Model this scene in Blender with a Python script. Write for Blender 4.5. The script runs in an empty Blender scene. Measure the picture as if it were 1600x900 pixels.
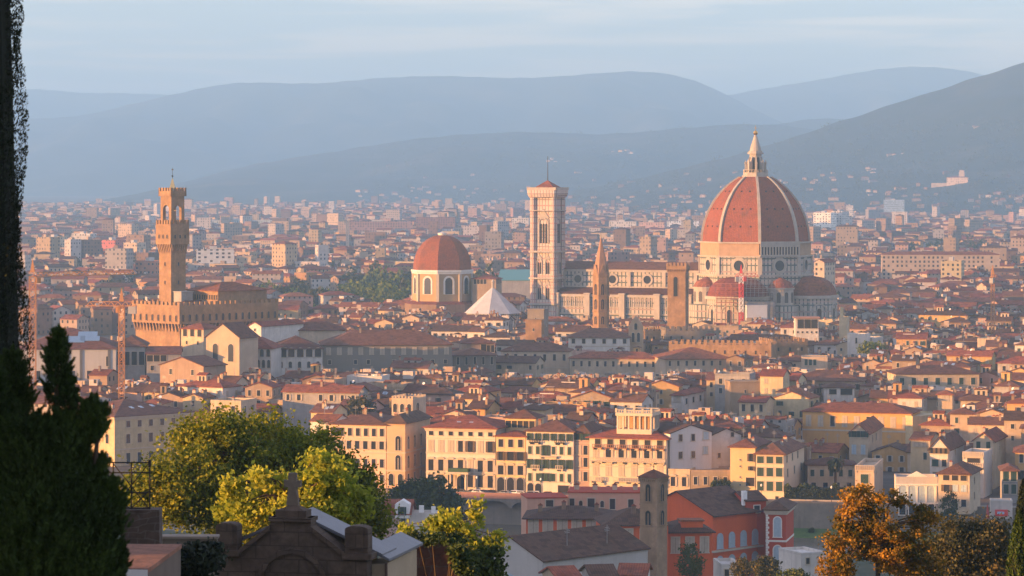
import bpy, math, random
import numpy as np
from mathutils import Vector
R = math.radians
sc = bpy.context.scene
col = sc.collection
# ---------------------------------------------------------------- camera
F, CX, HY, CZ = 5000.0, 800.0, 272.0, 91.0      # focal length in px of a 1600 px frame, horizon row, eye height
cam = bpy.data.cameras.new('camera')
cam.lens = 112.5; cam.sensor_width = 36.0; cam.shift_y = -178.0/1600.0
cam.clip_start = 1.0; cam.clip_end = 60000.0
cam.dof.use_dof = True; cam.dof.focus_distance = 1100.0; cam.dof.aperture_fstop = 6.3
camo = bpy.data.objects.new('camera', cam); col.objects.link(camo)
camo.location = (0, 0, CZ); camo.rotation_euler = (R(90), 0, 0)
sc.camera = camo
# ---------------------------------------------------------------- light
SUN_EL, SUN_LEFT = 5.5, 70.0                    # degrees above the horizon, degrees round to the left from straight behind the camera
sd = Vector((-math.sin(R(SUN_LEFT))*math.cos(R(SUN_EL)), -math.cos(R(SUN_LEFT))*math.cos(R(SUN_EL)), math.sin(R(SUN_EL))))
sl = bpy.data.lights.new('sun', 'SUN'); sl.energy = 4.7; sl.angle = R(0.5); sl.color = (1.0, 0.475, 0.14)
so = bpy.data.objects.new('sun', sl); col.objects.link(so)
so.rotation_euler = (-sd).to_track_quat('-Z', 'Y').to_euler()
w = bpy.data.worlds.new('World'); sc.world = w; w.use_nodes = True
nt = w.node_tree; nt.nodes.clear()
def wn(t, **k):
    n = nt.nodes.new(t)
    for a, b in k.items(): setattr(n, a, b)
    return n
sky = wn('ShaderNodeTexSky', sky_type='NISHITA', sun_disc=False)
sky.sun_elevation = R(SUN_EL); sky.sun_rotation = math.atan2(sd.x, sd.y)
sky.altitude = 100; sky.air_density = 1.0; sky.dust_density = 0.6; sky.ozone_density = 4.0
bg = wn('ShaderNodeBackground'); bg.inputs[1].default_value = 0.15
tc = wn('ShaderNodeTexCoord'); mp = wn('ShaderNodeMapping'); mp.inputs['Scale'].default_value = (7.0, 7.0, 110.0); mp.inputs['Location'].default_value = (.3, .7, 1.9)
no = wn('ShaderNodeTexNoise'); no.inputs['Scale'].default_value = 1.6; no.inputs['Detail'].default_value = 6; no.inputs['Roughness'].default_value = 0.55
no.inputs['Distortion'].default_value = 0.4
cr = wn('ShaderNodeValToRGB'); cr.color_ramp.elements[0].position = 0.46; cr.color_ramp.elements[1].position = 0.62
cr.color_ramp.elements[1].color = (.85, .85, .85, 1)
mx = wn('ShaderNodeMix', data_type='RGBA', blend_type='MIX')
hs = wn('ShaderNodeMix', data_type='RGBA', blend_type='MULTIPLY'); hs.inputs[0].default_value = 1.0
hs.inputs[7].default_value = (1.62, 1.30, 1.10, 1)
L = nt.links.new
L(tc.outputs['Generated'], mp.inputs[0]); L(mp.outputs[0], no.inputs['Vector']); L(no.outputs[0], cr.inputs[0])
hv = wn('ShaderNodeHueSaturation'); hv.inputs['Saturation'].default_value = 0.55; L(sky.outputs[0], hv.inputs['Color'])
tn = wn('ShaderNodeMix', data_type='RGBA', blend_type='MULTIPLY'); tn.inputs[0].default_value = 1.0; tn.inputs[7].default_value = (1.10, 0.97, 1.01, 1); L(hv.outputs[0], tn.inputs[6])
L(cr.outputs[0], mx.inputs[0]); L(tn.outputs[2], mx.inputs[6]); L(tn.outputs[2], hs.inputs[6]); L(hs.outputs[2], mx.inputs[7])
L(mx.outputs[2], bg.inputs[0]); L(bg.outputs[0], wn('ShaderNodeOutputWorld').inputs[0])
vs = sc.view_settings
vs.view_transform = 'Standard'; vs.look = 'None'; vs.gamma = 1.0; vs.use_curve_mapping = False
vs.exposure = 1.92
cy = sc.cycles
cy.max_bounces = 8; cy.diffuse_bounces = 3; cy.glossy_bounces = 2; cy.transmission_bounces = 2; cy.volume_bounces = 3
cy.caustics_reflective = False; cy.caustics_refractive = False
HAZE_DENSITY = 1.08e-4
HAZE_COLOR = (0.33, 0.63, 1.0)
# ---------------------------------------------------------------- helpers
def PX(px, py, Y): return ((px-CX)*Y/F, Y, CZ-(py-HY)*Y/F)
def ZP(py, Y): return CZ-(py-HY)*Y/F
MATS = {}
def node_mat(name, build):
    if name in MATS: return MATS[name]
    m = bpy.data.materials.new(name); m.use_nodes = True
    t = m.node_tree; t.nodes.clear()
    out = t.nodes.new('ShaderNodeOutputMaterial')
    b = t.nodes.new('ShaderNodeBsdfPrincipled')
    b.inputs['Specular IOR Level'].default_value = 0.25
    t.links.new(b.outputs[0], out.inputs[0])
    build(t, b, out)
    MATS[name] = m
    return m
def N(t, ty, ins=None, **k):
    n = t.nodes.new(ty)
    for a, v in k.items(): setattr(n, a, v)
    for a, v in (ins or {}).items():
        if hasattr(v, 'is_output'): t.links.new(v, n.inputs[a])
        else: n.inputs[a].default_value = v
    return n
def math_(t, op, a, b=0.0, c=0.0): return N(t, 'ShaderNodeMath', {0: a, 1: b, 2: c}, operation=op).outputs[0]
def mixc(t, f, a, b, blend='MIX'):
    return N(t, 'ShaderNodeMix', {0: f, 6: a, 7: b}, data_type='RGBA', blend_type=blend).outputs[2]
def ramp(t, f, lo, hi): return N(t, 'ShaderNodeMapRange', {0: f, 1: lo, 2: hi, 3: 0.0, 4: 1.0}).outputs[0]
def rgba(c): return (c[0], c[1], c[2], 1.0)
def scl(c, k): return (min(c[0]*k, 1), min(c[1]*k, 1), min(c[2]*k, 1), 1.0)
def pos(t): return N(t, 'ShaderNodeNewGeometry').outputs['Position']
def noise(t, vec, s, d=3, r=.55): return N(t, 'ShaderNodeTexNoise', {'Vector': vec, 'Scale': s, 'Detail': d, 'Roughness': r}).outputs[0]
def vary(t, c, island, amt):
    """brightness and hue vary a little from object to object (or from piece to piece of a mass)"""
    rnd = N(t, 'ShaderNodeNewGeometry').outputs['Random Per Island'] if island else N(t, 'ShaderNodeObjectInfo').outputs['Random']
    v = N(t, 'ShaderNodeMapRange', {0: rnd, 1: 0.0, 2: 1.0, 3: 1-amt, 4: 1+amt*.7}).outputs[0]
    h = N(t, 'ShaderNodeMapRange', {0: math_(t, 'FRACT', math_(t, 'MULTIPLY', rnd, 17.3)), 1: 0.0, 2: 1.0, 3: .492, 4: .508}).outputs[0]
    return N(t, 'ShaderNodeHueSaturation', {'Hue': h, 'Saturation': 1.0, 'Value': v, 'Color': c}).outputs[0]
def stone(name, c, amt=.18, s=.35, rough=.9, island=False, var=.0, fine=3.0, bump=.0, streak=.15):
    def b(t, p, o):
        P = pos(t)
        n1 = noise(t, P, s); n2 = noise(t, P, fine, 4, .65)
        cc = mixc(t, ramp(t, n1, .3, .7), scl(c, 1-amt), scl(c, 1+amt*.6))
        cc = mixc(t, ramp(t, n2, .35, .75), cc, scl(c, 1-amt*.9))
        if streak:
            sv = N(t, 'ShaderNodeMapping', {'Vector': P, 'Scale': (1.1, 1.1, .08)}).outputs[0]
            cc = mixc(t, math_(t, 'MULTIPLY', ramp(t, noise(t, sv, 1.0, 3), .52, .75), streak*2), cc, scl(c, .55))
        if var: cc = vary(t, cc, island, var)
        t.links.new(cc, p.inputs['Base Color']); p.inputs['Roughness'].default_value = rough
        if bump:
            bn = N(t, 'ShaderNodeBump', {'Height': n2, 'Distance': bump, 'Strength': .6}); t.links.new(bn.outputs[0], p.inputs['Normal'])
    return node_mat(name, b)
def plain(name, c, rough=.6, metal=0.0, spec=.3):
    def b(t, p, o):
        cc = mixc(t, ramp(t, noise(t, pos(t), 1.7), .3, .7), scl(c, .9), scl(c, 1.08))
        t.links.new(cc, p.inputs['Base Color'])
        p.inputs['Roughness'].default_value = rough; p.inputs['Metallic'].default_value = metal; p.inputs['Specular IOR Level'].default_value = spec
    return node_mat(name, b)
def tiles(name, c, island=False, var=.22, pitch=.42, patch=1.0):
    """pantile roof: channels run down the slope, courses lie across it; lichen and replaced tiles"""
    def b(t, p, o):
        P = pos(t)
        uv = N(t, 'ShaderNodeSeparateXYZ', {0: N(t, 'ShaderNodeTexCoord').outputs['UV']})
        u = math_(t, 'ABSOLUTE', math_(t, 'SINE', math_(t, 'MULTIPLY', uv.outputs[0], math.pi/pitch)))
        v = math_(t, 'FRACT', math_(t, 'MULTIPLY', uv.outputs[1], 1/.38))
        n1 = noise(t, P, .22, 4); n2 = noise(t, P, 1.6, 4, .7); n3 = noise(t, P, .06, 2)
        cc = mixc(t, ramp(t, n2, .34, .68), scl(c, .62), scl((c[0]*1.15, c[1]*1.1, c[2]*1.05), 1.18))
        cc = mixc(t, math_(t, 'MULTIPLY', ramp(t, n1, .5, .72), .55), cc, (.075, .06, .047, 1))
        cc = mixc(t, math_(t, 'MULTIPLY', ramp(t, n3, .45, .7), .35), cc, scl((c[0]*1.1, c[1]*1.25, c[2]*1.3), 1.0))
        cell = N(t, 'ShaderNodeCombineXYZ', {0: math_(t, 'FLOOR', math_(t, 'DIVIDE', uv.outputs[0], pitch*3)), 1: math_(t, 'FLOOR', math_(t, 'DIVIDE', uv.outputs[1], .95)), 2: 3.0}).outputs[0]
        wv = N(t, 'ShaderNodeTexWhiteNoise', {'Vector': cell}, noise_dimensions='3D').outputs[0]
        cc = mixc(t, math_(t, 'MULTIPLY', math_(t, 'GREATER_THAN', wv, .55), .4*patch), cc, scl((c[0]*1.1, c[1]*1.2, c[2]*1.2), 1.25))
        cc = mixc(t, math_(t, 'MULTIPLY', math_(t, 'LESS_THAN', wv, .2), .45*patch), cc, scl(c, .5))
        cc = mixc(t, math_(t, 'MULTIPLY', math_(t, 'LESS_THAN', u, .3), .45), cc, scl(c, .35))
        cc = mixc(t, math_(t, 'MULTIPLY', math_(t, 'LESS_THAN', v, .14), .3*patch), cc, scl(c, .4))
        cc = vary(t, cc, island, var)
        t.links.new(cc, p.inputs['Base Color']); p.inputs['Roughness'].default_value = .92
        bn = N(t, 'ShaderNodeBump', {'Height': u, 'Distance': .08, 'Strength': .5}); t.links.new(bn.outputs[0], p.inputs['Normal'])
    return node_mat(name, b)
def windowed(name, c, cw=3.3, ch=3.4, dark=(.035, .035, .04), island=True, ww=.17, wh=.24):
    """plaster wall of a far-off house: small openings on a storey grid, some shuttered"""
    def b(t, p, o):
        P = pos(t)
        uv = N(t, 'ShaderNodeSeparateXYZ', {0: N(t, 'ShaderNodeTexCoord').outputs['UV']})
        a = math_(t, 'DIVIDE', uv.outputs[0], cw); d = math_(t, 'DIVIDE', uv.outputs[1], ch)
        fu = math_(t, 'ABSOLUTE', math_(t, 'SUBTRACT', math_(t, 'FRACT', a), .5)); fv = math_(t, 'ABSOLUTE', math_(t, 'SUBTRACT', math_(t, 'FRACT', d), .5))
        cell = N(t, 'ShaderNodeCombineXYZ', {0: math_(t, 'FLOOR', a), 1: math_(t, 'FLOOR', d), 2: math_(t, 'MULTIPLY', N(t, 'ShaderNodeNewGeometry').outputs['Random Per Island'], 91.0)}).outputs[0]
        wnz = N(t, 'ShaderNodeTexWhiteNoise', {'Vector': cell}, noise_dimensions='3D').outputs[0]
        m = math_(t, 'MULTIPLY', math_(t, 'LESS_THAN', fu, ww), math_(t, 'LESS_THAN', fv, wh))
        m = math_(t, 'MULTIPLY', m, math_(t, 'GREATER_THAN', wnz, .3))
        cc = mixc(t, ramp(t, noise(t, P, .3), .3, .7), scl(c, .86), scl(c, 1.1))
        cc = vary(t, cc, island, .25)
        wc = mixc(t, math_(t, 'GREATER_THAN', wnz, .72), rgba(dark), (.09, .07, .05, 1))
        cc = mixc(t, m, cc, wc)
        t.links.new(cc, p.inputs['Base Color']); p.inputs['Roughness'].default_value = .9
    return node_mat(name, b)
def panelled(name, c=(.47, .41, .345), line=(.09, .11, .095), bw=2.2, bh=3.4, mort=.13, tint=(.55, .36, .3), tamt=.25):
    """white marble cladding framed in dark green marble"""
    def b(t, p, o):
        P = pos(t)
        uv = N(t, 'ShaderNodeTexCoord').outputs['UV']
        k = N(t, 'ShaderNodeTexBrick', {'Vector': uv, 'Color1': rgba(c), 'Color2': scl(c, .93), 'Mortar': rgba(line), 'Scale': 1.0, 'Mortar Size': mort*2.6, 'Mortar Smooth': .05, 'Brick Width': bw, 'Row Height': bh})
        k.offset = 0.0
        k2 = N(t, 'ShaderNodeTexBrick', {'Vector': uv, 'Color1': (0, 0, 0, 1), 'Color2': (0, 0, 0, 1), 'Mortar': (1, 1, 1, 1), 'Scale': 1.0, 'Mortar Size': .4, 'Mortar Smooth': .02, 'Brick Width': 400.0, 'Row Height': bh*1.5})
        cc = mixc(t, math_(t, 'MULTIPLY', k2.outputs[0], tamt*2), k.outputs[0], rgba(tint))
        cc = mixc(t, math_(t, 'MULTIPLY', ramp(t, noise(t, P, .25, 4), .45, .75), .35), cc, scl(c, .6))
        t.links.new(cc, p.inputs['Base Color']); p.inputs['Roughness'].default_value = .75
    return node_mat(name, b)
def leafmat(name, c1, c2, c3, trans=.35, clump=.5):
    def b(t, p, o):
        rnd = N(t, 'ShaderNodeNewGeometry').outputs['Random Per Island']
        n = noise(t, pos(t), clump, 2)
        f = math_(t, 'ADD', math_(t, 'MULTIPLY', rnd, .5), math_(t, 'MULTIPLY', ramp(t, n, .3, .7), .5))
        r = N(t, 'ShaderNodeValToRGB', {0: f}); e = r.color_ramp.elements
        e[0].position = .15; e[0].color = rgba(c1); e[1].position = .9; e[1].color = rgba(c3)
        x = e.new(.5); x.color = rgba(c2)
        t.links.new(r.outputs[0], p.inputs['Base Color']); p.inputs['Roughness'].default_value = .6
        tr = N(t, 'ShaderNodeBsdfTranslucent', {'Color': r.outputs[0]})
        ms = N(t, 'ShaderNodeMixShader', {0: trans, 1: p.outputs[0], 2: tr.outputs[0]})
        t.links.new(ms.outputs[0], o.inputs[0])
    return node_mat(name, b)

class MB:
    def __init__(s): s.v = []; s.f = []; s.m = []
    def poly(s, pts, m=0):
        i = len(s.v); s.v += [tuple(p) for p in pts]; s.f.append(tuple(range(i, i+len(pts)))); s.m.append(m); return s
    def mesh(s, vs_, fs, m=0):
        i = len(s.v); s.v += [tuple(p) for p in vs_]
        for f in fs: s.f.append(tuple(i+k for k in f)); s.m.append(m)
        return s
    def box(s, x0, x1, y0, y1, z0, z1, m=0):
        return s.mesh([(x0,y0,z0),(x1,y0,z0),(x1,y1,z0),(x0,y1,z0),(x0,y0,z1),(x1,y0,z1),(x1,y1,z1),(x0,y1,z1)],
                      [(0,1,5,4),(1,2,6,5),(2,3,7,6),(3,0,4,7),(4,5,6,7),(3,2,1,0)], m)
    def prism(s, pts, z0, z1, m=0, cap=True, top=None):
        n = len(pts); q = top or pts
        vs_ = [(x,y,z0) for x,y in pts] + [(x,y,z1) for x,y in q]
        fs = [(i,(i+1)%n,n+(i+1)%n,n+i) for i in range(n)]
        if cap: fs += [tuple(range(n,2*n)), tuple(range(n-1,-1,-1))]
        return s.mesh(vs_, fs, m)
    def xz(s, pts, y0, y1, m=0):
        """outline in the x-z plane given real thickness along y"""
        n = len(pts)
        vs_ = [(x,y0,z) for x,z in pts] + [(x,y1,z) for x,z in pts]
        return s.mesh(vs_, [(i,(i+1)%n,n+(i+1)%n,n+i) for i in range(n)] + [tuple(range(n)), tuple(range(2*n-1,n-1,-1))], m)
    def yz(s, pts, x0, x1, m=0):
        n = len(pts)
        vs_ = [(x0,y,z) for y,z in pts] + [(x1,y,z) for y,z in pts]
        return s.mesh(vs_, [(i,(i+1)%n,n+(i+1)%n,n+i) for i in range(n)] + [tuple(range(n)), tuple(range(2*n-1,n-1,-1))], m)
    def lathe(s, prof, n, cx=0, cy_=0, m=0, ph=0.0, cap=True):
        vs_ = []; fs = []
        for r, z in prof:
            for k in range(n):
                a = ph+2*math.pi*k/n; vs_.append((cx+r*math.cos(a), cy_+r*math.sin(a), z))
        for j in range(len(prof)-1):
            for k in range(n): fs.append((j*n+k, j*n+(k+1)%n, (j+1)*n+(k+1)%n, (j+1)*n+k))
        if cap:
            fs.append(tuple(range((len(prof)-1)*n, len(prof)*n))); fs.append(tuple(range(n-1,-1,-1)))
        return s.mesh(vs_, fs, m)
    def tube(s, p0, p1, r0, r1=None, n=6, m=0):
        p0 = Vector(p0); p1 = Vector(p1); r1 = r0 if r1 is None else r1
        d = (p1-p0); d.normalize()
        a = d.orthogonal().normalized(); b = d.cross(a)
        vs_ = []
        for p, r in ((p0, r0), (p1, r1)):
            for k in range(n):
                t = 2*math.pi*k/n; vs_.append(p+a*(r*math.cos(t))+b*(r*math.sin(t)))
        return s.mesh(vs_, [(k,(k+1)%n,n+(k+1)%n,n+k) for k in range(n)] + [tuple(range(n,2*n)), tuple(range(n-1,-1,-1))], m)
    def data(s, name, mats, smooth=False):
        me = bpy.data.meshes.new(name); me.from_pydata(s.v, [], s.f)
        return finish(me, mats, s.m, smooth)
    def build(s, name, mats, parent=None, loc=None, rz=0.0, smooth=False):
        return link(name, s.data(name, mats, smooth), parent, loc, rz)
def finish(me, mats, mi=None, smooth=False):
    if not isinstance(mats, (list, tuple)): mats = [mats]
    for m in mats: me.materials.append(m)
    npoly = len(me.polygons)
    if mi is not None and len(mats) > 1: me.polygons.foreach_set('material_index', np.asarray(mi, dtype=np.int32))
    auto_uv(me)
    if smooth: me.polygons.foreach_set('use_smooth', np.ones(npoly, dtype=bool))
    me.update()
    return me
def auto_uv(me):
    """u runs level along each face, v runs up it, both in metres"""
    nl = len(me.loops)
    if nl == 0: return
    co = np.empty(len(me.vertices)*3, dtype=np.float32); me.vertices.foreach_get('co', co); co = co.reshape(-1, 3)
    nr = np.empty(len(me.polygons)*3, dtype=np.float32); me.polygons.foreach_get('normal', nr); nr = nr.reshape(-1, 3)
    lt = np.empty(len(me.polygons), dtype=np.int32); me.polygons.foreach_get('loop_total', lt)
    vi = np.empty(nl, dtype=np.int32); me.loops.foreach_get('vertex_index', vi)
    u = np.stack([-nr[:, 1], nr[:, 0], np.zeros(len(nr))], 1); ln = np.linalg.norm(u, axis=1)
    flat = ln < 1e-3; u[flat] = (1, 0, 0); ln[flat] = 1; u /= ln[:, None]
    v = np.cross(nr, u)
    pi = np.repeat(np.arange(len(lt)), lt); p = co[vi]
    uv = np.stack([(p*u[pi]).sum(1), (p*v[pi]).sum(1)], 1).astype(np.float32)
    me.uv_layers.new(name='UVMap').data.foreach_set('uv', uv.ravel())
def link(name, me, parent=None, loc=None, rz=0.0):
    o = bpy.data.objects.new(name, me); col.objects.link(o)
    if parent is not None: o.parent = parent
    if loc is not None: o.location = loc
    if rz: o.rotation_euler = (0, 0, rz)
    return o
def tag(o, label=None, cat=None, group=None, kind=None):
    if label: o['label'] = label
    if cat: o['category'] = cat
    if group: o['group'] = group
    if kind: o['kind'] = kind
    return o
def thing(name, label, cat, loc=(0, 0, 0), rz=0.0, group=None):
    o = bpy.data.objects.new(name, None); col.objects.link(o); o.empty_display_size = 1.0
    o.location = loc; o.rotation_euler = (0, 0, rz)
    return tag(o, label, cat, group)
def copy_tree(o, parent=None):
    c = o.copy(); col.objects.link(c)
    if parent is not None: c.parent = parent
    for ch in o.children: copy_tree(ch, c)
    return c
def arch(w_, h, z0=0.0, cx=0.0, n=8, pointed=0.0):
    """outline of a round-headed opening, h to the crown"""
    r = w_/2; s = h-r*(1+pointed)
    pts = [(cx-r, z0), (cx+r, z0)]
    for k in range(n+1):
        a = math.pi*k/n; pts.append((cx+r*math.cos(a), z0+s+r*(1+pointed)*math.sin(a)))
    return pts
def ring(w_, h, t, z0=0.0, cx=0.0):
    """arch-shaped band of width t round an opening"""
    o_ = arch(w_+2*t, h+t, z0, cx); i_ = arch(w_, h, z0, cx)
    return o_[1:]+[o_[0]]+[i_[0]]+list(reversed(i_[1:]))
def crenel(L_, z0, zb, zt, mer=1.4, gap=1.1):
    """battlement outline: a solid band z0..zb with merlons up to zt"""
    n = max(1, int(round((L_+gap)/(mer+gap)))); st = (L_+gap*L_/(L_+gap))/n if n > 1 else L_
    mer = mer*L_/((mer+gap)*n-gap); gap = (L_-n*mer)/(n-1) if n > 1 else 0
    pts = [(0, z0), (L_, z0)]
    x = L_
    for k in range(n):
        pts += [(x, zt), (x-mer, zt)]
        x -= mer
        if k < n-1:
            pts += [(x, zb), (x-gap, zb)]; x -= gap
    out = [pts[0], pts[1]]
    for p in pts[2:]:
        if abs(p[0]-out[-1][0]) > 1e-6 or abs(p[1]-out[-1][1]) > 1e-6: out.append(p)
    return out
# ---------------------------------------------------------------- materials
WALL = {'cream': (.54, .42, .29), 'ochre': (.54, .33, .13), 'yellow': (.54, .42, .25), 'white': (.60, .55, .49), 'grey': (.34, .315, .29),
        'tan': (.38, .275, .185), 'pink': (.50, .33, .265), 'brown': (.26, .17, .11)}
WM = {k: stone('plaster_'+k, c, .24, .16, .92, var=.12, fine=.9, streak=.28) for k, c in WALL.items()}
WS = {k: windowed('far_plaster_'+k, (c[0]*.78, c[1]*.74, c[2]*.74)) for k, c in WALL.items()}
TILE = {'red': (.235, .070, .036), 'brown': (.145, .060, .038), 'dark': (.10, .051, .034)}
TM = {k: tiles('pantile_'+k, c) for k, c in TILE.items()}
TS = {k: tiles('far_pantile_'+k, c, island=True, var=.35) for k, c in TILE.items()}
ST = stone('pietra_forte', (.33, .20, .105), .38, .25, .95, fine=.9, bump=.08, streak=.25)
STD = stone('shaded_grey_stone', (.23, .19, .15), .2, .2, .95, fine=1.0)  # greyer, darker stone; gives walls in shade their shade by colour
TRIM = stone('trim_stone', (.50, .42, .32), .12, .5)
TRIMW = stone('white_trim', (.72, .68, .60), .1, .5)
GLASS = plain('window_glass', (.030, .032, .036), .12, spec=.6)
DARK = plain('dark_opening', (.022, .020, .018), .8)
SHG = plain('green_shutter', (.022, .050, .036)); SHB = plain('brown_shutter', (.10, .065, .04)); SHW = plain('pale_shutter', (.40, .33, .25)); SHL = plain('blue_grey_shutter', (.34, .42, .47))
METAL = plain('grey_metal', (.32, .32, .32), .45, .6); IRON = plain('black_iron', (.018, .017, .016), .6); ZINC = plain('weathered_zinc', (.36, .40, .45), .38, .3)
WHITE = plain('white_paint', (.78, .76, .72)); LEAD = stone('white_marble_roof', (.52, .50, .49), .2, .25)
CRANE = plain('crane_yellow', (.42, .19, .06)); CRANER = plain('crane_red', (.6, .05, .04))
MARB = panelled('marble_panels'); MARBC = panelled('tower_marble', (.56, .47, .40), (.24, .17, .15), 1.7, 3.1, .08, (.5, .25, .2), .3)
MARBW = stone('white_marble', (.44, .385, .32), .22, .3)
BRICKD = tiles('dome_tiles', (.25, .080, .034), var=0.0, pitch=.9, patch=.12)
ROUGHM = stone('bare_masonry', (.42, .28, .17), .2, .35)
BARK = stone('bark', (.085, .06, .04), .3, 3.0, bump=.03, streak=0)
# ---------------------------------------------------------------- the setting
TAN = math.tan(R(16))
def Yn(x): return 897.0-TAN*(x-21.8)            # north river wall
def Ys(x): return Yn(x)-92.0                    # south bank
def earth(name, c1, c2, s, c3=None, s3=.01):
    def b(t, p, o):
        P = pos(t)
        cc = mixc(t, ramp(t, noise(t, P, s, 5, .6), .38, .64), rgba(c1), rgba(c2))
        if c3: cc = mixc(t, ramp(t, noise(t, P, s3, 4, .6), .55, .68), cc, rgba(c3))
        t.links.new(cc, p.inputs['Base Color']); p.inputs['Roughness'].default_value = .95
    return node_mat(name, b)
GROUND = earth('town_ground', (.07, .06, .05), (.15, .12, .09), .05, (.05, .065, .03), .004)
SLOPE = earth('wooded_slope', (.035, .05, .02), (.08, .08, .04), .08, (.12, .10, .06), .02)
FOREST = earth('forest_hills', (.016, .025, .010), (.028, .034, .018), .012, (.075, .07, .04), .0021)
BANK = earth('river_grass', (.06, .11, .03), (.10, .15, .04), .3)
ROAD = earth('asphalt', (.045, .045, .048), (.07, .068, .065), .4)
m = MB(); m.poly([(-7000, Yn(-1500), 0), (-1500, Yn(-1500), 0), (1500, Yn(1500), 0), (7000, Yn(1500), 0), (7000, 26500, 0), (-7000, 26500, 0)])
tag(m.build('ground', GROUND), kind='structure')
m = MB(); m.poly([(-1500, Ys(-1500)-20, -8), (1500, Ys(1500)-20, -8), (1500, Yn(1500)+3, -8), (-1500, Yn(-1500)+3, -8)])
def watermat(t, p, o):
    P = pos(t); cc = mixc(t, ramp(t, noise(t, P, .03, 3), .3, .7), (.10, .085, .055, 1), (.14, .115, .08, 1))
    t.links.new(cc, p.inputs['Base Color']); p.inputs['Roughness'].default_value = .25
    bn = N(t, 'ShaderNodeBump', {'Height': noise(t, N(t, 'ShaderNodeMapping', {'Vector': P, 'Scale': (.25, 1, 1)}).outputs[0], 1.2, 3), 'Distance': .15, 'Strength': .5}); t.links.new(bn.outputs[0], p.inputs['Normal'])
tag(m.build('river', node_mat('river_water', watermat)), kind='structure')
def south_h(x, y):
    h = max(0.0, 89.0-.19*y) if y > 0 else 89.0+min(4.0, -y*.05)
    gx, gy = (x+380)/190.0, (y-470)/150.0
    hill = 96.0*math.exp(-(abs(gx)**3+abs(gy)**3)) if x < 0 else 0.0
    hill = max(hill, (58-(y-650)*.19)*math.exp(-abs((x+300)/85.0)**3)) if 560 < y < 950 and x < 0 else hill  # shoulder added out of view so its shadow covers the river wall
    n = math.sin(x*.031+y*.017)*1.2+math.sin(x*.011-y*.023)*1.5
    return max(h+n*min(1, max(0, h)/20), hill)
m = MB(); xs = np.concatenate([np.linspace(-1500, -760, 12), np.linspace(-720, 300, 52), np.linspace(360, 1500, 14)]); vs_ = []; fs = []
NY = 60
for i, x in enumerate(xs):
    for j in range(NY):
        y = -250+(Ys(x)+250)*j/(NY-1); vs_.append((x, y, south_h(x, y) if j < NY-1 else -9))
for i in range(len(xs)-1):
    for j in range(NY-1): fs.append((i*NY+j, (i+1)*NY+j, (i+1)*NY+j+1, i*NY+j+1))
m.mesh(vs_, fs); tag(m.build('hillside', SLOPE, smooth=True), kind='structure')
# river bank strip and the riverside road
m = MB()
def along(x, off, z): return (x, Yn(x)+off, z)
xs = np.linspace(45, 400, 41)
for a, b in zip(xs[:-1], xs[1:]):
    m.poly([along(a, -9+2*math.sin(a*.05), -8.1), along(b, -9+2*math.sin(b*.05), -8.1), along(b, -.2, -6.4), along(a, -.2, -6.4)])
tag(m.build('river_bank', BANK), kind='structure')
m = MB(); m.poly([along(-400, .5, .012), along(400, .5, .012), along(400, 7.5, .012), along(-400, 7.5, .012)])
tag(m.build('riverside_road', ROAD), kind='structure')
PAVE = stone('pavement_stone', (.22, .20, .17), .1, .5)
m = MB(); m.mesh([along(-400, 7.5, 0), along(400, 7.5, 0), along(400, 12.0, 0), along(-400, 12.0, 0), along(-400, 7.5, .14), along(400, 7.5, .14), along(400, 12.0, .14), along(-400, 12.0, .14)],
    [(0,1,5,4), (4,5,6,7), (1,2,6,5), (3,0,4,7)])
tag(m.build('pavement', PAVE), kind='structure')
# far hills: a ridge traced at its own distance, a broad front slope and a back slope
HILLS = []
def hill(name, Yr, prof, depth, rough, seed):
    rg = random.Random(seed); ph = [rg.uniform(0, 6.28) for _ in range(8)]
    px_ = np.array([p[0] for p in prof], float); py_ = np.array([p[1] for p in prof], float)
    wx = (px_-CX)*Yr/F; wz = CZ-(py_-HY)*Yr/F
    def h(x, y):
        x = np.asarray(x, float); y = np.asarray(y, float)
        # smooth ridge interpolation
        z = sum(np.interp(x+d*60, wx, wz) for d in (-2, -1, 0, 1, 2))/5
        t = (Yr-y)/depth
        fr = np.where(t >= 0, np.clip(1-t, 0, 1)**1.25, np.clip(1+t*1.6, 0, 1))
        k = 1000.0/rough
        spur = (np.sin(x/210.*1.0+ph[0]+y/900.)*.5+np.sin(x/95.+ph[1]-y/500.)*.3+np.sin(x/47.+y/140.+ph[2])*.16+np.sin(y/170.+ph[3]+x/300.)*.35)
        return z*fr+spur*z*.16*np.clip(t*4, 0, 1)*fr**.6+(np.sin(x/19.+ph[4])+np.sin(x/31.+y/37.+ph[5]))*1.1*np.clip(fr*8, 0, 1)-.5
    nx, ny = 240, 70
    X = np.linspace(wx[0], wx[-1], nx); Yv = np.concatenate([np.linspace(Yr-depth, Yr, ny-12), np.linspace(Yr, Yr+depth*.6, 13)[1:]])
    gx, gy = np.meshgrid(X, Yv, indexing='ij'); gz = h(gx, gy)
    vs_ = np.stack([gx, gy, gz], -1).reshape(-1, 3); n = len(Yv)
    me = bpy.data.meshes.new(name)
    I = (np.arange(nx-1)[:, None]*n+np.arange(n-1)[None, :]).ravel()
    me.from_pydata(vs_.tolist(), [], np.stack([I, I+n, I+n+1, I+1], 1).tolist())
    finish(me, FOREST, None, True)
    tag(link(name, me), kind='structure'); HILLS.append((h, Yr-depth, Yr))
hill('hills', 22000, [(-200,138),(-60,136),(40,140),(80,139),(120,146),(160,145),(220,146),(270,148),(330,152),(600,170),(900,200)], 3500, 900, 1)
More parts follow.
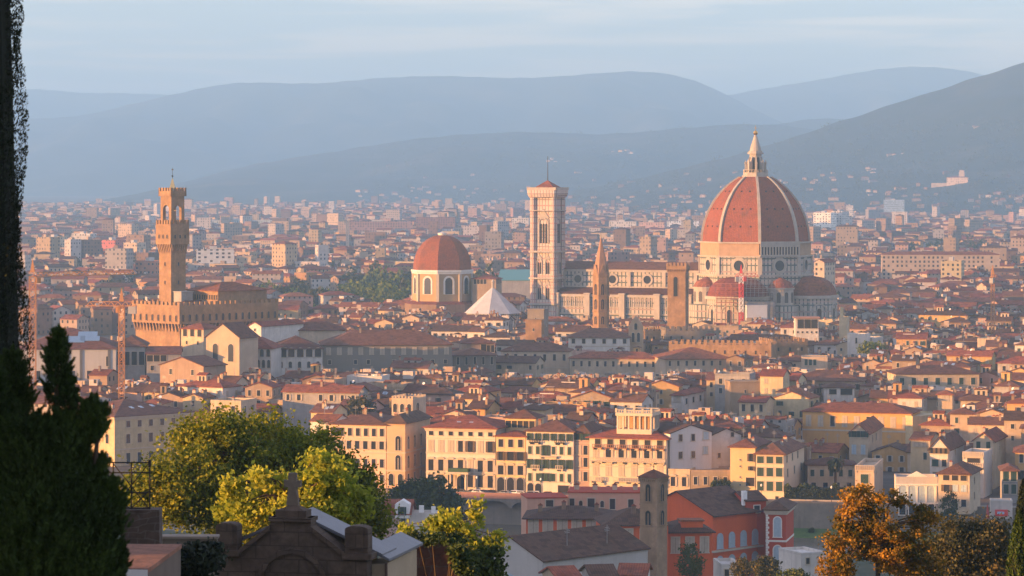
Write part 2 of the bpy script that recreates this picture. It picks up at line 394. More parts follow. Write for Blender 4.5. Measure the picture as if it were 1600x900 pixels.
hill('hills', 17500, [(-300,200),(-100,192),(40,185),(120,183),(160,174),(200,164),(250,152),(300,141),(340,132),(370,128),(420,129),(470,131),(530,129),(560,124),(600,121),(660,119),(700,118),(760,121),(800,122),(850,121),(900,117),(950,113),(1000,110),(1040,114),(1080,122),(1110,135),(1140,150),(1180,172),(1240,200),(1400,240),(1600,272)], 4200, 900, 2)
hill('hills', 20500, [(900,230),(1040,176),(1100,158),(1140,148),(1200,137),(1260,128),(1320,117),(1370,108),(1410,104),(1460,104),(1510,110),(1560,122),(1700,150),(1900,190)], 3500, 900, 3)
hill('hills', 11800, [(-250,345),(60,338),(150,327),(220,312),(260,297),(300,281),(350,266),(420,252),(500,240),(560,231),(620,220),(680,213),(750,208),(820,205),(880,207),(940,212),(1000,206),(1060,200),(1120,196),(1180,191),(1230,196),(1300,205),(1400,240),(1600,280),(1900,330)], 3000, 700, 4)
hill('hills', 13500, [(1080,240),(1180,200),(1240,188),(1290,183),(1340,186),(1400,196),(1600,240)], 1500, 700, 6)
hill('hills', 8800, [(640,345),(760,325),(850,305),(930,292),(1010,275),(1090,258),(1160,238),(1220,222),(1280,200),(1330,184),(1380,167),(1440,148),(1490,133),(1540,116),(1580,104),(1620,90),(1700,66),(1850,40),(2000,30)], 2700, 600, 5)
def hill_hit(px, py):
    """where the line of sight of a picture point meets the far slopes"""
    Y = np.arange(4600., 11800., 12.); z = CZ-(py-HY)*Y/F; x = (px-CX)*Y/F
    g = np.zeros_like(Y)
    for h, a, b in HILLS: g = np.maximum(g, np.where((Y >= a) & (Y <= b), h(x, Y), 0))
    k = np.nonzero(z <= g)[0]
    return (float(x[k[0]]), float(Y[k[0]]), float(g[k[0]])) if len(k) else None
# the air
hm = bpy.data.materials.new('haze'); hm.use_nodes = True; t = hm.node_tree; t.nodes.clear()
pv = t.nodes.new('ShaderNodeVolumePrincipled'); pv.inputs['Density'].default_value = HAZE_DENSITY; pv.inputs['Color'].default_value = rgba(HAZE_COLOR); pv.inputs['Anisotropy'].default_value = 0.0
t.links.new(pv.outputs[0], t.nodes.new('ShaderNodeOutputMaterial').inputs['Volume'])
m = MB(); m.box(-7300, 7300, -280, 27000, -11, 800); ho = m.build('haze', hm); tag(ho, kind='stuff')

# ---------------------------------------------------------------- landmark helpers
BLOCKS = []
TAKEN = []                                       # footprints no ordinary house may stand on
def take(A, phi, w_, d, pad=3.0): TAKEN.append((A[0], A[1], phi, w_, d, pad))
def win(parent, loc, rz, kind, w_, h, frame=None, sub=True):
    """one window: surround and sill, with pane and shutters as its pieces"""
    key = (kind, round(w_, 2), round(h, 2), (frame or TRIM).name, sub)
    if key not in WCACHE:
        fr = frame or TRIM; f = MB(); p = MB(); s_ = []
        arched = kind.startswith('a') or kind in ('d', 'bla')
        t = .16 if w_ < 1.6 else .22
        if kind in ('l', 's', 'o'):
            t = .08 if kind == 's' else .12
        if arched:
            f.xz(ring(w_, h, t), -.13, .0); p.xz(arch(w_, h), -.035, .0)
            if kind == 'am': f.box(-.09, .09, -.11, 0, 0, h*.8)
        else:
            f.box(-w_/2-t, w_/2+t, -.13, 0, h, h+t); f.box(-w_/2-t, -w_/2, -.11, 0, 0, h); f.box(w_/2, w_/2+t, -.11, 0, 0, h)
            p.box(-w_/2, w_/2, -.035, 0, 0, h)
        f.box(-w_/2-t*1.5, w_/2+t*1.5, -.26, 0, -.16, 0)
        if kind in ('ped', 'pc'):                 # curved pediment over the opening
            pts = [(-w_/2-.4, h+t+.12), (w_/2+.4, h+t+.12)]+[((w_/2+.4)*math.cos(math.pi*k/8), h+t+.12+.5*math.sin(math.pi*k/8)) for k in range(1, 8)]
            f.xz(pts, -.4, 0)
        sm = {'g': SHG, 'gc': SHG, 'b': SHB, 'bc': SHW, 'pc': SHW, 'ped': SHW, 'bl': SHL, 'bla': SHL, 'w': SHW}.get(kind)
        if sm:
            for sg in (-1, 1):
                q = MB()
                if kind in ('g', 'b', 'w', 'ped'):
                    q.box(*sorted((sg*(w_/2+.03), sg*(w_/2+w_*.5))), -.19, -.14, .02, h-.02)
                    if kind == 'g': q.box(*sorted((sg*.03, sg*w_*.3)), -.09, -.05, .02, h-.02)
                elif kind == 'bla':
                    q.xz([(x, z) for x, z in arch(w_, h)] if sg < 0 else [(-.03, 0), (.03, 0), (.03, h*.9), (-.03, h*.9)], -.08 if sg < 0 else -.11, -.05 if sg < 0 else -.085)
                else:
                    q.box(*sorted((sg*.025, sg*(w_/2-.01))), -.1, -.05, .02, h-.02)
                    for k in range(1, int(h/.3)): q.box(*sorted((sg*.1, sg*(w_/2-.08))), -.115, -.103, k*.3, k*.3+.1)
                s_.append(q)
        if sub:
            fm = f.data('window', [fr]); pm = p.data('pane', [DARK if kind in ('l', 'o') else GLASS]); sms = [q.data('shutter', [sm]) for q in s_]
            WCACHE[key] = (fm, pm, sms)
        else:
            nb = len(f.f); f.m = [0]*nb; f.mesh(p.v, p.f, 1)
            for q in s_: f.mesh(q.v, q.f, 2)
            WCACHE[key] = (f.data('window', [fr, DARK if kind in ('l', 'o') else GLASS]+([sm] if sm else [])), None, [])
    fm, pm, sms = WCACHE[key]
    o = link('window', fm, parent, loc, rz)
    if pm: link('pane', pm, o)
    for q in sms: link('shutter', q, o)
    return o
WCACHE = {}
def hip_roof(mb, x0, x1, y0, y1, z, rise, t=.25, m=0):
    w_, d = x1-x0, y1-y0
    if w_ >= d: r = [(x0+d/2, (y0+y1)/2, z+t+rise), (x1-d/2, (y0+y1)/2, z+t+rise)]
    else: r = [((x0+x1)/2, y0+w_/2, z+t+rise), ((x0+x1)/2, y1-w_/2, z+t+rise)]
    v = [(x0,y0,z),(x1,y0,z),(x1,y1,z),(x0,y1,z),(x0,y0,z+t),(x1,y0,z+t),(x1,y1,z+t),(x0,y1,z+t)]+r
    f = [(0,1,5,4),(1,2,6,5),(2,3,7,6),(3,0,4,7),(3,2,1,0)]
    f += [(4,5,9,8),(5,6,9),(6,7,8,9),(7,4,8)] if w_ >= d else [(4,5,8),(5,6,9,8),(6,7,9),(7,4,8,9)]
    mb.mesh(v, f, m)
def gable_roof(mb, x0, x1, y0, y1, z, rise, axis='x', over=.5, t=.25, m=0):
    """two slopes with thickness; the ridge runs along axis"""
    if axis == 'x':
        hw = (y1-y0)/2; k = rise/hw; c = (y0+y1)/2
        p = [(y0-over, z-over*k), (c, z+rise), (y1+over, z-over*k), (y1+over, z-over*k+t), (c, z+rise+t), (y0-over, z-over*k+t)]
        mb.yz(p, x0-over*.7, x1+over*.7, m)
    else:
        hw = (x1-x0)/2; k = rise/hw; c = (x0+x1)/2
        p = [(x0-over, z-over*k), (c, z+rise), (x1+over, z-over*k), (x1+over, z-over*k+t), (c, z+rise+t), (x0-over, z-over*k+t)]
        mb.xz(p, y0-over*.7, y1+over*.7, m)
def chimney_mb(h=1.4, w_=.7):
    c = MB(); c.box(-w_/2, w_/2, -w_*.4, w_*.4, -1.2, h, 0); c.box(-w_/2-.1, w_/2+.1, -w_*.4-.1, w_*.4+.1, h, h+.12, 1)
    c.prism([(-w_/2,-w_*.3),(w_/2,-w_*.3),(w_/2,w_*.3),(-w_/2,w_*.3)], h+.13, h+.5, 1, True, [(-.05,-.05),(.05,-.05),(.05,.05),(-.05,.05)])
    return c
CHIM = {k: chimney_mb(hh, ww).data('chimney', [WM[wk], TM['red']]) for k, (hh, ww, wk) in enumerate(((1.3, .8, 'grey'), (1.7, .7, 'tan'), (1.1, 1.1, 'cream'), (1.5, .9, 'brown')))}
def antenna_data():
    a = MB(); a.tube((0,0,-.5), (0,0,3.4), .06, .045, 5)
    for z, l in ((2.9, .5), (2.6, .7), (2.3, .6)): a.box(-l, l, -.035, .035, z, z+.06)
    return a.data('antenna', [METAL])
ANT = antenna_data()
SKYL = MB().box(-.6, .6, -.9, .9, 0, .14).data('skylight', [plain('roof_light_glass', (.35, .42, .5), .2, spec=.6)])
class B:
    """a building set by where its front-left corner and front edge stand: local x along the front, y into the block"""
    def __init__(s, name, label, cat, x0, x1, ytop, Y, phi, d, wall='cream', roof=('hip', 2.5), rmat='brown', z0=0.0, over=.7, group=None, w=None, htop=None, cornice=False, pad=2.0, wallm=None):
        s.phi = phi; c, sn = math.cos(R(phi)), math.sin(R(phi)); s.Y = Y
        A = ((x0-CX)*Y/F, Y); k1 = (x1-CX)/F
        s.w = w if w else (k1*Y-A[0])/(c+k1*sn); s.d = d; s.A = A; s.z0 = z0
        s.h = htop if htop is not None else ZP(ytop, Y)-z0
        s.root = thing(name, label, cat, (A[0], A[1], z0), -R(phi), group)
        s.wm = wallm or WM[wall]; s.rm = TM.get(rmat, None) or rmat
        W, D, H = s.w, d, s.h; m = MB()
        kind = roof[0]
        if kind == 'gx': m.yz([(0, 0), (D, 0), (D, H), (D/2, H+roof[1]), (0, H)], 0, W)
        elif kind == 'gy': m.xz([(0, 0), (W, 0), (W, H), (W/2, H+roof[1]), (0, H)], 0, D)
        else: m.box(0, W, 0, D, 0, H)
        m.build('wall', [s.wm], s.root)
        r = MB()
        if kind == 'hip': hip_roof(r, -over, W+over, -over, D+over, H, roof[1])
        elif kind == 'gx': gable_roof(r, 0, W, 0, D, H+.02, roof[1], 'x', over)
        elif kind == 'gy': gable_roof(r, 0, W, 0, D, H+.02, roof[1], 'y', over)
        elif kind == 'flat':
            p = MB(); q = .35
            for a in ((0, W, 0, q), (0, W, D-q, D), (0, q, q, D-q), (W-q, W, q, D-q)): p.box(a[0]-.04, a[1]+.04, a[2]-.04 if a[2] == 0 else a[2], a[3]+.04 if a[3] == D else a[3], H+.003, H+roof[1])
            p.build('parapet', [s.wm], s.root)
        if kind in ('hip', 'gx', 'gy'): s.roof = r.build('roof', [s.rm], s.root)
        s.kind = kind; s.rise = roof[1]
        if cornice:
            m = MB(); e = .003; m.box(-.45, W+.45, -.45, D+.45, H-.55, H-e); m.box(-.25, W+.25, -.25, D+.25, H-.95, H-.55-e); m.build('cornice', [TRIM], s.root)
        take(A, phi, W, d, pad); BLOCKS.append((Y, x0, x1, HY+(CZ-s.h-z0)*F/Y, s))
    def z(s, py): return ZP(py, s.Y)-s.z0
    def row(s, py, n, kind, w_, h, face='f', a=0.0, b=1.0, frame=None, skip=(), sub=True, zc=None):
        """n windows centred on picture row py across the stretch a..b of one face"""
        z = (s.z(py) if zc is None else zc)-h/2
        for i in range(n):
            if i in skip: continue
            t = a+(b-a)*(i+.5)/n
            if face == 'f': loc, rz = (t*s.w, -.002, z), 0.0
            elif face == 'r': loc, rz = (s.w+.002, t*s.d, z), R(90)
            else: loc, rz = (-.002, (1-t)*s.d, z), R(-90)
            win(s.root, loc, rz, kind, w_, h, frame, sub)
    def band(s, py, t=.28, pr=.14, mat=None, faces='fr'):
        z = s.z(py); m = MB()
        if 'f' in faces: m.box(-pr, s.w+pr, -pr, 0, z-t/2, z+t/2)
        if 'r' in faces: m.box(s.w, s.w+pr, .001, s.d, z-t/2, z+t/2)
        if 'l' in faces: m.box(-pr, 0, .001, s.d, z-t/2, z+t/2)
        m.build('string_course', [mat or TRIM], s.root)
    def bal(s, py, x0, x1, pr=1.0, h=1.0, mat=None, name='balcony'):
        z = s.z(py); m = MB(); a, b = x0*s.w, x1*s.w
        m.box(a, b, -pr, 0, z-.2, z); m.box(a, b, -pr, -pr+.12, z+h-.14, z+h)
        n = max(2, int((b-a)/.5))
        for i in range(n+1):
            x = a+(b-a-.16)*i/n; m.box(x, x+.16, -pr+.005, -pr+.115, z+.001, z+h-.141)
        for i in range(max(2, int((b-a)/2.5))):
            x = a+.2+(b-a-.6)*i/max(1, max(2, int((b-a)/2.5))-1); m.box(x, x+.25, -pr*.7, -.001, z-.7, z-.201)
        m.build(name, [mat or TRIM], s.root)
    def chim(s, *spots):
        for fx, fy, k in spots:
            link('chimney', CHIM[k], s.root, (fx*s.w, fy*s.d, s.roof_z(fx, fy)))
    def roof_z(s, fx, fy):
        if s.kind == 'gx': return s.h+s.rise*(1-abs(fy-.5)*2)+.2
        if s.kind == 'gy': return s.h+s.rise*(1-abs(fx-.5)*2)+.2
        if s.kind == 'hip':
            q = min(s.w, s.d)/2; return s.h+.25+s.rise*min(1, min(fx*s.w, (1-fx)*s.w, fy*s.d, (1-fy)*s.d)/q)
        return s.h
    def ant(s, fx, fy): link('antenna', ANT, s.root, (fx*s.w, fy*s.d, s.roof_z(fx, fy)))
    def sky(s, fx, fy):
        o = link('skylight', SKYL, s.root, (fx*s.w, fy*s.d, s.roof_z(fx, fy)+.05)); o.rotation_euler = (math.atan2(s.rise, min(s.w, s.d)/2), 0, 0)
# ---------------------------------------------------------------- the cathedral
def octa(r, cx=0., cy_=0., ph=22.5, n=8): return [(cx+r*math.cos(R(ph)+2*math.pi*k/n), cy_+r*math.sin(R(ph)+2*math.pi*k/n)) for k in range(n)]
def duomo():
    Yd = 1666.; rt = thing('cathedral', 'huge cathedral with red tiled ribbed dome and green-framed white marble walls', 'cathedral', ((1180.5-CX)*Yd/F, Yd, 0), R(-22.5))
    TAKEN.append((rt.location.x-105*math.cos(R(22.5))-22*math.sin(R(22.5)), Yd+105*math.sin(R(22.5))-22*math.cos(R(22.5)), 22.5, 155, 44, 4)); TAKEN.append((rt.location.x-40, Yd-44, 0, 84, 84, 0))
    RO = 29.3
    m = MB(); m.prism(octa(RO+.4), 0, 38.4); m.build('crossing_wall', [MARB], rt)
    m = MB(); m.prism(octa(RO), 39.4, 48.3); dr = m.build('drum', [MARB], rt)
    m = MB(); m.prism(octa(RO-.5), 49.0, 55.4); m.build('upper_drum', [ROUGHM], rt)
    for z0, z1, r in ((38.4, 39.4, RO+1.3), (48.3, 49.0, RO+.9), (55.4, 56.1, RO+.7)):
        m = MB(); m.prism(octa(r), z0, z1); m.build('cornice', [MARBW], rt)
    ap = RO*math.cos(R(22.5))
    for k in range(8):                             # round windows of the drum
        a = k*45; rz = R(a+90); x, y = ap*math.cos(R(a)), ap*math.sin(R(a))
        m = MB()
        for r0, r1, d in ((2.7, 3.5, .5), (3.5, 4.3, .25)):
            n = 24; v = []
            for i in range(n):
                t_ = 2*math.pi*i/n; c, s_ = math.cos(t_), math.sin(t_)
                v += [(r0*c, -d, r0*s_), (r1*c, -d, r1*s_), (r1*c, 0, r1*s_), (r0*c, 0, r0*s_)]
            f = []
            for i in range(n):
                j = (i+1) % n; f += [(4*i, 4*i+1, 4*j+1, 4*j), (4*i+1, 4*i+2, 4*j+2, 4*j+1), (4*i+3, 4*i, 4*j, 4*j+3)]
            m.mesh(v, f)
        o = m.build('oculus', [MARBW], rt, (x, y, 44.0), rz)
        p = MB(); p.xz([(2.7*math.cos(2*math.pi*i/20), 2.7*math.sin(2*math.pi*i/20)) for i in range(20)], -.06, 0); p.build('pane', [GLASS], o)
    for k in range(8):                             # corner pilasters of the drum
        a = R(22.5+45*k); m = MB(); m.box(-1.1, 1.1, -.55, .6, 39.41, 48.29); m.build('pilaster', [MARBW], rt, (RO*.995*math.cos(a), RO*.995*math.sin(a), 0), a+R(90))
    # finished gallery on one side of the upper drum
    a = -45; ln = 2*(RO+.5)*math.sin(R(22.5)); g = MB()
    g.box(-ln/2, ln/2, -1.5, 0, 49.01, 49.6); g.box(-ln/2, ln/2, -1.5, -1.1, 53.6, 55.3); g.box(-ln/2, ln/2, -1.7, 0, 55.31, 56.4)
    nb = 13
    for i in range(nb+1):
        x = -ln/2+.5+(ln-1)*i/nb; g.box(x-.35, x+.35, -1.45, -1.12, 49.61, 53.59)
    g.box(-ln/2, ln/2, -.12, 0, 49.61, 55.3, 1)
    g.build('gallery', [MARBW, DARK], rt, ((ap-.4)*math.cos(R(a)), (ap-.4)*math.sin(R(a)), 0), R(a+90))
    # shell
    c0 = 11.9; RR = 27.9+c0
    def rad(z): return math.sqrt(max(RR*RR-(z-55.2)**2, 0))-c0
    zs = [56.1+(89.6-56.1)*math.sin(math.pi/2*i/16) if False else 56.1+(89.6-56.1)*i/16 for i in range(17)]
    m = MB(); m.lathe([(rad(z), z) for z in zs], 8, ph=R(22.5)); sh = m.build('dome', [BRICKD], rt)
    for k in range(8):                             # small round vents in three rows on each face
        a = R(k*45)
        for z, offs in ((64., (-5.5, 0, 5.5)), (73., (-4.5, 0, 4.5)), (82., (-2.2, 2.2))):
            r = rad(z)*math.cos(R(22.5)); sl_ = math.atan2(rad(z-1)-rad(z+1), 2)
            for q in offs:
                v = MB(); v.box(-.38, .38, -.25, .3, -.4, .4)
                o = v.build('vent', [DARK], sh, (r*math.cos(a)-q*math.sin(a), r*math.sin(a)+q*math.cos(a), z)); o.rotation_euler = (-sl_*.9, 0, a+R(90))
    for k in range(8):
        a = R(22.5+45*k); c, s_ = math.cos(a), math.sin(a); v = []; f = []
        for z in zs:
            r = rad(z); hw = .75 if z < 80 else .62
            for q, e in ((-hw, -.5), (-hw, .7), (hw, .7), (hw, -.5)): v.append(((r+e)*c-q*s_, (r+e)*s_+q*c, z+e*.25))
        for i in range(len(zs)-1):
            for j in range(4): f.append((4*i+j, 4*i+(j+1) % 4, 4*i+4+(j+1) % 4, 4*i+4+j))
        m = MB(); m.mesh(v, f); m.build('rib', [MARBW], rt)
    # lantern
    lb = MB(); lb.prism(octa(7.0), 89.5, 90.3); lb.prism(octa(6.4), 90.3, 91.9); ln_ = lb.build('lantern', [MARBW], rt)
    m = MB(); n = 24
    for i in range(n):
        a = 2*math.pi*i/n; m.box(6.2*math.cos(a)-.12, 6.2*math.cos(a)+.12, 6.2*math.sin(a)-.12, 6.2*math.sin(a)+.12, 91.9, 93.1)
    m.prism(octa(6.4), 93.1, 93.3); m.build('railing_grille', [TRIM], ln_)
    m = MB(); m.prism(octa(3.1), 91.9, 101.4); bd = m.build('lantern_body', [MARBW], ln_)
    for k in range(8):
        a = R(45*k); p = MB(); p.xz(arch(1.2, 7.0), -.12, .0); p.build('lantern_window', [DARK], ln_, (2.88*math.cos(a), 2.88*math.sin(a), 92.8), a+R(90))
        a = R(22.5+45*k); b_ = MB(); b_.yz([(2.6, 91.9), (5.6, 91.9), (5.6, 96.4), (4.9, 97.2), (4.0, 97.6), (3.3, 99.8), (2.6, 100.5)], -.45, .45); b_.box(-.6, .6, 4.7, 5.8, 96.4, 97.0); b_.prism([(-.5, 4.8), (.5, 4.8), (.5, 5.7), (-.5, 5.7)], 97.0, 98.4, 0, True, [(-.05, 5.2), (.05, 5.2), (.05, 5.3), (-.05, 5.3)])
        b_.build('buttress', [MARBW], ln_, None, a-R(90))
    m = MB(); m.prism(octa(4.2), 101.4, 102.3); m.prism(octa(3.6), 102.3, 103.0); m.build('lantern_cornice', [MARBW], ln_)
    m = MB(); m.lathe([(3.1, 103.0), (2.5, 105.5), (1.5, 108.5), (.7, 111.2)], 16); m.build('cone_roof', [MARBW], ln_)
    gold = plain('gilded_copper', (.75, .45, .12), .3, .9)
    m = MB(); m.lathe([(.15, 111.2), (.9, 111.6), (1.25, 112.4), (.9, 113.3), (.15, 113.7)], 14); m.build('ball', [gold], ln_)
    m = MB(); m.box(-.14, .14, -.14, .14, 113.6, 116.2); m.box(-.75, .75, -.13, .13, 114.8, 115.1); m.build('cross', [gold], ln_, None, R(22.5))
    # three tribunes and four small exedrae
    for a, nm in ((-90, 'south'), (0, 'east'), (90, 'north')):
        cx_, cy2 = 27.0*math.cos(R(a)), 27.0*math.sin(R(a))
        m = MB(); m.prism(octa(16.6, cx_, cy2), 0, 27.0); tb = m.build('tribune', [MARB], rt)
        m = MB(); m.prism(octa(17.6, cx_, cy2), 27.0, 28.6); m.build('cornice', [MARBW], tb)
        m = MB(); m.lathe([(16.3, 28.6), (16.0, 30.5), (14.9, 33), (12.8, 35.4), (9.5, 37.4), (5, 38.2)], 8, cx_, cy2, 0, R(22.5)); m.build('half_dome', [TM['red']], tb)
        for k in range(-2, 3):
            b_ = a+45*k; rr = 16.6*math.cos(R(22.5)); x, y = cx_+rr*math.cos(R(b_)), cy2+rr*math.sin(R(b_))
            w_ = win(tb, (x, y, 9), R(b_+90), 'a', 2.6, 13, MARBW, False)
            f = MB(); f.xz(ring(8.2, 19, .7), -.3, 0); f.build('blind_arch', [MARBW], tb, (x, y, 5), R(b_+90))
    for a in (-45, -135, 45, 135):
        cx_, cy2 = 28.4*math.cos(R(a)), 28.4*math.sin(R(a))
        m = MB(); m.prism(octa(10.0, 27*math.cos(R(a)), 27*math.sin(R(a))), 0, 24); ex = m.build('sacristy_block', [MARB], rt)
        m = MB(); m.lathe([(6.6, 24), (6.6, 32)], 20, cx_, cy2); m.build('exedra', [MARBW], ex)
        m = MB(); m.lathe([(7.2, 32), (7.2, 32.8)], 20, cx_, cy2); m.build('cornice', [MARBW], ex)
        m = MB(); m.lathe([(6.9, 32.8), (5.2, 35.6), (.6, 37.9)], 20, cx_, cy2); m.build('exedra_roof', [TM['red']], ex)
        for k in range(-2, 3):
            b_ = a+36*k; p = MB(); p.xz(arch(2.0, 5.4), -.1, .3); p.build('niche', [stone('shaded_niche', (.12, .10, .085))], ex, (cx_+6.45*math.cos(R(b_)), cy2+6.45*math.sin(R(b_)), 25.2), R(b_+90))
    # nave, aisles
    x0, x1 = -112., -25.
    m = MB(); m.yz([(-10.5, 0), (10.5, 0), (10.5, 41), (0, 44.2), (-10.5, 41)], x0, x1); nv = m.build('nave_wall', [MARB], rt)
    m = MB(); gable_roof(m, x0, x1, -10.5, 10.5, 41.05, 3.4, 'x', 1.0); m.build('nave_roof', [TM['brown']], rt)
    m = MB(); m.box(x0, x1, -11.4, -10.5, 39.5, 40.8); m.box(x0, x1, -11.2, -10.5, 31.3, 32.0); m.build('cornice', [MARBW], nv)
    for s_ in (-1, 1):
        ya, yb = (-20.5, -10.6) if s_ < 0 else (10.6, 20.5)
        m = MB(); m.box(x0, x1, ya, yb, 0, 28.0); ai = m.build('aisle_wall', [MARB], rt)
        m = MB(); yo = -21.2 if s_ < 0 else 21.2; m.yz([(yo, 28.2), (s_*10.6, 30.9), (s_*10.6, 31.2), (yo, 28.6)], x0, x1); m.build('aisle_roof', [TM['brown']], ai)
        if s_ < 0:
            m = MB(); m.box(x0, x1, -21.4, -20.5, 26.6, 28.0); m.box(x0, x1, -21.0, -20.5, 17.4, 18.2); m.box(x0, x1, -21.0, -20.5, 21.2, 21.6); m.build('cornice', [MARBW], ai)
            m = MB(); n = 70
            for i in range(n):
                x = x0+.5+(x1-x0-1)*i/n; m.box(x, x+.45, -20.8, -20.51, 21.7, 26.2)
            m.build('pilaster_frieze', [MARBW], ai)
            for q in (-103., -85.5, -66, -46.5, -29):
                m = MB(); m.box(q-1.5, q+1.5, -22.6, -20.5, 0, 27.9); m.box(q-1.8, q+1.8, -22.9, -20.5, 28.0, 28.7); m.build('buttress', [MARBW], ai)
                m = MB(); m.box(q-.9, q+.9, -11.6, -10.5, 32.01, 39.49); m.build('buttress', [MARBW], nv)
            for q in (-95., -75.5, -56, -37.5):
                f = MB(); n = 24; v = []
                for i in range(n):
                    t_ = 2*math.pi*i/n; c, s2 = math.cos(t_), math.sin(t_)
                    v += [(2.1*c, -.5, 2.1*s2), (3.2*c, -.5, 3.2*s2), (3.2*c, 0, 3.2*s2), (2.1*c, 0, 2.1*s2)]
                fc = []
                for i in range(n):
                    j = (i+1) % n; fc += [(4*i, 4*i+1, 4*j+1, 4*j), (4*i+1, 4*i+2, 4*j+2, 4*j+1), (4*i+3, 4*i, 4*j, 4*j+3)]
                f.mesh(v, fc); o = f.build('oculus', [MARBW], nv, (q, -10.5, 35.6))
                p = MB(); p.xz([(2.1*math.cos(2*math.pi*i/20), 2.1*math.sin(2*math.pi*i/20)) for i in range(20)], -.06, 0); p.build('pane', [GLASS], o)
                win(ai, (q, -20.5, 5), 0, 'am', 2.2, 11, MARBW, False)
    return rt
duomo()
def scaffold():
    Y = 1622.; x0, _, z1 = PX(1163, 436, Y)
    rt = thing('scaffolding', 'tall scaffolding with grey netting against the shaded cathedral apse', 'scaffold', ((1166-CX)*Y/F, Y, 0), R(8))
    net = stone('scaffold_net', (.30, .29, .29), .1, .4, streak=.05)
    W, D, H = 15., 7., 39.
    m = MB()
    for i in range(8):
        for j in range(2): m.tube((W*i/7, D*j, 0), (W*i/7, D*j, H+1), .09, n=4)
    for k in range(17):
        z = 2.2*(k+1); m.box(-.3, W+.3, -.25, D*.25, z, z+.1); m.tube((0, -.2, z+1), (W, -.2, z+1), .05, n=4)
    m.build('scaffold_lattice', [METAL], rt)
    m = MB(); m.box(.4, W-.2, .3, D-1, 0, 26.5); m.build('netting', [net], rt)
    wh = thing('site_hoarding', 'pale grey sheeted box with dark splash print beside red and white crane mast', 'hoarding', ((1167-CX)*1614/F, 1614, 0), R(8))
    m = MB(); m.box(0, 10.5, 0, 4, 0, 24.5); m.box(-.15, 10.65, -.15, 4.15, 24.5, 24.9); m.build('sheeting', [stone('pale_sheeting', (.55, .56, .58), .08, .4)], wh)
    m = MB(); rg = random.Random(4)
    pts = [(5.2+(1.6+rg.uniform(-.5, .5))*math.cos(6.28*k/13)*1.3, 15+(2.6+rg.uniform(-.9, .9))*math.sin(6.28*k/13)) for k in range(13)]
    m.xz(pts, -.04, 0); m.build('printed_motif', [DARK], wh)
    # red platform on the left of the apse
    pl = thing('work_platform', 'red brown scaffold deck stepped over the sunlit cathedral apse roof', 'scaffold', ((1119-CX)*1618/F, 1618, 0), R(-10))
    m = MB()
    for i in range(6):
        for j in (0, 5): m.tube((i*2.4, j, 0), (i*2.4, j, 36), .1, n=4)
    for k in range(6): m.box(-.3, 12.3, -.2, 5.2, 26+1.9*k, 26.12+1.9*k)
    m.build('scaffold_lattice', [plain('rusty_tube', (.36, .12, .07))], pl)
scaffold()
def lattice_mast(m, x, y, z0, z1, s=1.6, step=2.0, mi=0, r=.13, mi2=None):
    h = s/2; c = [(x-h, y-h), (x+h, y-h), (x+h, y+h), (x-h, y+h)]
    z = z0; k = 0
    while z < z1-.01:
        zz = min(z+step, z1); q = mi if mi2 is None or (k//3) % 2 == 0 else mi2
        for i in range(4):
            a, b = c[i], c[(i+1) % 4]
            m.tube((*a, z), (*a, zz), r, n=4, m=q); m.tube((*a, z), (*b, zz), r*.6, n=4, m=q); m.tube((*b, z), (*a, zz), r*.6, n=4, m=q); m.tube((*a, zz), (*b, zz), r*.6, n=4, m=q)
        z = zz; k += 1
def tower_crane(label, px, y_top, Y, jib=0.0, jdir=0.0, mats=None, s=1.6, counter=0.0, cab=True, two=False, r=.12, z0=0.0):
    x, _, zt = PX(px, y_top, Y); rt = thing('tower_crane', label, 'crane', (x, Y, z0)); zt -= z0
    m = MB(); lattice_mast(m, 0, 0, 0, zt, s, s*1.2, 0, r, 1 if two else None); m.build('mast_lattice', mats or [CRANE], rt)
    if jib:
        j = MB()
        for sgn, ln in ((1, jib), (-1, counter)):
            if not ln: continue
            n = max(2, int(ln/2.2))
            for i in range(n):
                a, b = sgn*ln*i/n, sgn*ln*(i+1)/n
                for q in (-.6, .6): j.tube((a, q, zt), (b, q, zt), .15, n=4); j.tube((a, q, zt), ((a+b)/2, 0, zt+1.4), .09, n=4); j.tube((b, q, zt), ((a+b)/2, 0, zt+1.4), .09, n=4)
                if i < n-1: j.tube(((a+b)/2, 0, zt+1.4), ((a+b)/2+sgn*ln/n, 0, zt+1.4), .15, n=4)
        j.build('jib_lattice', mats or [CRANE], rt, None, R(jdir))
        p = MB(); p.prism([(-.8, -.8), (.8, -.8), (.8, .8), (-.8, .8)], zt+1.5, zt+6, 0, True, [(-.1, -.1), (.1, -.1), (.1, .1), (-.1, .1)]); p.build('apex_frame', mats or [CRANE], rt)
        if counter:
            k = MB(); k.box(-counter, -counter+2.6, -.9, .9, zt-2.6, zt-.1); k.build('counterweight', [stone('concrete_block', (.36, .34, .32))], rt, None, R(jdir))
        if cab: k = MB(); k.box(.7, 2.2, -1.9, -.6, zt-2.4, zt-.3); k.box(2.2, 2.26, -1.8, -.7, zt-1.8, zt-.5, 1); k.build('cab', (mats or [CRANE])[:1]+[GLASS], rt, None, R(jdir))
    return rt
tower_crane('red and white lattice mast standing before the cathedral apse netting', 1158, 432, 1605, 9, 12, [CRANER, WHITE], 2.0, 3, True, True, .2)
tower_crane('orange tower crane with long jib rising beside the dark cypress', 51, 432, 1120, 42, 38, None, 2.2, 0, True, z0=0)
tower_crane('bare orange crane mast before the grey museum hall', 190, 478, 1080, 12, 175, None, 1.9, 5)
tower_crane('thin orange crane mast rising alone from the roofs right of the cathedral', 1551, 434, 1500, 5, 60, None, 1.5, 2, False)
tower_crane('pale slender mast standing among distant trees left of the chapel dome', 543, 345, 3300, 12, 10, [METAL], 2.4, 4, False, r=.5)

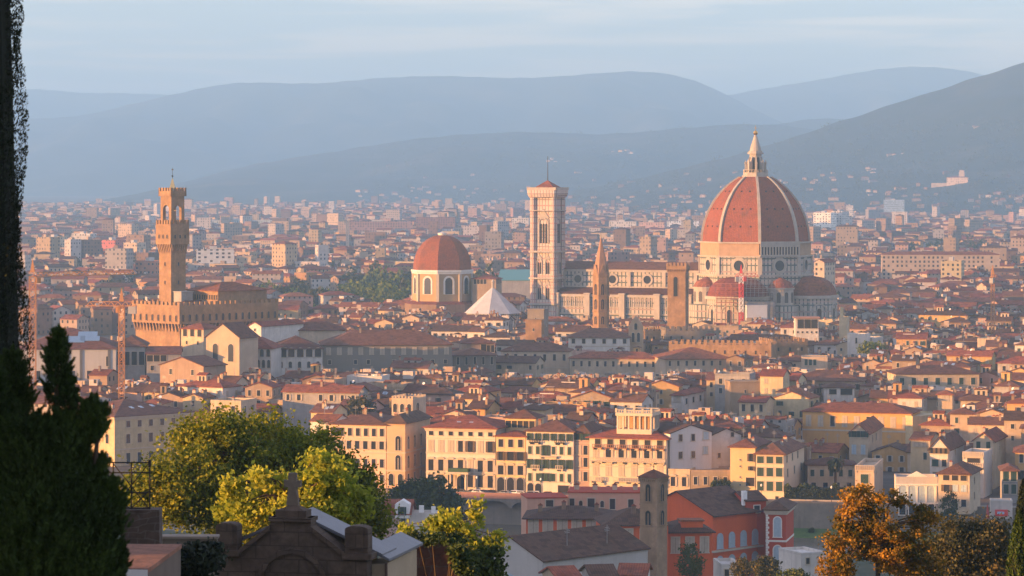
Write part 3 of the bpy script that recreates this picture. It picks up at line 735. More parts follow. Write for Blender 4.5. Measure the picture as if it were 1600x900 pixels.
# ---------------------------------------------------------------- the bell tower beside it
def campanile():
    b = B('bell_tower', 'square striped pink and white marble bell tower with flat red roof and pole', 'bell tower', 833.5, 865.5, 300, 1690., 22.5, 11.6, roof=('none', 0), wallm=MARBC, pad=3)
    W, D, rt = b.w, b.d, b.root
    for x, y in ((0, 0), (W, 0), (W, D), (0, D)):
        m = MB(); m.prism(octa(1.75, x, y), 0, 78.6); m.build('corner_buttress', [MARBC], rt)
    for z, t, e in ((11, .8, 2.2), (22, .9, 2.3), (35.6, .9, 2.3), (49.6, 1.0, 2.4), (71.5, .5, 2.1)):
        m = MB(); m.prism(octa_sq(W, D, e), z, z+t); m.build('string_course', [MARBW], rt)
    m = MB(); m.prism(octa_sq(W, D, 2.0), 78.6, 80.2, 0, True, octa_sq(W, D, 2.8)); m.prism(octa_sq(W, D, 2.9), 80.2, 82.2); m.prism(octa_sq(W, D, 3.1), 82.2, 82.6); m.build('cornice', [MARBC], rt)
    m = MB()
    for a in ((-2.3, W+2.3, -2.9, -2.6), (-2.3, W+2.3, D+2.6, D+2.9), (-2.9, -2.6, -2.3, D+2.3), (W+2.6, W+2.9, -2.3, D+2.3)): m.box(*a, 82.6, 84.0)
    m.build('balustrade', [MARBW], rt)
    m = MB(); m.prism([(-.8, -.8), (W+.8, -.8), (W+.8, D+.8), (-.8, D+.8)], 83, 87.6, 0, True, [(W/2-.3, D/2-.3), (W/2+.3, D/2-.3), (W/2+.3, D/2+.3), (W/2-.3, D/2+.3)]); m.build('roof', [TM['red']], rt)
    m = MB(); m.tube((W/2, D/2, 87), (W/2, D/2, 100.5), .28, .12, 6); m.build('pole', [IRON], rt)
    for face in ('f', 'r', 'l'):
        L_ = W if face == 'f' else D
        def put(u, z, mb, nm, mats):
            loc, rz = ((u*L_, -.01, z), 0) if face == 'f' else ((W+.01, u*D, z), R(90)) if face == 'r' else ((-.01, (1-u)*D, z), R(-90))
            return mb.build(nm, mats, rt, loc, rz)
        def lancets(n, w_, h, tot):
            f = MB(); p = MB(); f.xz(ring(tot, h+tot*.42, .55), -.5, 0); g = MB()
            p.xz(arch(tot, h+tot*.42), -.06, 0)
            return f, p
        # great three-light window
        f, p = lancets(3, 1.1, 11.0, 4.6); f.xz([(-3.2, 13.3), (3.2, 13.3), (0, 18.2)], -.35, -.01); f.xz(ring(5.8, 14.2, .4), -.3, 0); o = put(.5, 54.5, f, 'window', [MARBW])
        p2 = MB(); [p2.xz(arch(1.15, 10.4, 0, x), -.12, .02) for x in (-1.5, 0, 1.5)]
        p2.build('lancet_pane', [DARK], o)
        q = MB(); q.xz(arch(4.6, 12.9), -.055, 0); q.build('tracery', [MARBC], o)
        for zb in (38.3, 24.9):
            for u in (.3, .7):
                f = MB(); f.xz(ring(2.3, 7.6, .45), -.4, 0); f.xz([(-1.7, 7.9), (1.7, 7.9), (0, 10.2)], -.3, -.01); o = put(u, zb, f, 'window', [MARBW])
                p2 = MB(); [p2.xz(arch(.85, 6.0, 0, x), -.12, .02) for x in (-.58, .58)]; p2.build('lancet_pane', [DARK], o)
                q = MB(); q.xz(arch(2.3, 7.5), -.055, 0); q.build('tracery', [MARBC], o)
def octa_sq(W, D, e):
    k = e*.55; return [(-e+k, -e), (W+e-k, -e), (W+e, -e+k), (W+e, D+e-k), (W+e-k, D+e), (-e+k, D+e), (-e, D+e-k), (-e, -e+k)]
campanile()

# ---------------------------------------------------------------- the town hall palace with its tower
def palazzo():
    b = B('battlemented_palace', 'battlemented brown stone palace with a tall corbelled clock-less tower', 'palace', 212, 281, 506, 1305., 45, 50., roof=('none', 0), wallm=ST, pad=4)
    b.root['label'] = 'battlemented brown stone palace with a tall corbelled lookout tower and spire'
    W, D, rt = b.w, b.d, b.root; z1 = b.h; zg = ZP(478, 1305)
    m = MB(); m.box(-1.1, W+1.1, -1.1, D+1.1, z1+.8, zg); gl = m.build('gallery', [ST], rt)
    def corbels(parent, W, D, z0, z1, e, step, base=(0, 0)):
        """pointed corbel arches under an overhanging storey, shown as deep brackets round the sides"""
        c = MB(); bx, by = base
        n = int(W/step)
        for i in range(n+1):
            x = bx+W*i/n
            c.yz([(by, z0), (by-e, z1), (by, z1)], x-.28, x+.28); c.yz([(by+D, z0), (by+D, z1), (by+D+e, z1)], x-.28, x+.28)
        n = int(D/step)
        for i in range(n+1):
            y = by+D*i/n
            c.xz([(bx, z0), (bx, z1), (bx-e, z1)], y-.28, y+.28); c.xz([(bx+W, z0), (bx+W+e, z1), (bx+W, z1)], y-.28, y+.28)
        c.build('corbel_frieze', [ST], parent)
    corbels(rt, W, D, z1-2.8, z1+.8, 1.1, 2.0)
    # openings under the corbel arches
    for i in range(12):
        u = (i+.5)/12
        p = MB(); p.xz(arch(.75, 2.3), -.04, 0); p.build('arch_opening', [DARK], rt, (u*W, -.01, z1-2.3), 0)
    for i in range(22):
        p = MB(); p.xz(arch(.75, 2.3), -.04, 0); p.build('arch_opening', [DARK], rt, (W+.01, (i+.5)/22*D, z1-2.3), R(90))
    for i in range(8): win(gl, ((i+.5)/8*(W+2)-1, -1.11, ZP(499, 1305)), 0, 'a', 1.05, 2.5, ST, False)
    for i in range(15): win(gl, (W+1.11, (i+.5)/15*(D+2)-1, ZP(499, 1305)), R(90), 'a', 1.2, 2.8, ST, False)
    for L_, loc, rz in ((W+2.2, (-1.1, -1.1, 0), 0), (D+2.2, (W+1.1, -1.1, 0), R(90)), (W+2.2, (W+1.1, D+1.1, 0), R(180)), (D+2.2, (-1.1, D+1.1, 0), R(-90))):
        m = MB(); m.xz(crenel(L_, zg+.004, zg+1.0, zg+2.3, 1.5, 1.2), .003, .6); m.build('crenellated_parapet', [ST], rt, loc, rz)
    m = MB(); hip_roof(m, 2.2, W-2.2, 2.2, D-2.2, zg-1, 3.0); m.build('roof', [TM['brown']], rt)
    # tall hall behind with its own roof
    hb = MB(); hb.box(0, 20, 0, 26, 0, ZP(449, 1350)); h2 = hb.build('great_hall', [ST], rt, (W-22.5, 22, 0)); hz = ZP(449, 1350)
    r = MB(); hip_roof(r, -.8, 20.8, -.8, 26.8, hz, 3.2); r.build('hall_roof', [TM['red']], h2)
    for i in range(13): win(h2, ((i+.5)/13*20, -.01, hz-3.4), 0, 'l', .8, 1.9, ST, False)
    # tower
    s = 7.7; Yt = 1312.; xt = (269.5-CX)*Yt/F
    c45 = math.sqrt(.5)
    dx, dy = xt-b.A[0], Yt-s*c45-b.A[1]
    tx, ty = dx*c45-dy*c45, dx*c45+dy*c45          # near corner of the tower in the palace's own axes
    tx -= s
    tz1, tz2, tz3, tz4 = ZP(392, Yt), ZP(352, Yt), ZP(347, Yt), ZP(297, Yt)
    m = MB(); m.box(tx, tx+s, ty, ty+s, zg-2, tz1); tw = m.build('tower', [ST], rt)
    m = MB(); e = 1.0; m.box(tx-e, tx+s+e, ty-e, ty+s+e, tz1+2.8, tz2); tg = m.build('tower_gallery', [ST], tw)
    corbels(tw, s, s, tz1-1.2, tz1+2.8, e, 1.1, (tx, ty))
    for f in range(4):
        rz = R(90*f); cx_, cy2 = tx+s/2, ty+s/2; hw = s/2+e
        def at(u, d, z): return (cx_+u*math.cos(rz)+d*math.sin(rz), cy2+u*math.sin(rz)-d*math.cos(rz), z)
        m = MB(); m.xz(crenel(2*hw, tz2+.004, tz2+.5, tz3+.9, .95, .75), 0, .45); m.build('crenellated_parapet', [ST], tw, at(-hw, hw, 0), rz)
        for u in (-2.6, 0, 2.6): win(tw, at(u, hw+.01, tz1+5.2), rz, 'a', .8, 1.5, ST, False)
        for z in (tz1-6, tz1-13.5): win(tw, at(0, s/2+.01, z), rz, 's', .7, 1.4, ST, False)
    # belfry: four corner piers with arches between them
    bs = s-.8; bx, by = tx+.4, ty+.4
    m = MB(); zb = tz2+.2; za = zb+8.6
    for px_ in (0, 1):
        for py_ in (0, 1):
            x, y = bx+px_*(bs-1.5), by+py_*(bs-1.5); m.box(x, x+1.5, y, y+1.5, zb, za)
    m.box(bx+.0, bx+bs, by, by+bs, za, tz4-1.4); m.build('belfry', [ST], tw)
    for f in range(4):
        rz = R(90*f); cx_, cy2, hw = bx+bs/2, by+bs/2, bs/2
        def at(u, d, z): return (cx_+u*math.cos(rz)+d*math.sin(rz), cy2+u*math.sin(rz)-d*math.cos(rz), z)
        a = MB(); o_ = bs-3.0; pts = [(-o_/2, za-.002), (-o_/2, za-2.4)]+[(-o_/2*math.cos(math.pi*k/10), za-2.4+1.9*math.sin(math.pi*k/10)) for k in range(1, 10)]+[(o_/2, za-2.4), (o_/2, za-.002)]
        a.xz(pts, .1, 1.2); a.build('arch', [ST], tw, at(0, hw, 0), rz)
        a = MB(); a.lathe([(.5, zb), (.45, zb+5.6), (.7, zb+6.2)], 10); a.build('column', [ST], tw, at(0, hw-.7, 0)) if f in (0, 1) and False else None
        m = MB(); m.xz(crenel(bs+1.2, tz4-1.4+.004, tz4-.4, tz4+1.0, .9, .7), 0, .4); m.build('crenellated_parapet', [ST], tw, at(-hw-.6, hw+.6, 0), rz)
        m = MB(); m.box(-hw-.62, hw+.62, -.62, 0, tz4-2.5, tz4-1.4); m.build('cornice', [ST], tw, at(0, hw, 0), rz)
    bell = MB(); bell.lathe([(.95, za-4.8), (.75, za-4.3), (.55, za-3.6), (.35, za-3.1), (.06, za-2.9)], 14, bx+bs/2, by+bs/2); bell.box(bx+1.2, bx+bs-1.2, by+bs/2-.12, by+bs/2+.12, za-2.9, za-2.6); bell.build('bell', [plain('bronze', (.16, .12, .06), .4, .7)], tw)
    cx_, cy2 = bx+bs/2, by+bs/2; zs_ = tz4-1.0
    m = MB(); m.prism(octa(2.3, cx_, cy2, 0, 4), zs_, ZP(279, Yt), 0, True, octa(.25, cx_, cy2, 0, 4)); m.build('spire', [plain('green_copper', (.30, .30, .20), .6)], tw)
    m = MB(); m.tube((cx_, cy2, ZP(281, Yt)), (cx_, cy2, ZP(262, Yt)), .1, .06, 6); m.lathe([(.1, ZP(275, Yt)-.4), (.5, ZP(275, Yt)), (.1, ZP(275, Yt)+.4)], 10, cx_, cy2); m.box(cx_-.5, cx_+.5, cy2-.08, cy2+.08, ZP(266, Yt), ZP(264, Yt)); m.build('finial', [IRON], tw)
    m = MB(); m.box(tx+s+.4, tx+s+5.4, ty+1, ty+7, zg-1, ZP(456, 1310)); m.box(tx+s+.1, tx+s+5.7, ty+.7, ty+7.3, ZP(456, 1310)+.003, ZP(456, 1310)+.4); m.build('stair_head', [WM['grey']], rt)
palazzo()

# ---------------------------------------------------------------- domed chapel, baptistery, market roof
def chapel_dome():
    Y = 1800.; k = Y/F; rt = thing('domed_chapel', 'ochre drum church with plain red dome and white-framed arched windows', 'chapel', ((691-CX)*k, Y, 0), R(-30))
    TAKEN.append((rt.location.x-24, Y-24, 0, 48, 48, 0))
    z0, z1, z2 = ZP(470, Y), ZP(421, Y), ZP(367, Y); r = 47*k*1.0
    m = MB(); m.prism(octa(r), z0-2, z1-1.2); m.build('drum', [stone('ochre_drum', (.46, .30, .14), .15, .2)], rt)
    m = MB(); m.prism(octa(r+.9), z1-1.2, z1); m.prism(octa(r+.5), z1-2.2, z1-1.3); m.build('cornice', [TRIMW], rt)
    m = MB(); m.prism(octa(r+4.5), 0, z0-1.4); m.prism(octa(r+4.6), z0-1.4, z0+.2, 1, True, octa(r+.2)); m.build('lower_storey', [WM['brown'], TM['red']], rt)
    pr = [(r*.985*math.cos(t_)**.92 if t_ < 1.5 else 2.0, z1+(z2-z1)*math.sin(t_)) for t_ in [1.46*i/11 for i in range(12)]]
    m = MB(); m.lathe(pr, 8, ph=R(22.5)); dm = m.build('dome', [BRICKD], rt)
    m = MB(); m.lathe([(2.3, z2-1.2), (2.3, z2+.5), (2.6, z2+.55), (2.6, z2+.9), (.4, z2+1.6)], 12); m.build('lantern_cap', [TRIMW], rt)
    ap = r*math.cos(R(22.5))
    for q in range(8):
        a = R(45*q); win(rt, (ap*math.cos(a), ap*math.sin(a), z0+4.2), a+R(90), 'a', 4.2, 9.2, TRIMW, True)
        f = MB(); f.xz(ring(4.7, 9.5, .8), -.22, 0); f.build('window_surround', [TRIMW], rt, (ap*math.cos(a), ap*math.sin(a), z0+4.2), a+R(90))
        a = R(22.5+45*q); f = MB(); f.box(-.85, .85, -.4, .6, z0-1, z1-2.21); f.build('pilaster', [TRIM], rt, (r*math.cos(a), r*math.sin(a), 0), a+R(90))
        if q in (5, 6): continue
chapel_dome()
def baptistery():
    Y = 1680.; k = Y/F; rt = thing('baptistery', 'octagonal baptistery under a smooth white pyramid roof with little lantern', 'baptistery', ((770-CX)*k, Y, 0), R(-30))
    r = 43*k; z0, z1 = ZP(489, Y), ZP(450, Y); TAKEN.append((rt.location.x-16, Y-16, 0, 32, 32, 0))
    m = MB(); m.prism(octa(r*.97), 0, z0); m.build('wall', [MARB], rt)
    m = MB(); m.prism(octa(r+.6), z0, z1, 0, True, octa(.8)); m.build('roof', [LEAD], rt)
    m = MB(); m.lathe([(.75, z1-.3), (.75, z1+2.8), (1.1, z1+2.9), (1.1, z1+3.2), (.1, z1+4.8)], 8); m.build('lantern', [MARBW], rt)
baptistery()
b = B('belvedere_house', 'red roofed brick block with arched loggia beside the plain red chapel dome', 'house', 738, 775, 436, 1790., 14, 13, 'tan', ('hip', 2.2), 'red'); b.row(440, 4, 'l', 1.6, 2.6, a=.05, b=.6); b.row(440, 3, 'l', 1.8, 2.6, 'r')
b = B('market_hall', 'teal green glazed market roof left of the striped bell tower', 'market', 778, 850, 438, 2100., 4, 60, roof=('gx', 6.0), rmat=plain('teal_roof', (.10, .27, .25), .5), wallm=WM['grey'])
# ---------------------------------------------------------------- slender towers
def badia():
    Y = 1480.; k = Y/F; rt = thing('spire_tower', 'slim brown hexagonal bell tower with pointed stone spire before the cathedral nave', 'bell tower', ((939-CX)*k, Y, 0), R(12))
    r = 13.2*k; z1, z2 = ZP(430, Y), ZP(370, Y); TAKEN.append((rt.location.x-5, Y-5, 0, 10, 10, 1))
    hx = lambda q: octa(q, 0, 0, 0, 6)
    m = MB(); m.prism(hx(r), 0, z1); m.build('tower', [ST], rt)
    for z in (ZP(512, Y), ZP(487, Y), ZP(462, Y), z1-.1):
        m = MB(); m.prism(hx(r+.35), z, z+.5); m.build('string_course', [ST], rt)
    m = MB(); m.prism(hx(r+.1), z1+.4, z2, 0, True, hx(.12)); sp = m.build('spire', [stone('spire_stone', (.36, .20, .12), .2, .5)], rt)
    m = MB(); m.tube((0, 0, z2-.3), (0, 0, z2+1.8), .08, .05, 5); m.build('finial', [IRON], rt)
    ap = r*math.cos(R(30))
    for q in range(6):
        a = R(30+60*q)
        for py_, h_ in ((452, 5.0), (475, 4.6), (500, 3.6)):
            win(rt, (ap*math.cos(a), ap*math.sin(a), ZP(py_, Y)-h_/2), a+R(90), 'am', 1.5, h_, ST, False)
        g = MB(); g.xz([(-1.5, z1+.41), (1.5, z1+.41), (0, z1+5.0)], -.1, .55); g.build('gablet', [ST], rt, (ap*math.cos(a), ap*math.sin(a), 0), a+R(90))
badia()
def bargello():
    b = B('battlemented_tower', 'square orange stone tower with tall belfry slit before the cathedral nave', 'tower', 1043, 1071, 421, 1440., 14, 7.6, roof=('none', 0), wallm=ST, pad=1)
    W, D, H, rt = b.w, b.d, b.h, b.root
    m = MB(); m.box(-.5, W+.5, -.5, D+.5, H, H+1.2); m.build('corbel_gallery', [ST], rt)
    for L_, loc, rz in ((W+1, (-.5, -.5, 0), 0), (D+1, (W+.5, -.5, 0), R(90)), (W+1, (W+.5, D+.5, 0), R(180)), (D+1, (-.5, D+.5, 0), R(-90))):
        m = MB(); m.xz(crenel(L_, H+1.203, H+1.6, H+2.9, .95, .8), .003, .5); m.build('crenellated_parapet', [ST], rt, loc, rz)
    c = MB()
    for i in range(9): c.yz([(0, H-1.3), (-.5, H), (0, H)], W*i/8-.2, W*i/8+.2); c.xz([(W, H-1.3), (W+.5, H), (W, H)], D*i/8-.2, D*i/8+.2)
    c.build('corbel_frieze', [ST], rt)
    for face, rz, loc in (('f', 0, (W*.45, -.01, ZP(463, 1440))), ('r', R(90), (W+.01, D/2, ZP(463, 1440)))):
        win(rt, loc, rz, 'a', 1.9, 8.8, ST)
    # the courtyard palace walls round its foot
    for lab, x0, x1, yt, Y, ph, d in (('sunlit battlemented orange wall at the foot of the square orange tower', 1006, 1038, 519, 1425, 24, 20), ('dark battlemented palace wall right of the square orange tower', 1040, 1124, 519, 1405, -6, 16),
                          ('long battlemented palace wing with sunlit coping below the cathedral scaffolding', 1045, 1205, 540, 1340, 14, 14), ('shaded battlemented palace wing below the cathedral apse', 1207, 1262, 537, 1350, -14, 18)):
        q = B('battlemented_palace', lab, 'palace', x0, x1, yt, Y, ph, d, roof=('none', 0), wallm=ST if lab[0] in 'sl' else STD, pad=1)  # dark wall by the tower has its shade put into the stone colour
        for L_, loc, rz in ((q.w, (0, 0, 0), 0), (q.d, (q.w, 0, 0), R(90)), (q.w, (q.w, q.d, 0), R(180)), (q.d, (0, q.d, 0), R(-90))):
            m = MB(); m.xz(crenel(L_, q.h+.003, q.h+.7, q.h+1.9, 1.4, 1.1), .003, .5); m.build('crenellated_parapet', [q.wm], q.root, loc, rz)
        r = MB(); r.box(.6, q.w-.6, .6, q.d-.6, q.h-.4, q.h+.2); r.build('roof', [TM['brown']], q.root)
        q.row(yt+9, max(3, int(q.w/4)), 'l', .8, 1.5, frame=q.wm, sub=False)
bargello()
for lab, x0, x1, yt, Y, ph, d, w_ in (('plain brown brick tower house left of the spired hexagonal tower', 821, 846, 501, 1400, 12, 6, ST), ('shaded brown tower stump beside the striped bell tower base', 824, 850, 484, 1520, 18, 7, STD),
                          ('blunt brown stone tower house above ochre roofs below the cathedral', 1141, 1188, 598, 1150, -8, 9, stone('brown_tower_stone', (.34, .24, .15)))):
    q = B('tower_house', lab, 'tower', x0, x1, yt, Y, ph, d, roof=('none', 0), wallm=w_, pad=1)
    m = MB(); m.box(-.2, q.w+.2, -.2, q.d+.2, q.h+.003, q.h+.5); m.build('coping', [w_], q.root)
    q.row(yt+14, 1, 's', .7, 1.2, sub=False); q.row(yt+24, 1, 's', .6, 1.0, 'r', sub=False)
def bell_gable():
    Y = 1380.; x0, x1 = 982, 1005; b = B('bell_gable', 'stone bell gable with stacked arched openings in front of the orange tower', 'bell gable', x0, x1, 512, Y, 6, 1.6, roof=('none', 0), wallm=stone('gable_stone', (.46, .32, .2)), pad=1)
    m = MB(); m.xz([(-.1, b.h+.004), (b.w+.1, b.h+.004), (b.w*.8, b.h+2.8), (b.w*.5, b.h+5.2), (b.w*.2, b.h+2.8)], 0, 1.6); m.build('gable_top', [b.wm], b.root)
    for u, py_, h_ in ((.32, 527, 4.0), (.68, 527, 4.0)): b.row(py_, 1, 'a', 1.2, h_, a=u-.2, b=u+.2)
    b.row(510, 1, 'a', 1.3, 2.8, a=.2, b=.8)
bell_gable()
# ---------------------------------------------------------------- the riverside row, left to right
G_ROW = None
rowY = lambda px: (910+TAN*21.8)/(1+TAN*(px-CX)/F)       # the building line along the river road
# corner palace with yellow walls
b = B('corner_palace', 'pale yellow corner palace with skylights in its roof behind the iron railing', 'palace', 179, 300, 652, 995., -44, 30, 'yellow', ('hip', 4.0), 'brown', cornice=True)
for py_, h_ in ((664, 2.0), (687, 2.8), (718, 3.4)):
    b.row(py_, 6, 'p', 1.5, h_, a=.1, b=.97); b.row(py_, 5, 'p', 1.5, h_, 'l', a=.2, b=.95)
b.band(703); b.sky(.38, .22); b.sky(.5, .22); b.sky(.66, .24); b.chim((.2, .3, 0), (.8, .3, 2)); b.ant(.5, .5)
# peach palace and its arched neighbour
b = B('peach_palace', 'long peach palace with a row of half-shuttered windows by the big green tree', 'palace', 514, 603, 663, rowY(514), 16, 22, 'pink', ('hip', 2.6), 'brown', wallm=stone('plaster_peach', (.68, .46, .31), .1, .1))
b.row(674, 1, 'l', 4.0, 2.4, a=0, b=.3, frame=TRIM); b.row(674, 5, 'p', 1.2, 2.2, a=.3, b=1); b.row(694, 7, 'w', 1.3, 2.3); b.row(722, 7, 'p', 1.2, 2.4); b.row(745, 3, 'p', 1.2, 2.3, a=0, b=.6); b.row(747, 1, 'd', 2.4, 4.4, a=.6, b=.88); b.row(746, 1, 'p', 1.2, 2.3, a=.86, b=1)
b.band(684); b.band(706); b.chim((.5, .35, 1), (.75, .4, 0)); b.ant(.3, .4)
b = B('arched_palace', 'tan palace with big twin-light arched windows on the shaded street corner', 'palace', 604, 633, 662, rowY(604), 16, 24, roof=('hip', 2.4), rmat='dark', wallm=stone('plaster_sand', (.56, .37, .22), .14, .2), htop=None)
for py_ in (692, 722): b.row(py_, 1, 'am', 1.6, 4.2, a=.3, b=.95); b.row(py_, 3, 'am', 1.5, 3.6, 'r', a=0, b=.75)
b.row(749, 2, 'd', 1.5, 3.4); b.row(748, 3, 'p', 1.3, 2.6, 'r', a=0, b=.75); b.band(707, .35); b.band(735, .35); b.chim((.4, .5, 0), (.7, .3, 1))
# white palace with the porch
b = B('white_palace', 'grand cream white palace with curved window pediments and columned porch', 'palace', 666, 774, 668, rowY(666), 16, 20, 'cream', ('hip', 3.0), 'red', over=1.1, cornice=True, wallm=stone('plaster_ivory', (.62, .52, .40), .08, .1))
b.row(676, 7, 's', 1.3, 1.3); b.row(696, 7, 'bc', 1.5, 3.2, skip=(3, 4, 6)); 
for i in (3, 4, 6): b.row(696, 1, 'b' if i != 3 else 'w', 1.4, 3.2, a=i/7, b=(i+1)/7)
b.row(726, 7, 'ped', 1.5, 3.2, skip=(4,)); b.row(726, 1, 'pc', 1.5, 3.2, a=4/7, b=5/7); b.row(750, 7, 'ped', 1.5, 3.4, skip=(3,)); b.band(707, .35); b.band(738, .45); b.band(684, .2)
pm = MB(); xm = b.w*.5
for q in (-2.3, 2.3): pm.lathe([(.42, 0), (.36, 4.6), (.55, 4.9)], 10, xm+q, -2.2)
pm.box(xm-3.1, xm+3.1, -2.9, 0, 4.9, 5.5); pm.build('porch', [TRIM], b.root)
pm = MB(); pm.box(xm-3.0, xm+3.0, -2.8, -.2, 5.5, 6.5); pm.build('planter_hedge', [plain('box_hedge', (.05, .09, .04), .9)], b.root)
win(b.root, (xm, -.01, 0), 0, 'd', 2.2, 4.2); b.sky(.42, .16); b.sky(.6, .16)
# ochre house with loggia
b = B('ochre_house', 'narrow ochre house with grey arcaded ground floor and rooftop loggia', 'house', 775, 821, 682, rowY(775), 16, 9, 'ochre', ('hip', 1.4), 'red', wallm=stone('plaster_honey', (.66, .47, .24), .1, .15))
b.row(692, 3, 'p', 1.4, 2.2); b.row(712, 1, 'b', 1.3, 2.5, a=0, b=.33); b.row(712, 2, 'b', 1.9, 2.5, a=.33, b=1); b.row(734, 3, 'ped', 1.6, 2.6)
gm = MB(); gm.box(-.06, b.w+.06, -.12, 0, 0, b.z(746)); gm.build('ground_storey', [WM['grey']], b.root)
for i, k in enumerate((.17, .5, .83)): win(b.root, (k*b.w, -.13, .1), 0, 'd', 2.1, 4.0, WM['grey'])
lg = MB(); z = b.h; lg.box(.2, b.w+.5, 9.3, 18, 0, z+4.6, 0); l2 = lg.build('rear_wing', [b.wm], b.root); r = MB(); hip_roof(r, -.4, b.w+1, 8.2, 18.6, z+4.6, 2.2); r.build('rear_roof', [TM['brown']], l2)
for i in range(5): win(l2, (.2+(i+.5)/5*b.w, 9.29, z+1.9), 0, 'l', 1.7, 2.0, b.wm, False)
# cream house with green shutters
b = B('shuttered_house', 'cream five storey house with rows of bright green shutters on the riverside', 'house', 822, 896, 674, rowY(822), 16, 19, 'cream', ('hip', 2.8), 'brown', wallm=stone('plaster_milk', (.62, .53, .42), .08, .1))
b.row(682, 6, 'g', .95, 2.0); b.row(703, 6, 'gc', 1.1, 2.2, skip=(2,)); b.row(703, 1, 'g', 1.3, 3.0, a=2/6, b=3/6); b.row(724, 6, 'g', 1.0, 2.6); b.row(745, 6, 'gc', 1.1, 2.2, skip=(2,)); b.row(745, 1, 'g', 1.9, 2.4, a=2/6, b=3/6)
b.row(763, 1, 'd', 1.8, 3.2, a=.02, b=.17); b.row(764, 1, 'd', 1.9, 3.4, a=.16, b=.36); b.row(764, 1, 'l', 3.2, 2.6, a=.62, b=.96)
b.bal(690, .08, .3, 1.0, .9, IRON); b.bal(690, .62, .82, 1.0, .9, IRON); b.bal(712, .3, .66, .9, .2); b.bal(731, .12, .3); b.bal(731, .64, .8); b.band(752, .3); b.chim((.2, .25, 3), (.55, .4, 1), (.95, .4, 0))
b = B('pink_house', 'narrow dusty pink house squeezed between green shutters and the balconied hotel', 'house', 897, 921, 677, rowY(897)+1, 13, 18, 'pink', ('hip', 2.2), 'dark', over=.4)
b.row(682, 2, 'g', 1.2, 1.9)
for py_ in (703, 722, 744): b.row(py_, 1, 'bc', 1.3, 2.4, a=.08, b=.5); b.row(py_, 1, 'p', 1.2, 2.6, a=.55, b=.95); b.band(py_-11, .2)
# hotel with loggia on the roof
hotel = b = B('balconied_hotel', 'cream hotel with long stone balconies and a columned rooftop loggia', 'hotel', 921, 1041, 684, rowY(921), 17, 15, 'cream', ('hip', 2.4), 'red', over=1.0, wallm=stone('plaster_butter', (.60, .49, .36), .08, .1))
b.row(692, 6, 'l', 1.7, 2.4, a=.03); b.row(708, 6, 'w', 1.5, 2.2, skip=(0,)); b.row(708, 1, 'bc', 1.5, 2.2, a=0, b=1/6); b.row(734, 6, 'pc', 1.5, 3.0); b.row(765, 6, 'd', 2.0, 2.6, frame=TRIM)
b.bal(719, .02, .99, 1.3, 1.1); b.bal(750, .02, .18, 1.2, 1.1); b.bal(750, .32, .96, 1.2, 1.1)
for i in range(6): b.bal(698, .03+.97*(i+.1)/6, .03+.97*(i+.9)/6, 1.0, .9, stone('terracotta_rail', (.30, .15, .09)))
b.band(728, .2); b.band(757, .3)
al = MB(); W2, D2 = 10.2, 9.0; ax, ay = b.w*.33, 2.2; za, zt = b.h+.9, b.h+7.4
al.box(ax, ax+W2, ay, ay+D2, za, za+1.6); al.box(ax-.3, ax+W2+.3, ay-.3, ay+D2+.3, zt-1.1, zt-.4); lo = al.build('roof_loggia', [b.wm], b.root)
cm = MB()
for i in range(7):
    x = ax+.25+(W2-.5)*i/6; cm.box(x-.24, x+.24, ay+.02, ay+.5, za+1.6, zt-1.1)
for i in range(1, 6):
    y = ay+.25+(D2-.5)*i/5; cm.box(ax+W2-.5, ax+W2-.02, y-.24, y+.24, za+1.6, zt-1.1); cm.box(ax+.02, ax+.5, y-.24, y+.24, za+1.6, zt-1.1)
cm.build('colonnade_frieze', [b.wm], lo)
cm = MB(); cm.box(ax+2, ax+W2-1.2, ay+3.4, ay+D2-1, za+1.6, zt-1.1); cm.build('inner_room', [WM['ochre']], lo)
cm = MB()
for a in ((ax-.2, ax+W2+.2, ay-.2, ay), (ax-.2, ax+W2+.2, ay+D2, ay+D2+.2), (ax-.2, ax, ay+.001, ay+D2), (ax+W2, ax+W2+.2, ay+.001, ay+D2)): cm.box(*a, zt+.45, zt+.65); cm.box(*a, zt-.39, zt-.2)
for i in range(15):
    x = ax+W2*i/14; cm.box(x-.13, x+.13, ay-.18, ay-.02, zt-.199, zt+.449)
    y = ay+D2*i/14; cm.box(ax+W2+.02, ax+W2+.18, y-.13, y+.13, zt-.199, zt+.449)
for x in (ax-.1, ax+W2*.25, ax+W2*.5, ax+W2*.75, ax+W2): cm.box(x-.3, x+.3, ay-.25, ay+.05, zt-.198, zt+1.0)
cm.build('balustrade', [TRIM], lo)
# grey-white blocks in the shade
b = B('grey_white_house', 'tall plain greyish white house wall in shade beside the balconied hotel', 'house', 1047, 1112, 678, 905., -26, 20, 'white', ('gy', 2.2), 'dark', over=.3, wallm=stone('plaster_cool_white', (.60, .57, .54), .1, .1))
b.row(685, 2, 'p', 1.1, 1.9, a=.1, b=.7); b.row(712, 2, 'p', 1.1, 1.9, a=.1, b=.7); b.row(683, 1, 'bl', 1.7, 2.2, a=.72, b=1); b.row(706, 1, 'bl', 1.5, 2.2, a=.7, b=1); b.chim((.6, .3, 0)); b.ant(.4, .3)
b = B('gabled_white_house', 'white gable-ended house with one small window right of the hotel', 'house', 1112, 1158, 681, 912., -24, 20, 'white', ('gy', 1.8), 'dark', over=.3)
b.row(680, 1, 'p', 1.0, 1.3, a=.5, b=.9); b.row(712, 1, 'p', .9, 1.4, a=.1, b=.4)
b = B('low_cream_house', 'low cream house with pedimented windows beside the brown bell tower', 'house', 1043, 1078, 735, rowY(1043), 16, 12, 'cream', ('flat', .5)); b.row(752, 2, 'ped', 1.2, 2.6); b.band(764, .25)
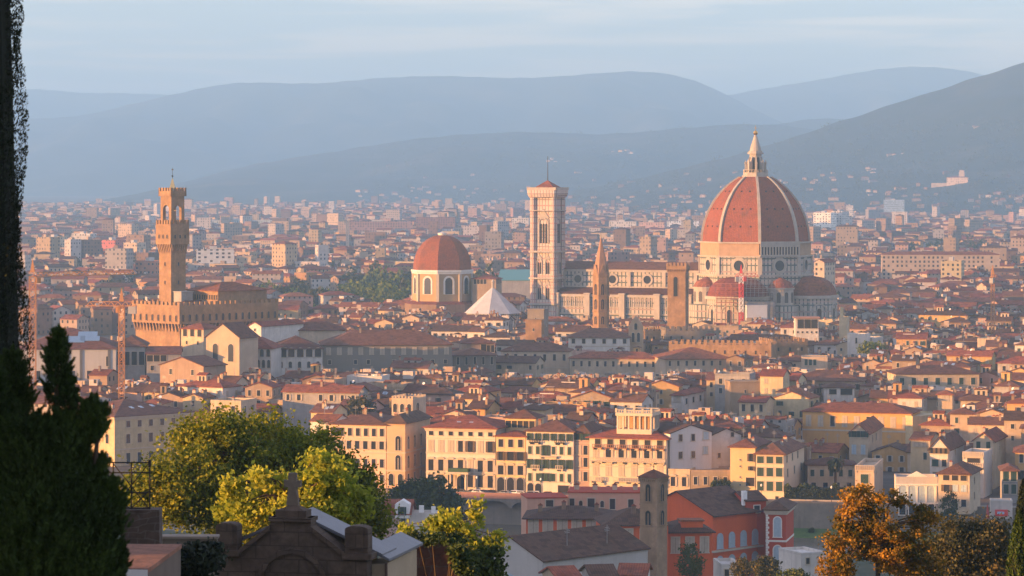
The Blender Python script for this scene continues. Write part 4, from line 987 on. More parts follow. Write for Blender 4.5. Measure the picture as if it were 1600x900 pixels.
b = B('low_tan_house', 'low tan stone house with flat roof below the grey-white wall', 'house', 1079, 1141, 737, rowY(1079), 4, 12, 'tan', ('flat', .5)); b.row(751, 4, 'p', 1.0, 2.2)
# yellow pair with green shutters
b = B('yellow_house', 'plain yellow house with few windows left of the green shuttered cream house', 'house', 1141, 1180, 699, rowY(1141), 16, 20, 'yellow', ('hip', 2.0), 'brown', wallm=stone('plaster_saffron', (.58, .42, .22), .1, .12))
b.row(714, 1, 'b', 1.1, 2.2, a=.68, b=1); b.row(731, 1, 'b', 1.0, 1.2, a=.7, b=1); b.row(752, 1, 'l', 2.4, 2.4, a=.6, b=1); 
for py_ in (718, 728, 745, 757): b.row(py_, 1, 's', .35, .4, a=.3, b=.5, sub=False)
b.chim((.6, .3, 1), (.8, .2, 0)); b.ant(.3, .4)
b = B('green_shutter_house', 'cream yellow house with green shutters in bands of three above the river wall', 'house', 1181, 1225, 710, rowY(1181), 16, 30, 'cream', ('hip', 2.8), 'brown', wallm=stone('plaster_straw', (.60, .49, .34), .08, .12))
for py_, h_ in ((718, 1.9), (737, 2.4), (759, 2.6)):
    b.row(py_, 3, 'gc', 1.9, h_)
b.row(718, 3, 'gc', 1.2, 1.9, 'r', a=0, b=.8); b.row(740, 3, 'gc', 1.2, 2.2, 'r'); b.row(777, 2, 's', .9, .9); b.chim((.7, .3, 0), (.6, .6, 2)); b.ant(.5, .2)
b = B('garden_house', 'long cream garden house in shade behind the palm', 'house', 1262, 1336, 727, 915., 2, 12, 'cream', ('hip', 1.6), 'brown'); b.row(739, 5, 'gc', 1.1, 1.9); b.row(759, 4, 'p', 1.3, 1.9)
b = B('shaded_cream_house', 'cream gabled house with green shuttered attic above the palm', 'house', 1327, 1356, 676, 985., 14, 34, 'cream', ('gy', 2.6), 'red'); b.row(678, 2, 'g', 1.6, 1.9); b.row(702, 2, 'bl', 1.4, 3.0); b.row(700, 2, 'p', 1.2, 2.2, 'r', a=.2, b=.7, zc=b.h-2.6)
b = B('balustrade_house', 'small cream house with crowning balustrade and one wide green window', 'house', 1336, 1366, 734, rowY(1336)-3, 12, 26, 'cream', ('flat', 1.0)); b.row(748, 1, 'gc', 2.2, 2.6); b.bal(734, 0, 1, .3, 1.3); b.row(740, 2, 's', .7, .8, 'r')
gw = B('garden_wall', 'cream river wall with arched gate under the dark clipped hedge', 'wall', 1222, 1352, 781, rowY(1222)-4, 13, .6, 'cream', ('none', 0), pad=0); gw.row(789, 1, 'd', 3.0, 3.0, a=.3, b=.5, frame=WM['grey']); gw.row(789, 1, 'p', 1.0, 1.7, a=.1, b=.25); gw.row(790, 1, 'p', 1.0, 1.7, a=.55, b=.68)
m = MB(); m.box(-.1, gw.w+.1, -.12, .72, gw.h+.002, gw.h+.2); m.build('coping', [TRIM], gw.root)
b = B('ornate_pavilion', 'white ornate pavilion with four tall arched windows and small pediment', 'pavilion', 1400, 1465, 750, 868., 4, 9, 'white', ('flat', .9), wallm=stone('plaster_pearl', (.46, .42, .38), .08, .2))
b.row(772, 4, 'bla', 2.0, 5.0, frame=TRIMW, a=.06, b=.94); b.row(795, 4, 'd', 1.7, 3.2, frame=TRIMW, a=.04, b=.96); b.band(786, .4, .25, TRIMW); b.band(757, .4, .3, TRIMW)
for u in (.05, .275, .5, .725, .95):
    m = MB(); m.box(u*b.w-.25, u*b.w+.25, -.22, 0, b.z(784), b.z(759)); m.build('pilaster', [TRIMW], b.root)
m = MB(); m.xz([(b.w*.25, b.h+.91), (b.w*.75, b.h+.91), (b.w*.5, b.h+2.4)], -.1, .4); m.build('pediment', [TRIMW], b.root)
b = B('hip_roof_house', 'cream house with dark loggia under a broad hipped roof behind the conifer', 'house', 1466, 1515, 741, 858., 18, 17, 'cream', ('hip', 2.4), 'brown'); b.row(746, 3, 'l', 1.7, 1.4, a=.12, b=.95); b.row(762, 1, 'b', 1.5, 1.8, a=.1, b=.45); b.row(762, 2, 'bl', 1.5, 1.8, a=.4, b=.95); b.row(785, 2, 'p', 1.3, 1.9, a=.4, b=.95)
for k in (3, 7, 12): b.row(0, 1, 'a', 1.1, 1.9, 'r', a=.35, b=.5, zc=b.h-k+1)
b.chim((.3, .3, 0))
b = B('kiosk', 'low pale riverside kiosk with red awning sign and flat parasol roof', 'kiosk', 1548, 1582, 784, 845., 6, 6, 'white', ('flat', .4)); m = MB(); m.box(.2*b.w, .78*b.w, -.5, -.02, b.z(806), b.z(796)); m.build('red_awning', [CRANER], b.root); m = MB(); m.box(.3*b.w, .62*b.w, -.53, -.505, b.z(803), b.z(799)); m.build('sign_panel', [plain('pale_blue_sign', (.35, .45, .6))], b.root)
rt = thing('closed_parasol', 'tall closed red parasol standing beside the pale kiosk', 'parasol', PX(1543, 812, 842)); m = MB(); m.tube((0, 0, -4), (0, 0, 4.2), .06, n=6); m.build('pole', [IRON], rt); m = MB(); m.lathe([(.5, .4), (.42, 1.6), (.1, 4.0)], 10); m.build('canopy', [plain('red_canvas', (.4, .06, .05))], rt)
# second row on the right bank of houses
b = B('gold_house', 'sunlit golden house with top floor shutters above the ornate pavilion', 'house', 1423, 1453, 687, 935., 18, 16, 'yellow', ('gx', 1.6), 'red'); b.row(692, 4, 'bc', 1.1, 2.0, a=.1); b.row(712, 1, 'gc', 1.0, 2.0, a=.5, b=1); b.chim((.7, .3, 2))
b = B('loggia_house', 'white house with brown top loggia and two broad dark windows', 'house', 1453, 1481, 700, 915., 18, 26, 'white', ('gy', 3.0), 'brown'); b.row(704, 4, 'b', 1.0, 1.6); b.row(723, 1, 'gc', 1.9, 2.0, a=0, b=.6); b.row(723, 1, 'p', 1.3, 2.0, a=.6, b=1); b.row(741, 1, 'gc', 2.0, 1.2, a=0, b=.7); b.row(0, 1, 's', .8, 1.4, 'r', a=.3, b=.6, zc=b.h-2); b.chim((.3, .3, 1), (.6, .2, 0))
b = B('terrace_house', 'white stepped house with balustraded terrace over wide dark window', 'house', 1504, 1537, 712, 900., 18, 14, 'white', ('flat', 1.0)); b.row(720, 1, 'l', 3.6, 1.7, a=.1, b=.95); b.row(737, 2, 'bc', 1.5, 2.0); b.bal(729, 0, 1, .9, 1.2); b.bal(713, 0, 1, .4, 1.4)
b = B('bow_house', 'red roofed house with pale pink shaded flank and narrow green shutters', 'house', 1521, 1552, 688, 925., 18, 22, 'cream', ('gy', 2.2), 'red'); b.row(696, 2, 'gc', 1.2, 2.4); b.row(0, 1, 's', .8, 1.3, 'r', a=.4, b=.6, zc=b.h-3); b.chim((.4, .2, 0))
b = B('orange_house', 'orange ochre house cut by the picture edge above the cypress', 'house', 1586, 1625, 707, 905., 10, 14, 'ochre', ('hip', 1.6), 'brown'); b.row(716, 2, 'p', 1.0, 2.4); b.row(742, 2, 'b', 1.3, 2.6)
b = B('slate_blue_house', 'cool grey house with tall dark shutters between kiosk and orange house', 'house', 1566, 1590, 736, 885., 6, 12, 'grey', ('hip', 1.2), 'brown'); b.row(744, 2, 'gc', 1.6, 2.6); b.row(764, 2, 'gc', 1.4, 2.6)
# ---------------------------------------------------------------- second line: larger buildings among the roofs
b = B('long_ochre_palace', 'very long ochre palace with tall framed windows under one straight red roof', 'palace', 1254, 1424, 643, 1060., 17, 17, 'ochre', ('hip', 2.6), 'red', wallm=stone('plaster_amber', (.58, .33, .11), .14, .2)); b.row(657, 9, 'bc', 1.5, 3.4, skip=(2, 5)); b.row(657, 1, 'p', 1.5, 3.4, a=2/9, b=3/9); b.row(657, 1, 'p', 1.5, 3.4, a=5/9, b=6/9); b.band(671, .5)
b = B('blank_cream_block', 'big windowless pale yellow block right of the very long ochre palace', 'house', 1426, 1490, 652, 1047., -34, 24, 'yellow', ('flat', .4)); b.row(660, 1, 'l', 1.2, 2.6, a=.7, b=.85)
b = B('belvedere_villa', 'square cream belvedere turret rising from a long red roof', 'house', 1465, 1488, 617, 1090., 12, 8, 'cream', ('hip', 1.2), 'red'); b.row(622, 1, 'bc', 2.2, 1.8)
b = B('crowned_loggia', 'cream tower loggia with battlement crown and three arches above the peach palace', 'tower', 612, 645, 624, 985., 20, 11, 'cream', ('none', 0), pad=1); b.row(637, 3, 'a', 1.3, 2.6); b.row(638, 1, 'am', 2.2, 3.4, 'r', a=0, b=.7)
for L_, loc, rz in ((b.w, (0, 0, 0), 0), (b.d, (b.w, 0, 0), R(90)), (b.w, (b.w, b.d, 0), R(180)), (b.d, (0, b.d, 0), R(-90))):
    m = MB(); m.xz(crenel(L_, b.h+.003, b.h+.4, b.h+1.1, .5, .6), .003, .3); m.build('crenellated_parapet', [b.wm], b.root, loc, rz)
b = B('white_veranda_house', 'white house with glazed corner veranda under a flat red roof', 'house', 1049, 1067, 618, 1150., 20, 26, 'white', ('hip', 1.4), 'red'); b.row(623, 1, 'bc', 2.4, 2.2); b.row(0, 3, 'l', 2.2, 2.0, 'r', zc=b.h-2.2)
b = B('small_yellow_villa', 'small sunlit yellow villa with three tall windows below the brown tower house', 'house', 1155, 1196, 628, 1100., 16, 14, 'yellow', ('gx', 1.6), 'red'); b.row(637, 3, 'p', 1.1, 2.4); b.chim((.4, .4, 0))
b = B('dark_loggia_house', 'plain white house with two big dark roof openings above the long ochre palace', 'house', 1287, 1335, 606, 1160., 4, 12, 'white', ('hip', 1.6), 'brown'); b.row(612, 1, 'l', 2.6, 1.8, a=.1, b=.5); b.row(612, 1, 'l', 4.2, 2.2, a=.5, b=.98)
b = B('long_cream_palace', 'long cream palace with spaced green shuttered windows right of the roof openings', 'palace', 1400, 1530, 585, 1210., -4, 18, 'cream', ('hip', 2.8), 'brown'); b.row(596, 7, 'gc', 1.7, 2.6); b.chim((.3, .3, 2), (.6, .4, 0))
b = B('small_pale_house', 'small pale house with a trio of windows below the cathedral', 'house', 1252, 1293, 559, 1300., 6, 12, 'cream', ('flat', .4)); b.row(566, 3, 'gc', 1.2, 2.4, a=.1, b=.6)
b = B('penthouse', 'white penthouse with wide black glazing at the foot of the cathedral', 'house', 1243, 1279, 499, 1480., 2, 14, 'white', ('flat', .5)); b.row(506, 3, 'l', 3.0, 4.2, a=.08, b=.97); b.row(519, 5, 's', .8, .8); m = MB(); m.box(-.8, b.w+.8, -1.2, b.d, b.h+.502, b.h+.9); m.build('roof_slab', [stone('terracotta_slab', (.4, .2, .13))], b.root)
b = B('chimney_house', 'slim yellow chimney-like tower standing right of the white penthouse', 'tower', 1311, 1324, 497, 1475., 14, 7, 'yellow', ('flat', .5)); m = MB(); m.box(.4, 1.8, .5, 1.9, b.h, b.h+5); m.build('chimney', [b.wm], b.root)
b = B('white_tower_house', 'bright white cube house with one slit window below the slim yellow tower', 'house', 1324, 1352, 523, 1420., 20, 9, 'white', ('flat', .5)); b.row(532, 1, 'l', .8, 2.4)
b = B('convent_wing', 'cream convent wing with seven tall windows under a brown roof', 'convent', 783, 889, 549, 1330., 6, 16, 'cream', ('hip', 3.2), 'brown'); b.row(558, 7, 'p', 1.2, 2.6); b.band(574, .4)
b = B('convent_wing', 'lower cream convent wing with a dozen small windows catching the sun', 'convent', 890, 1027, 560, 1315., 9, 13, 'cream', ('hip', 2.4), 'red'); b.row(568, 11, 'p', 1.0, 2.2)
b = B('white_hall', 'white hall with row of small square windows behind the cream convent wing', 'hall', 888, 984, 528, 1375., 2, 18, 'white', ('hip', 3.6), 'brown'); b.row(533, 6, 'p', 1.4, 2.0); b.band(541, .4)
b = B('convent_block', 'shaded cream convent block with many windows right of the convent wings', 'convent', 1040, 1145, 562, 1290., -10, 26, 'cream', ('hip', 4.0), 'red'); b.row(568, 8, 'p', 1.0, 2.0)
# the long gallery palace by the river
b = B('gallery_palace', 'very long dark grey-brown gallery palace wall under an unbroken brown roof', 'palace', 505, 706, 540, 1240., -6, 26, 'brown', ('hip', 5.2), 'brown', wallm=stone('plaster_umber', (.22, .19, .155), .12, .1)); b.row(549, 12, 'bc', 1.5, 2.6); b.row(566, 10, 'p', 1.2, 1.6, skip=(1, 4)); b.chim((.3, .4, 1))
b = B('gallery_wing', 'white gallery wing with large lit arched windows left of the dark gallery wall', 'palace', 424, 504, 546, 1228., -6, 24, 'white', ('hip', 4.4), 'brown'); b.row(551, 4, 'a', 2.4, 3.4, a=.3, b=1.0); b.row(551, 1, 'l', 6.0, 3.6, a=0, b=.28); b.row(570, 5, 'a', 1.2, 2.4, a=.1)
b = B('gallery_end', 'sunlit white pavilion with red hipped roof and arcade beside the battlemented palace', 'palace', 375, 424, 545, 1215., 10, 16, 'white', ('hip', 4.0), 'red'); b.row(551, 5, 'a', 1.4, 2.8); b.row(568, 6, 'a', 1.2, 3.0)
b = B('gallery_attic', 'white attic block with sunlit side above the gallery pavilion roof', 'house', 389, 408, 509, 1265., 30, 30, 'white', ('gy', 1.4), 'red', z0=0); b.row(515, 1, 's', .9, 1.0)
b = B('gallery_rear_block', 'high brown roofed block behind the white gallery wing', 'house', 452, 540, 517, 1285., -6, 22, 'cream', ('hip', 4.6), 'brown')
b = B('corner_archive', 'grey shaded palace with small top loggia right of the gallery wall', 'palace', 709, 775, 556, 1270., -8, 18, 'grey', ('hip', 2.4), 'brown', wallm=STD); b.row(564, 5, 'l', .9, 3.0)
b = B('archive_loggia', 'cream attic loggia with dark opening above the grey shaded palace', 'house', 722, 772, 537, 1292., -6, 14, 'tan', ('hip', 2.4), 'brown'); b.row(545, 1, 'l', 2.2, 3.6, a=.55, b=.8); b.row(545, 2, 'l', 1.6, 2.8, a=.78, b=1)
b = B('gabled_church', 'tan gable-fronted church with two tall blind arched windows', 'church', 322, 374, 526, 1205., 28, 13, 'cream', ('gy', 5.0), 'brown', wallm=stone('plaster_sandstone', (.46, .355, .25), .2, .2)); b.row(550, 2, 'a', 2.4, 6.6, a=.05, b=.98)
b = B('lantern_house', 'cream tower house with open corner loggia below the battlemented palace', 'house', 283, 318, 514, 1235., 30, 12, 'cream', ('hip', 2.2), 'red'); b.row(519, 3, 'l', 1.8, 3.0, a=.02, b=.98); b.row(535, 2, 's', .8, 1.3)
b = B('museum_hall', 'long grey museum hall with bright blue skylights in its brown roof', 'museum', 30, 181, 546, 1190., -4, 34, 'grey', ('hip', 7.0), 'brown', wallm=stone('plaster_fog', (.46, .44, .41), .1, .08)); b.row(565, 4, 'l', .9, 3.6, a=.3, b=1, skip=(1, 2)); b.row(586, 5, 'l', 2.0, 3.0, a=.1)
for u in (.5, .64, .93):
    m = MB(); m.box(u*b.w-.5, u*b.w+.5, -.25, -.0, 0, b.h-.3); m.build('downpipe_pilaster', [stone('slate_grey', (.13, .13, .135))], b.root)
PANEL = plain('blue_roof_glazing', (.16, .27, .42), .45, spec=.4)
for fx, fy, sx, sy in ((.52, .2, 5.2, 2.6), (.69, .34, 3.6, 2.0), (.72, .22, 3.6, 2.0)):
    m = MB(); m.box(-sx, sx, -sy, sy, 0, .25); o = m.build('skylight', [PANEL], b.root, (fx*b.w, fy*b.d, b.roof_z(fx, fy)+.15)); o.rotation_euler = (math.atan2(7.0, 17.0), 0, 0)
b = B('museum_annex', 'grey annex with tall glazed bays right of the museum hall', 'museum', 181, 227, 542, 1200., -4, 24, 'grey', ('hip', 3.6), 'brown'); b.row(560, 4, 'l', 2.0, 5.0)
b = B('grey_terrace_house', 'grey terraced house with arched roof gable below the battlemented palace', 'house', 229, 282, 553, 1195., -4, 16, 'grey', ('gx', 2.2), 'brown'); b.row(560, 3, 'l', 2.2, 2.4, a=0, b=.6); b.row(575, 3, 'p', 1.2, 1.8)
b = B('gabled_grey_house', 'small gabled grey house tucked beneath the gabled church', 'house', 250, 318, 570, 1170., 30, 14, 'tan', ('gy', 3.0), 'brown'); b.row(580, 2, 'p', 1.2, 2.0)
# ---------------------------------------------------------------- the near bank
TERR = stone('terracotta_wall', (.62, .115, .032), .14, .15, bump=.02); TERRD = stone('madder_wall', (.42, .065, .03), .14, .15, bump=.02)
b = B('salmon_house', 'long flat salmon pink house with oval windows behind the brown bell tower', 'house', 888, 1003, 770, 742., 4, 12, 'pink', ('none', 0), wallm=stone('plaster_salmon', (.60, .33, .22), .1, .12))
[b.row(787, 1, kd, w_, h_, a=u-.04, b=u+.04) for u, kd, w_, h_ in ((.05, 'p', 1.1, 2.4), (.17, 'a', .8, 1.5), (.31, 'p', 1.6, 2.5), (.46, 'a', .8, 1.5), (.6, 'p', 1.2, 2.4), (.85, 'p', 1.2, 2.2))]; m = MB(); m.box(-.2, b.w+.2, -.2, 12.2, b.h+.003, b.h+.3); m.build('coping', [TERRD], b.root)
for u in (.1, .35, .62, .9): link('chimney', CHIM[2], b.root, (u*b.w, 5, b.h+.3))
b = B('salmon_wing', 'lower salmon wing with one dark window left of the oval windowed house', 'house', 824, 887, 779, 738., -8, 10, 'pink', ('none', 0), wallm=MATS['plaster_salmon']); b.row(787, 1, 'p', 1.7, 1.5, a=.4, b=.7); m = MB(); m.box(-.2, b.w, -.2, 10.2, b.h+.003, b.h+.3); m.build('coping', [TERRD], b.root)
b = B('red_orange_house', 'low orange red house with pale closed shutters and brown roof', 'house', 822, 958, 811, 690., 4, 15, roof=('hip', 2.0), rmat='dark', wallm=TERR, over=.9); b.row(823, 6, 'bc', 1.9, 3.2); b.chim((.15, .3, 3), (.42, .35, 3), (.8, .3, 3))
b = B('red_side_wing', 'small orange red wing with dark roof between the bell tower and the salmon house', 'house', 945, 1044, 822, 665., -6, 14, roof=('hip', 3.0), rmat='dark', wallm=TERR, over=.6); b.row(838, 4, 'bc', 1.6, 2.8); b.chim((.5, .3, 3))
rp = b = B('red_palace', 'big deep red palace with grey blue arched shutters below the yellow house', 'palace', 1114, 1190, 806, 706., -46, 21, roof=('gx', 4.6), rmat='dark', wallm=TERR, over=.7)
o = [c for c in b.root.children if c.name.startswith('wall')][0]
b.row(847, 4, 'bla', 1.7, 3.2, a=.02, b=.98, frame=SHL); b.row(884, 4, 'bla', 1.8, 3.6, a=.02, b=.98, frame=SHL); b.band(862, .4, .7, TRIM, 'f')
b = B('red_palace_bay', 'red corner bay with white quoins and tall arched windows facing the river', 'palace', 1197, 1228, 797, 712., 12, 14, roof=('hip', 1.6), rmat='dark', wallm=TERRD, over=.8, cornice=True); b.row(823, 1, 'bla', 1.6, 4.4, a=.2, b=.95, frame=TRIMW); b.row(869, 1, 'bla', 1.7, 4.8, a=.2, b=.95, frame=TRIMW); b.band(845, .4, .12, TRIMW)
m = MB()
for k in range(int(b.h/.55)):
    e = .45 if k % 2 else .7
    m.box(-.06, e, -.07, 0, k*.55, k*.55+.5)
m.build('quoin_stone_brick', [TRIMW], b.root)
b = B('red_palace_attic', 'little red attic house with framed dark window on the red palace roofs', 'house', 1165, 1197, 783, 716., -20, 10, roof=('gx', 1.6), rmat='dark', wallm=TERRD, over=.4); b.row(796, 1, 'p', 1.4, 1.6, a=.35, b=.75, frame=TRIMW); m = MB(); m.box(-.5, .5, .2, 1.3, b.h-1, b.h+2.2); m.build('chimney', [WHITE], b.root)
b = B('red_low_wing', 'low red wing with shallow tiled roofs at the foot of the brown bell tower', 'house', 1044, 1112, 833, 672., -6, 13, roof=('hip', 2.0), rmat='dark', wallm=TERR, over=.8); b.row(852, 3, 'bc', 1.6, 3.2); m = MB(); m.box(3.0, 7.6, 1.2, 5.0, b.h, b.h+2.3, 0); m.box(2.7, 7.9, .9, 5.3, b.h+2.3, b.h+2.6, 1); m.build('roof_lantern', [TERR, TM['red']], b.root)
def bell_church():
    Y = 600.; b = B('brown_bell_tower', 'slender brown stone bell tower with tiled cap above the white church', 'bell tower', 1000, 1026, 748, Y, 36, 3.6, roof=('none', 0), wallm=stone('church_tower_stone', (.34, .225, .14), .3, .5, fine=1.4, bump=.05), pad=1)
    W, D, H, rt = b.w, b.d, b.h, b.root
    m = MB(); m.box(-.25, W+.25, -.25, D+.25, H, H+.35)
    m.build('cornice', [b.wm], rt)
    c = MB()
    for i in range(9):
        c.box(W*i/8-.12, W*i/8+.12, -.22, 0, H-.5, H-.001); c.box(W, W+.22, D*i/8-.12, D*i/8+.12, H-.5, H-.001)
    c.build('corbel_frieze', [b.wm], rt)
    m = MB(); m.prism([(-.5, -.5), (W+.5, -.5), (W+.5, D+.5), (-.5, D+.5)], H+.353, H+1.75, 0, True, [(W/2-.06, D/2-.06), (W/2+.06, D/2-.06), (W/2+.06, D/2+.06), (W/2-.06, D/2+.06)]); m.build('roof', [TM['brown']], rt)
    m = MB(); m.tube((W/2, D/2, H+1.6), (W/2, D/2, H+2.7), .05, n=5); m.box(W/2-.25, W/2+.25, D/2-.03, D/2+.03, H+2.2, H+2.28); m.build('cross', [IRON], rt)
    for face in ('f', 'r'):
        b.row(769, 1, 'am', 1.15, 3.2, face, frame=b.wm)
        b.row(808, 1, 'am', 1.25, 2.7, face, frame=b.wm)
    for py_ in (788, 820):
        b.band(py_, .2, .1, b.wm)
    q = B('white_church', 'long white church with broad dark brown roof at the foot of the bell tower', 'church', 848, 1012, 877, 560., -46, 16, 'white', ('gx', 3.6), 'dark', over=.5, wallm=stone('church_plaster', (.44, .41, .375), .1, .25), pad=0)
    m = MB(); m.xz([(1.6*math.cos(6.283*k/20), 1.6*math.sin(6.283*k/20)) for k in range(20)], -.06, 0); m.build('oculus', [SHL], q.root, (-.01, 8, q.h-4.4), R(-90))
    q.ant(.35, .2); q.ant(.7, .15); m = MB(); m.tube((-.06, -.1, 0), (-.06, -.1, q.h), .07, n=6); m.build('drainpipe', [METAL], q.root)
bell_church()
for lab, x0, x1, yt, Y, ph, d, wk, rm in (('reddish roofed hut peeping over the bottom edge below the white church', 872, 905, 903, 505, -20, 7, 'tan', 'red'), ('low shed roof in front of the white church side wall', 925, 962, 900, 512, -12, 7, 'grey', 'dark'), ('small red tiled house at the bottom edge beside the bell tower', 968, 1008, 898, 520, 8, 8, 'white', 'red'),
                              ('white terrace house with balustrade below the red palace', 1128, 1158, 886, 560, -6, 9, 'white', None), ('pale grey boxy house at the water edge left of the orange tree', 1252, 1292, 868, 640, -22, 10, 'grey', None)):
    q = B('small_house', lab, 'house', x0, x1, yt, Y, ph, d, wk, ('gx', 1.2) if rm else ('flat', .5), rm or 'red', z0=-2, wallm=WM['white'] if 'pale' in lab else None); q.row(yt+9, 2, 'p', .8, 1.2, sub=False)
b = B('villa_dormer', 'small pink villa with white pedimented dormer by the dark riverside tree', 'house', 600, 640, 802, 700., 4, 10, 'pink', ('gx', 2.4), 'red'); b.row(812, 2, 'p', 1.0, 1.6)
m = MB(); dx = b.w*.72; m.xz([(dx-1.6, b.h-1), (dx+1.6, b.h-1), (dx+1.6, b.h+2.0), (dx, b.h+3.0), (dx-1.6, b.h+2.0)], -.6, 3); dm = m.build('dormer', [WHITE], b.root); win(dm, (dx, -.61, b.h-.4), 0, 'g', .9, 1.9, TRIMW)
b = B('villa_terrace', 'white terrace wall with small posts right of the pink villa dormer', 'wall', 636, 682, 806, 700., 4, 6, 'white', ('flat', .7)); m = MB(); m.box(2.6, 3.6, .3, 1.3, b.h+.7, b.h+2.2); m.box(b.w-1.2, b.w-.3, .3, 1.3, b.h+.7, b.h+2.0); m.build('gate_pier', [WHITE], b.root)
# ---------------------------------------------------------------- river walls
RIVW = stone('river_wall_stone', (.24, .20, .155), .25, .15, fine=.8, streak=.3, bump=.05)
m = MB(); xs = np.linspace(-420, 420, 43)
for a, b_ in zip(xs[:-1], xs[1:]):
    m.mesh([(a, Yn(a), -9), (b_, Yn(b_), -9), (b_, Yn(b_), .9), (a, Yn(a), .9), (a, Yn(a)+.5, .9), (b_, Yn(b_)+.5, .9), (a, Yn(a)+.5, 0), (b_, Yn(b_)+.5, 0)], [(0,1,2,3), (3,2,5,4), (4,5,7,6)])
o = m.build('river_wall', [RIVW]); tag(o, 'long brown stone embankment wall holding the riverside road above the river', 'wall')
def overhang():
    x0 = (690-CX)*900/F; x1 = (905-CX)*890/F; ph = 16; A = (x0, Yn(x0)-2.6); L_ = (x1-x0)/math.cos(R(ph))
    rt = thing('arched_parapet', 'reddish arched overhang carrying the roadside parapet above the river wall', 'parapet', (A[0], A[1], 0), -R(ph))
    m = MB(); m.box(0, L_, 0, 2.7, -.5, .05); m.box(0, L_, -.05, .35, .051, 1.1); m.build('parapet', [stone('red_parapet', (.40, .21, .15), .15, .3)], rt)
    n = 4; s = L_/n
    for i in range(n):
        pts = [(i*s+.01, -3.0), (i*s+.5, -3.0)]+[(i*s+s/2-(s/2-.5)*math.cos(math.pi*k/10), -3.0+1.9*math.sin(math.pi*k/10)) for k in range(1, 10)]+[((i+1)*s-.5, -3.0), ((i+1)*s-.01, -3.0), ((i+1)*s-.01, -.501), (i*s+.01, -.501)]
        m = MB(); m.xz(pts, .1, 2.58); m.build('arch', [RIVW], rt)
overhang()
# ---------------------------------------------------------------- the town: ordinary houses
rng = random.Random(11)
def blocked(x, y, r=5.0):
    for ax, ay, ph, w_, d, pad in TAKEN:
        dx, dy = x-ax, y-ay
        if abs(dx) > 220 or abs(dy) > 220: continue
        c, s_ = math.cos(R(ph)), math.sin(R(ph)); u = dx*c-dy*s_; v = dx*s_+dy*c
        if -pad-r < u < w_+pad+r and -pad-r < v < d+pad+r: return True
    return False
HOUSES = []
PH = 18.0; c_, s_ = math.cos(R(PH)), math.sin(R(PH))
v = 870.0; k = 0
while v < 1930:
    k += 1
    dep = rng.uniform(9.5, 13.5)
    u = -620.0+rng.uniform(0, 8)
    while u < 620:
        w_ = rng.choice((6.5, 7.5, 8.5, 9.5, 11, 13, 15, 18)) if rng.random() < .93 else rng.uniform(20, 28)
        uc, vc = u+w_/2, v+dep/2
        x, y = uc*c_+vc*s_, -uc*s_+vc*c_
        if abs(x) < .168*y+6 and y > rowY(CX+x*F/y)+30 and (x > -.058*y or y > 1050) and y < 1790 and not blocked(x, y, min(w_, dep)*.45):
            h = rng.gauss(13.0, 2.7)+(1.6 if y < 1250 else 0); h = max(8, min(19.5, h))
            A = (u*c_+v*s_, -u*s_+v*c_)
            HOUSES.append(dict(A=A, x=x, y=y, w=w_-rng.uniform(.0, .25), d=dep, h=h, phi=PH+rng.gauss(0, 5),
                wall=rng.choice(('cream',)*5+('white',)*5+('tan',)*4+('grey',)*2+('yellow',)*3+('ochre',)*2+('pink',)*2+('brown',)),
                rm=rng.choice(('red',)*4+('brown',)*5+('dark',)*2), rt=rng.choice(('gx',)*5+('hip',)*4+('gy',)*3+('flat',)), seed=rng.randrange(10**6)))
        u += w_+(rng.uniform(2.5, 5) if rng.random() < .16 else 0)
    v += dep+(rng.uniform(4.5, 7.5) if k % 2 == 0 else rng.uniform(0.3, 2.5))
# the larger buildings behind stay in view: nearer houses keep below the lowest row the photograph shows of them
SEEN = [(885, 1310, 497, 1640), (826, 886, 490, 1680), (728, 812, 486, 1660), (208, 284, 534, 1300), (282, 420, 502, 1300), (640, 742, 456, 1780), (1040, 1078, 508, 1435), (924, 954, 516, 1475), (372, 708, 578, 1225), (40, 228, 598, 1180), (229, 322, 590, 1190), (318, 376, 565, 1195),
    (709, 776, 570, 1265), (781, 1028, 588, 1310), (886, 986, 545, 1370), (980, 1006, 540, 1375), (1040, 1262, 540, 1340), (1004, 1126, 528, 1400), (819, 852, 528, 1395), (1250, 1426, 690, 1055), (1424, 1490, 690, 1030), (1046, 1136, 645, 1145), (610, 666, 650, 980), (1139, 1192, 632, 1145), (1153, 1212, 652, 1095),
    (1285, 1348, 627, 1155), (1395, 1532, 608, 1205), (1246, 1300, 578, 1295), (1240, 1298, 522, 1475), (1309, 1326, 528, 1470), (1322, 1354, 556, 1415), (1463, 1490, 632, 1085), (1545, 1556, 510, 1495), (180, 200, 596, 1075), (1020, 1160, 580, 1285), (1284, 1390, 735, 980), (1420, 1600, 740, 930)]
def low_enough(h):
    y = h['y']; e = (h['w']/2+h['d']*.25)*F/y; px = CX+h['x']*F/y
    for a, b_, pb, Yb in SEEN:
        if y < Yb and px+e > a+3 and px-e < b_-3: h['h'] = min(h['h'], CZ-(pb-HY)*y/F-(2.2 if h['rt'] != 'flat' else .9)-.6)
    return h['h'] > 4.5
HOUSES = [h for h in HOUSES if low_enough(h)]
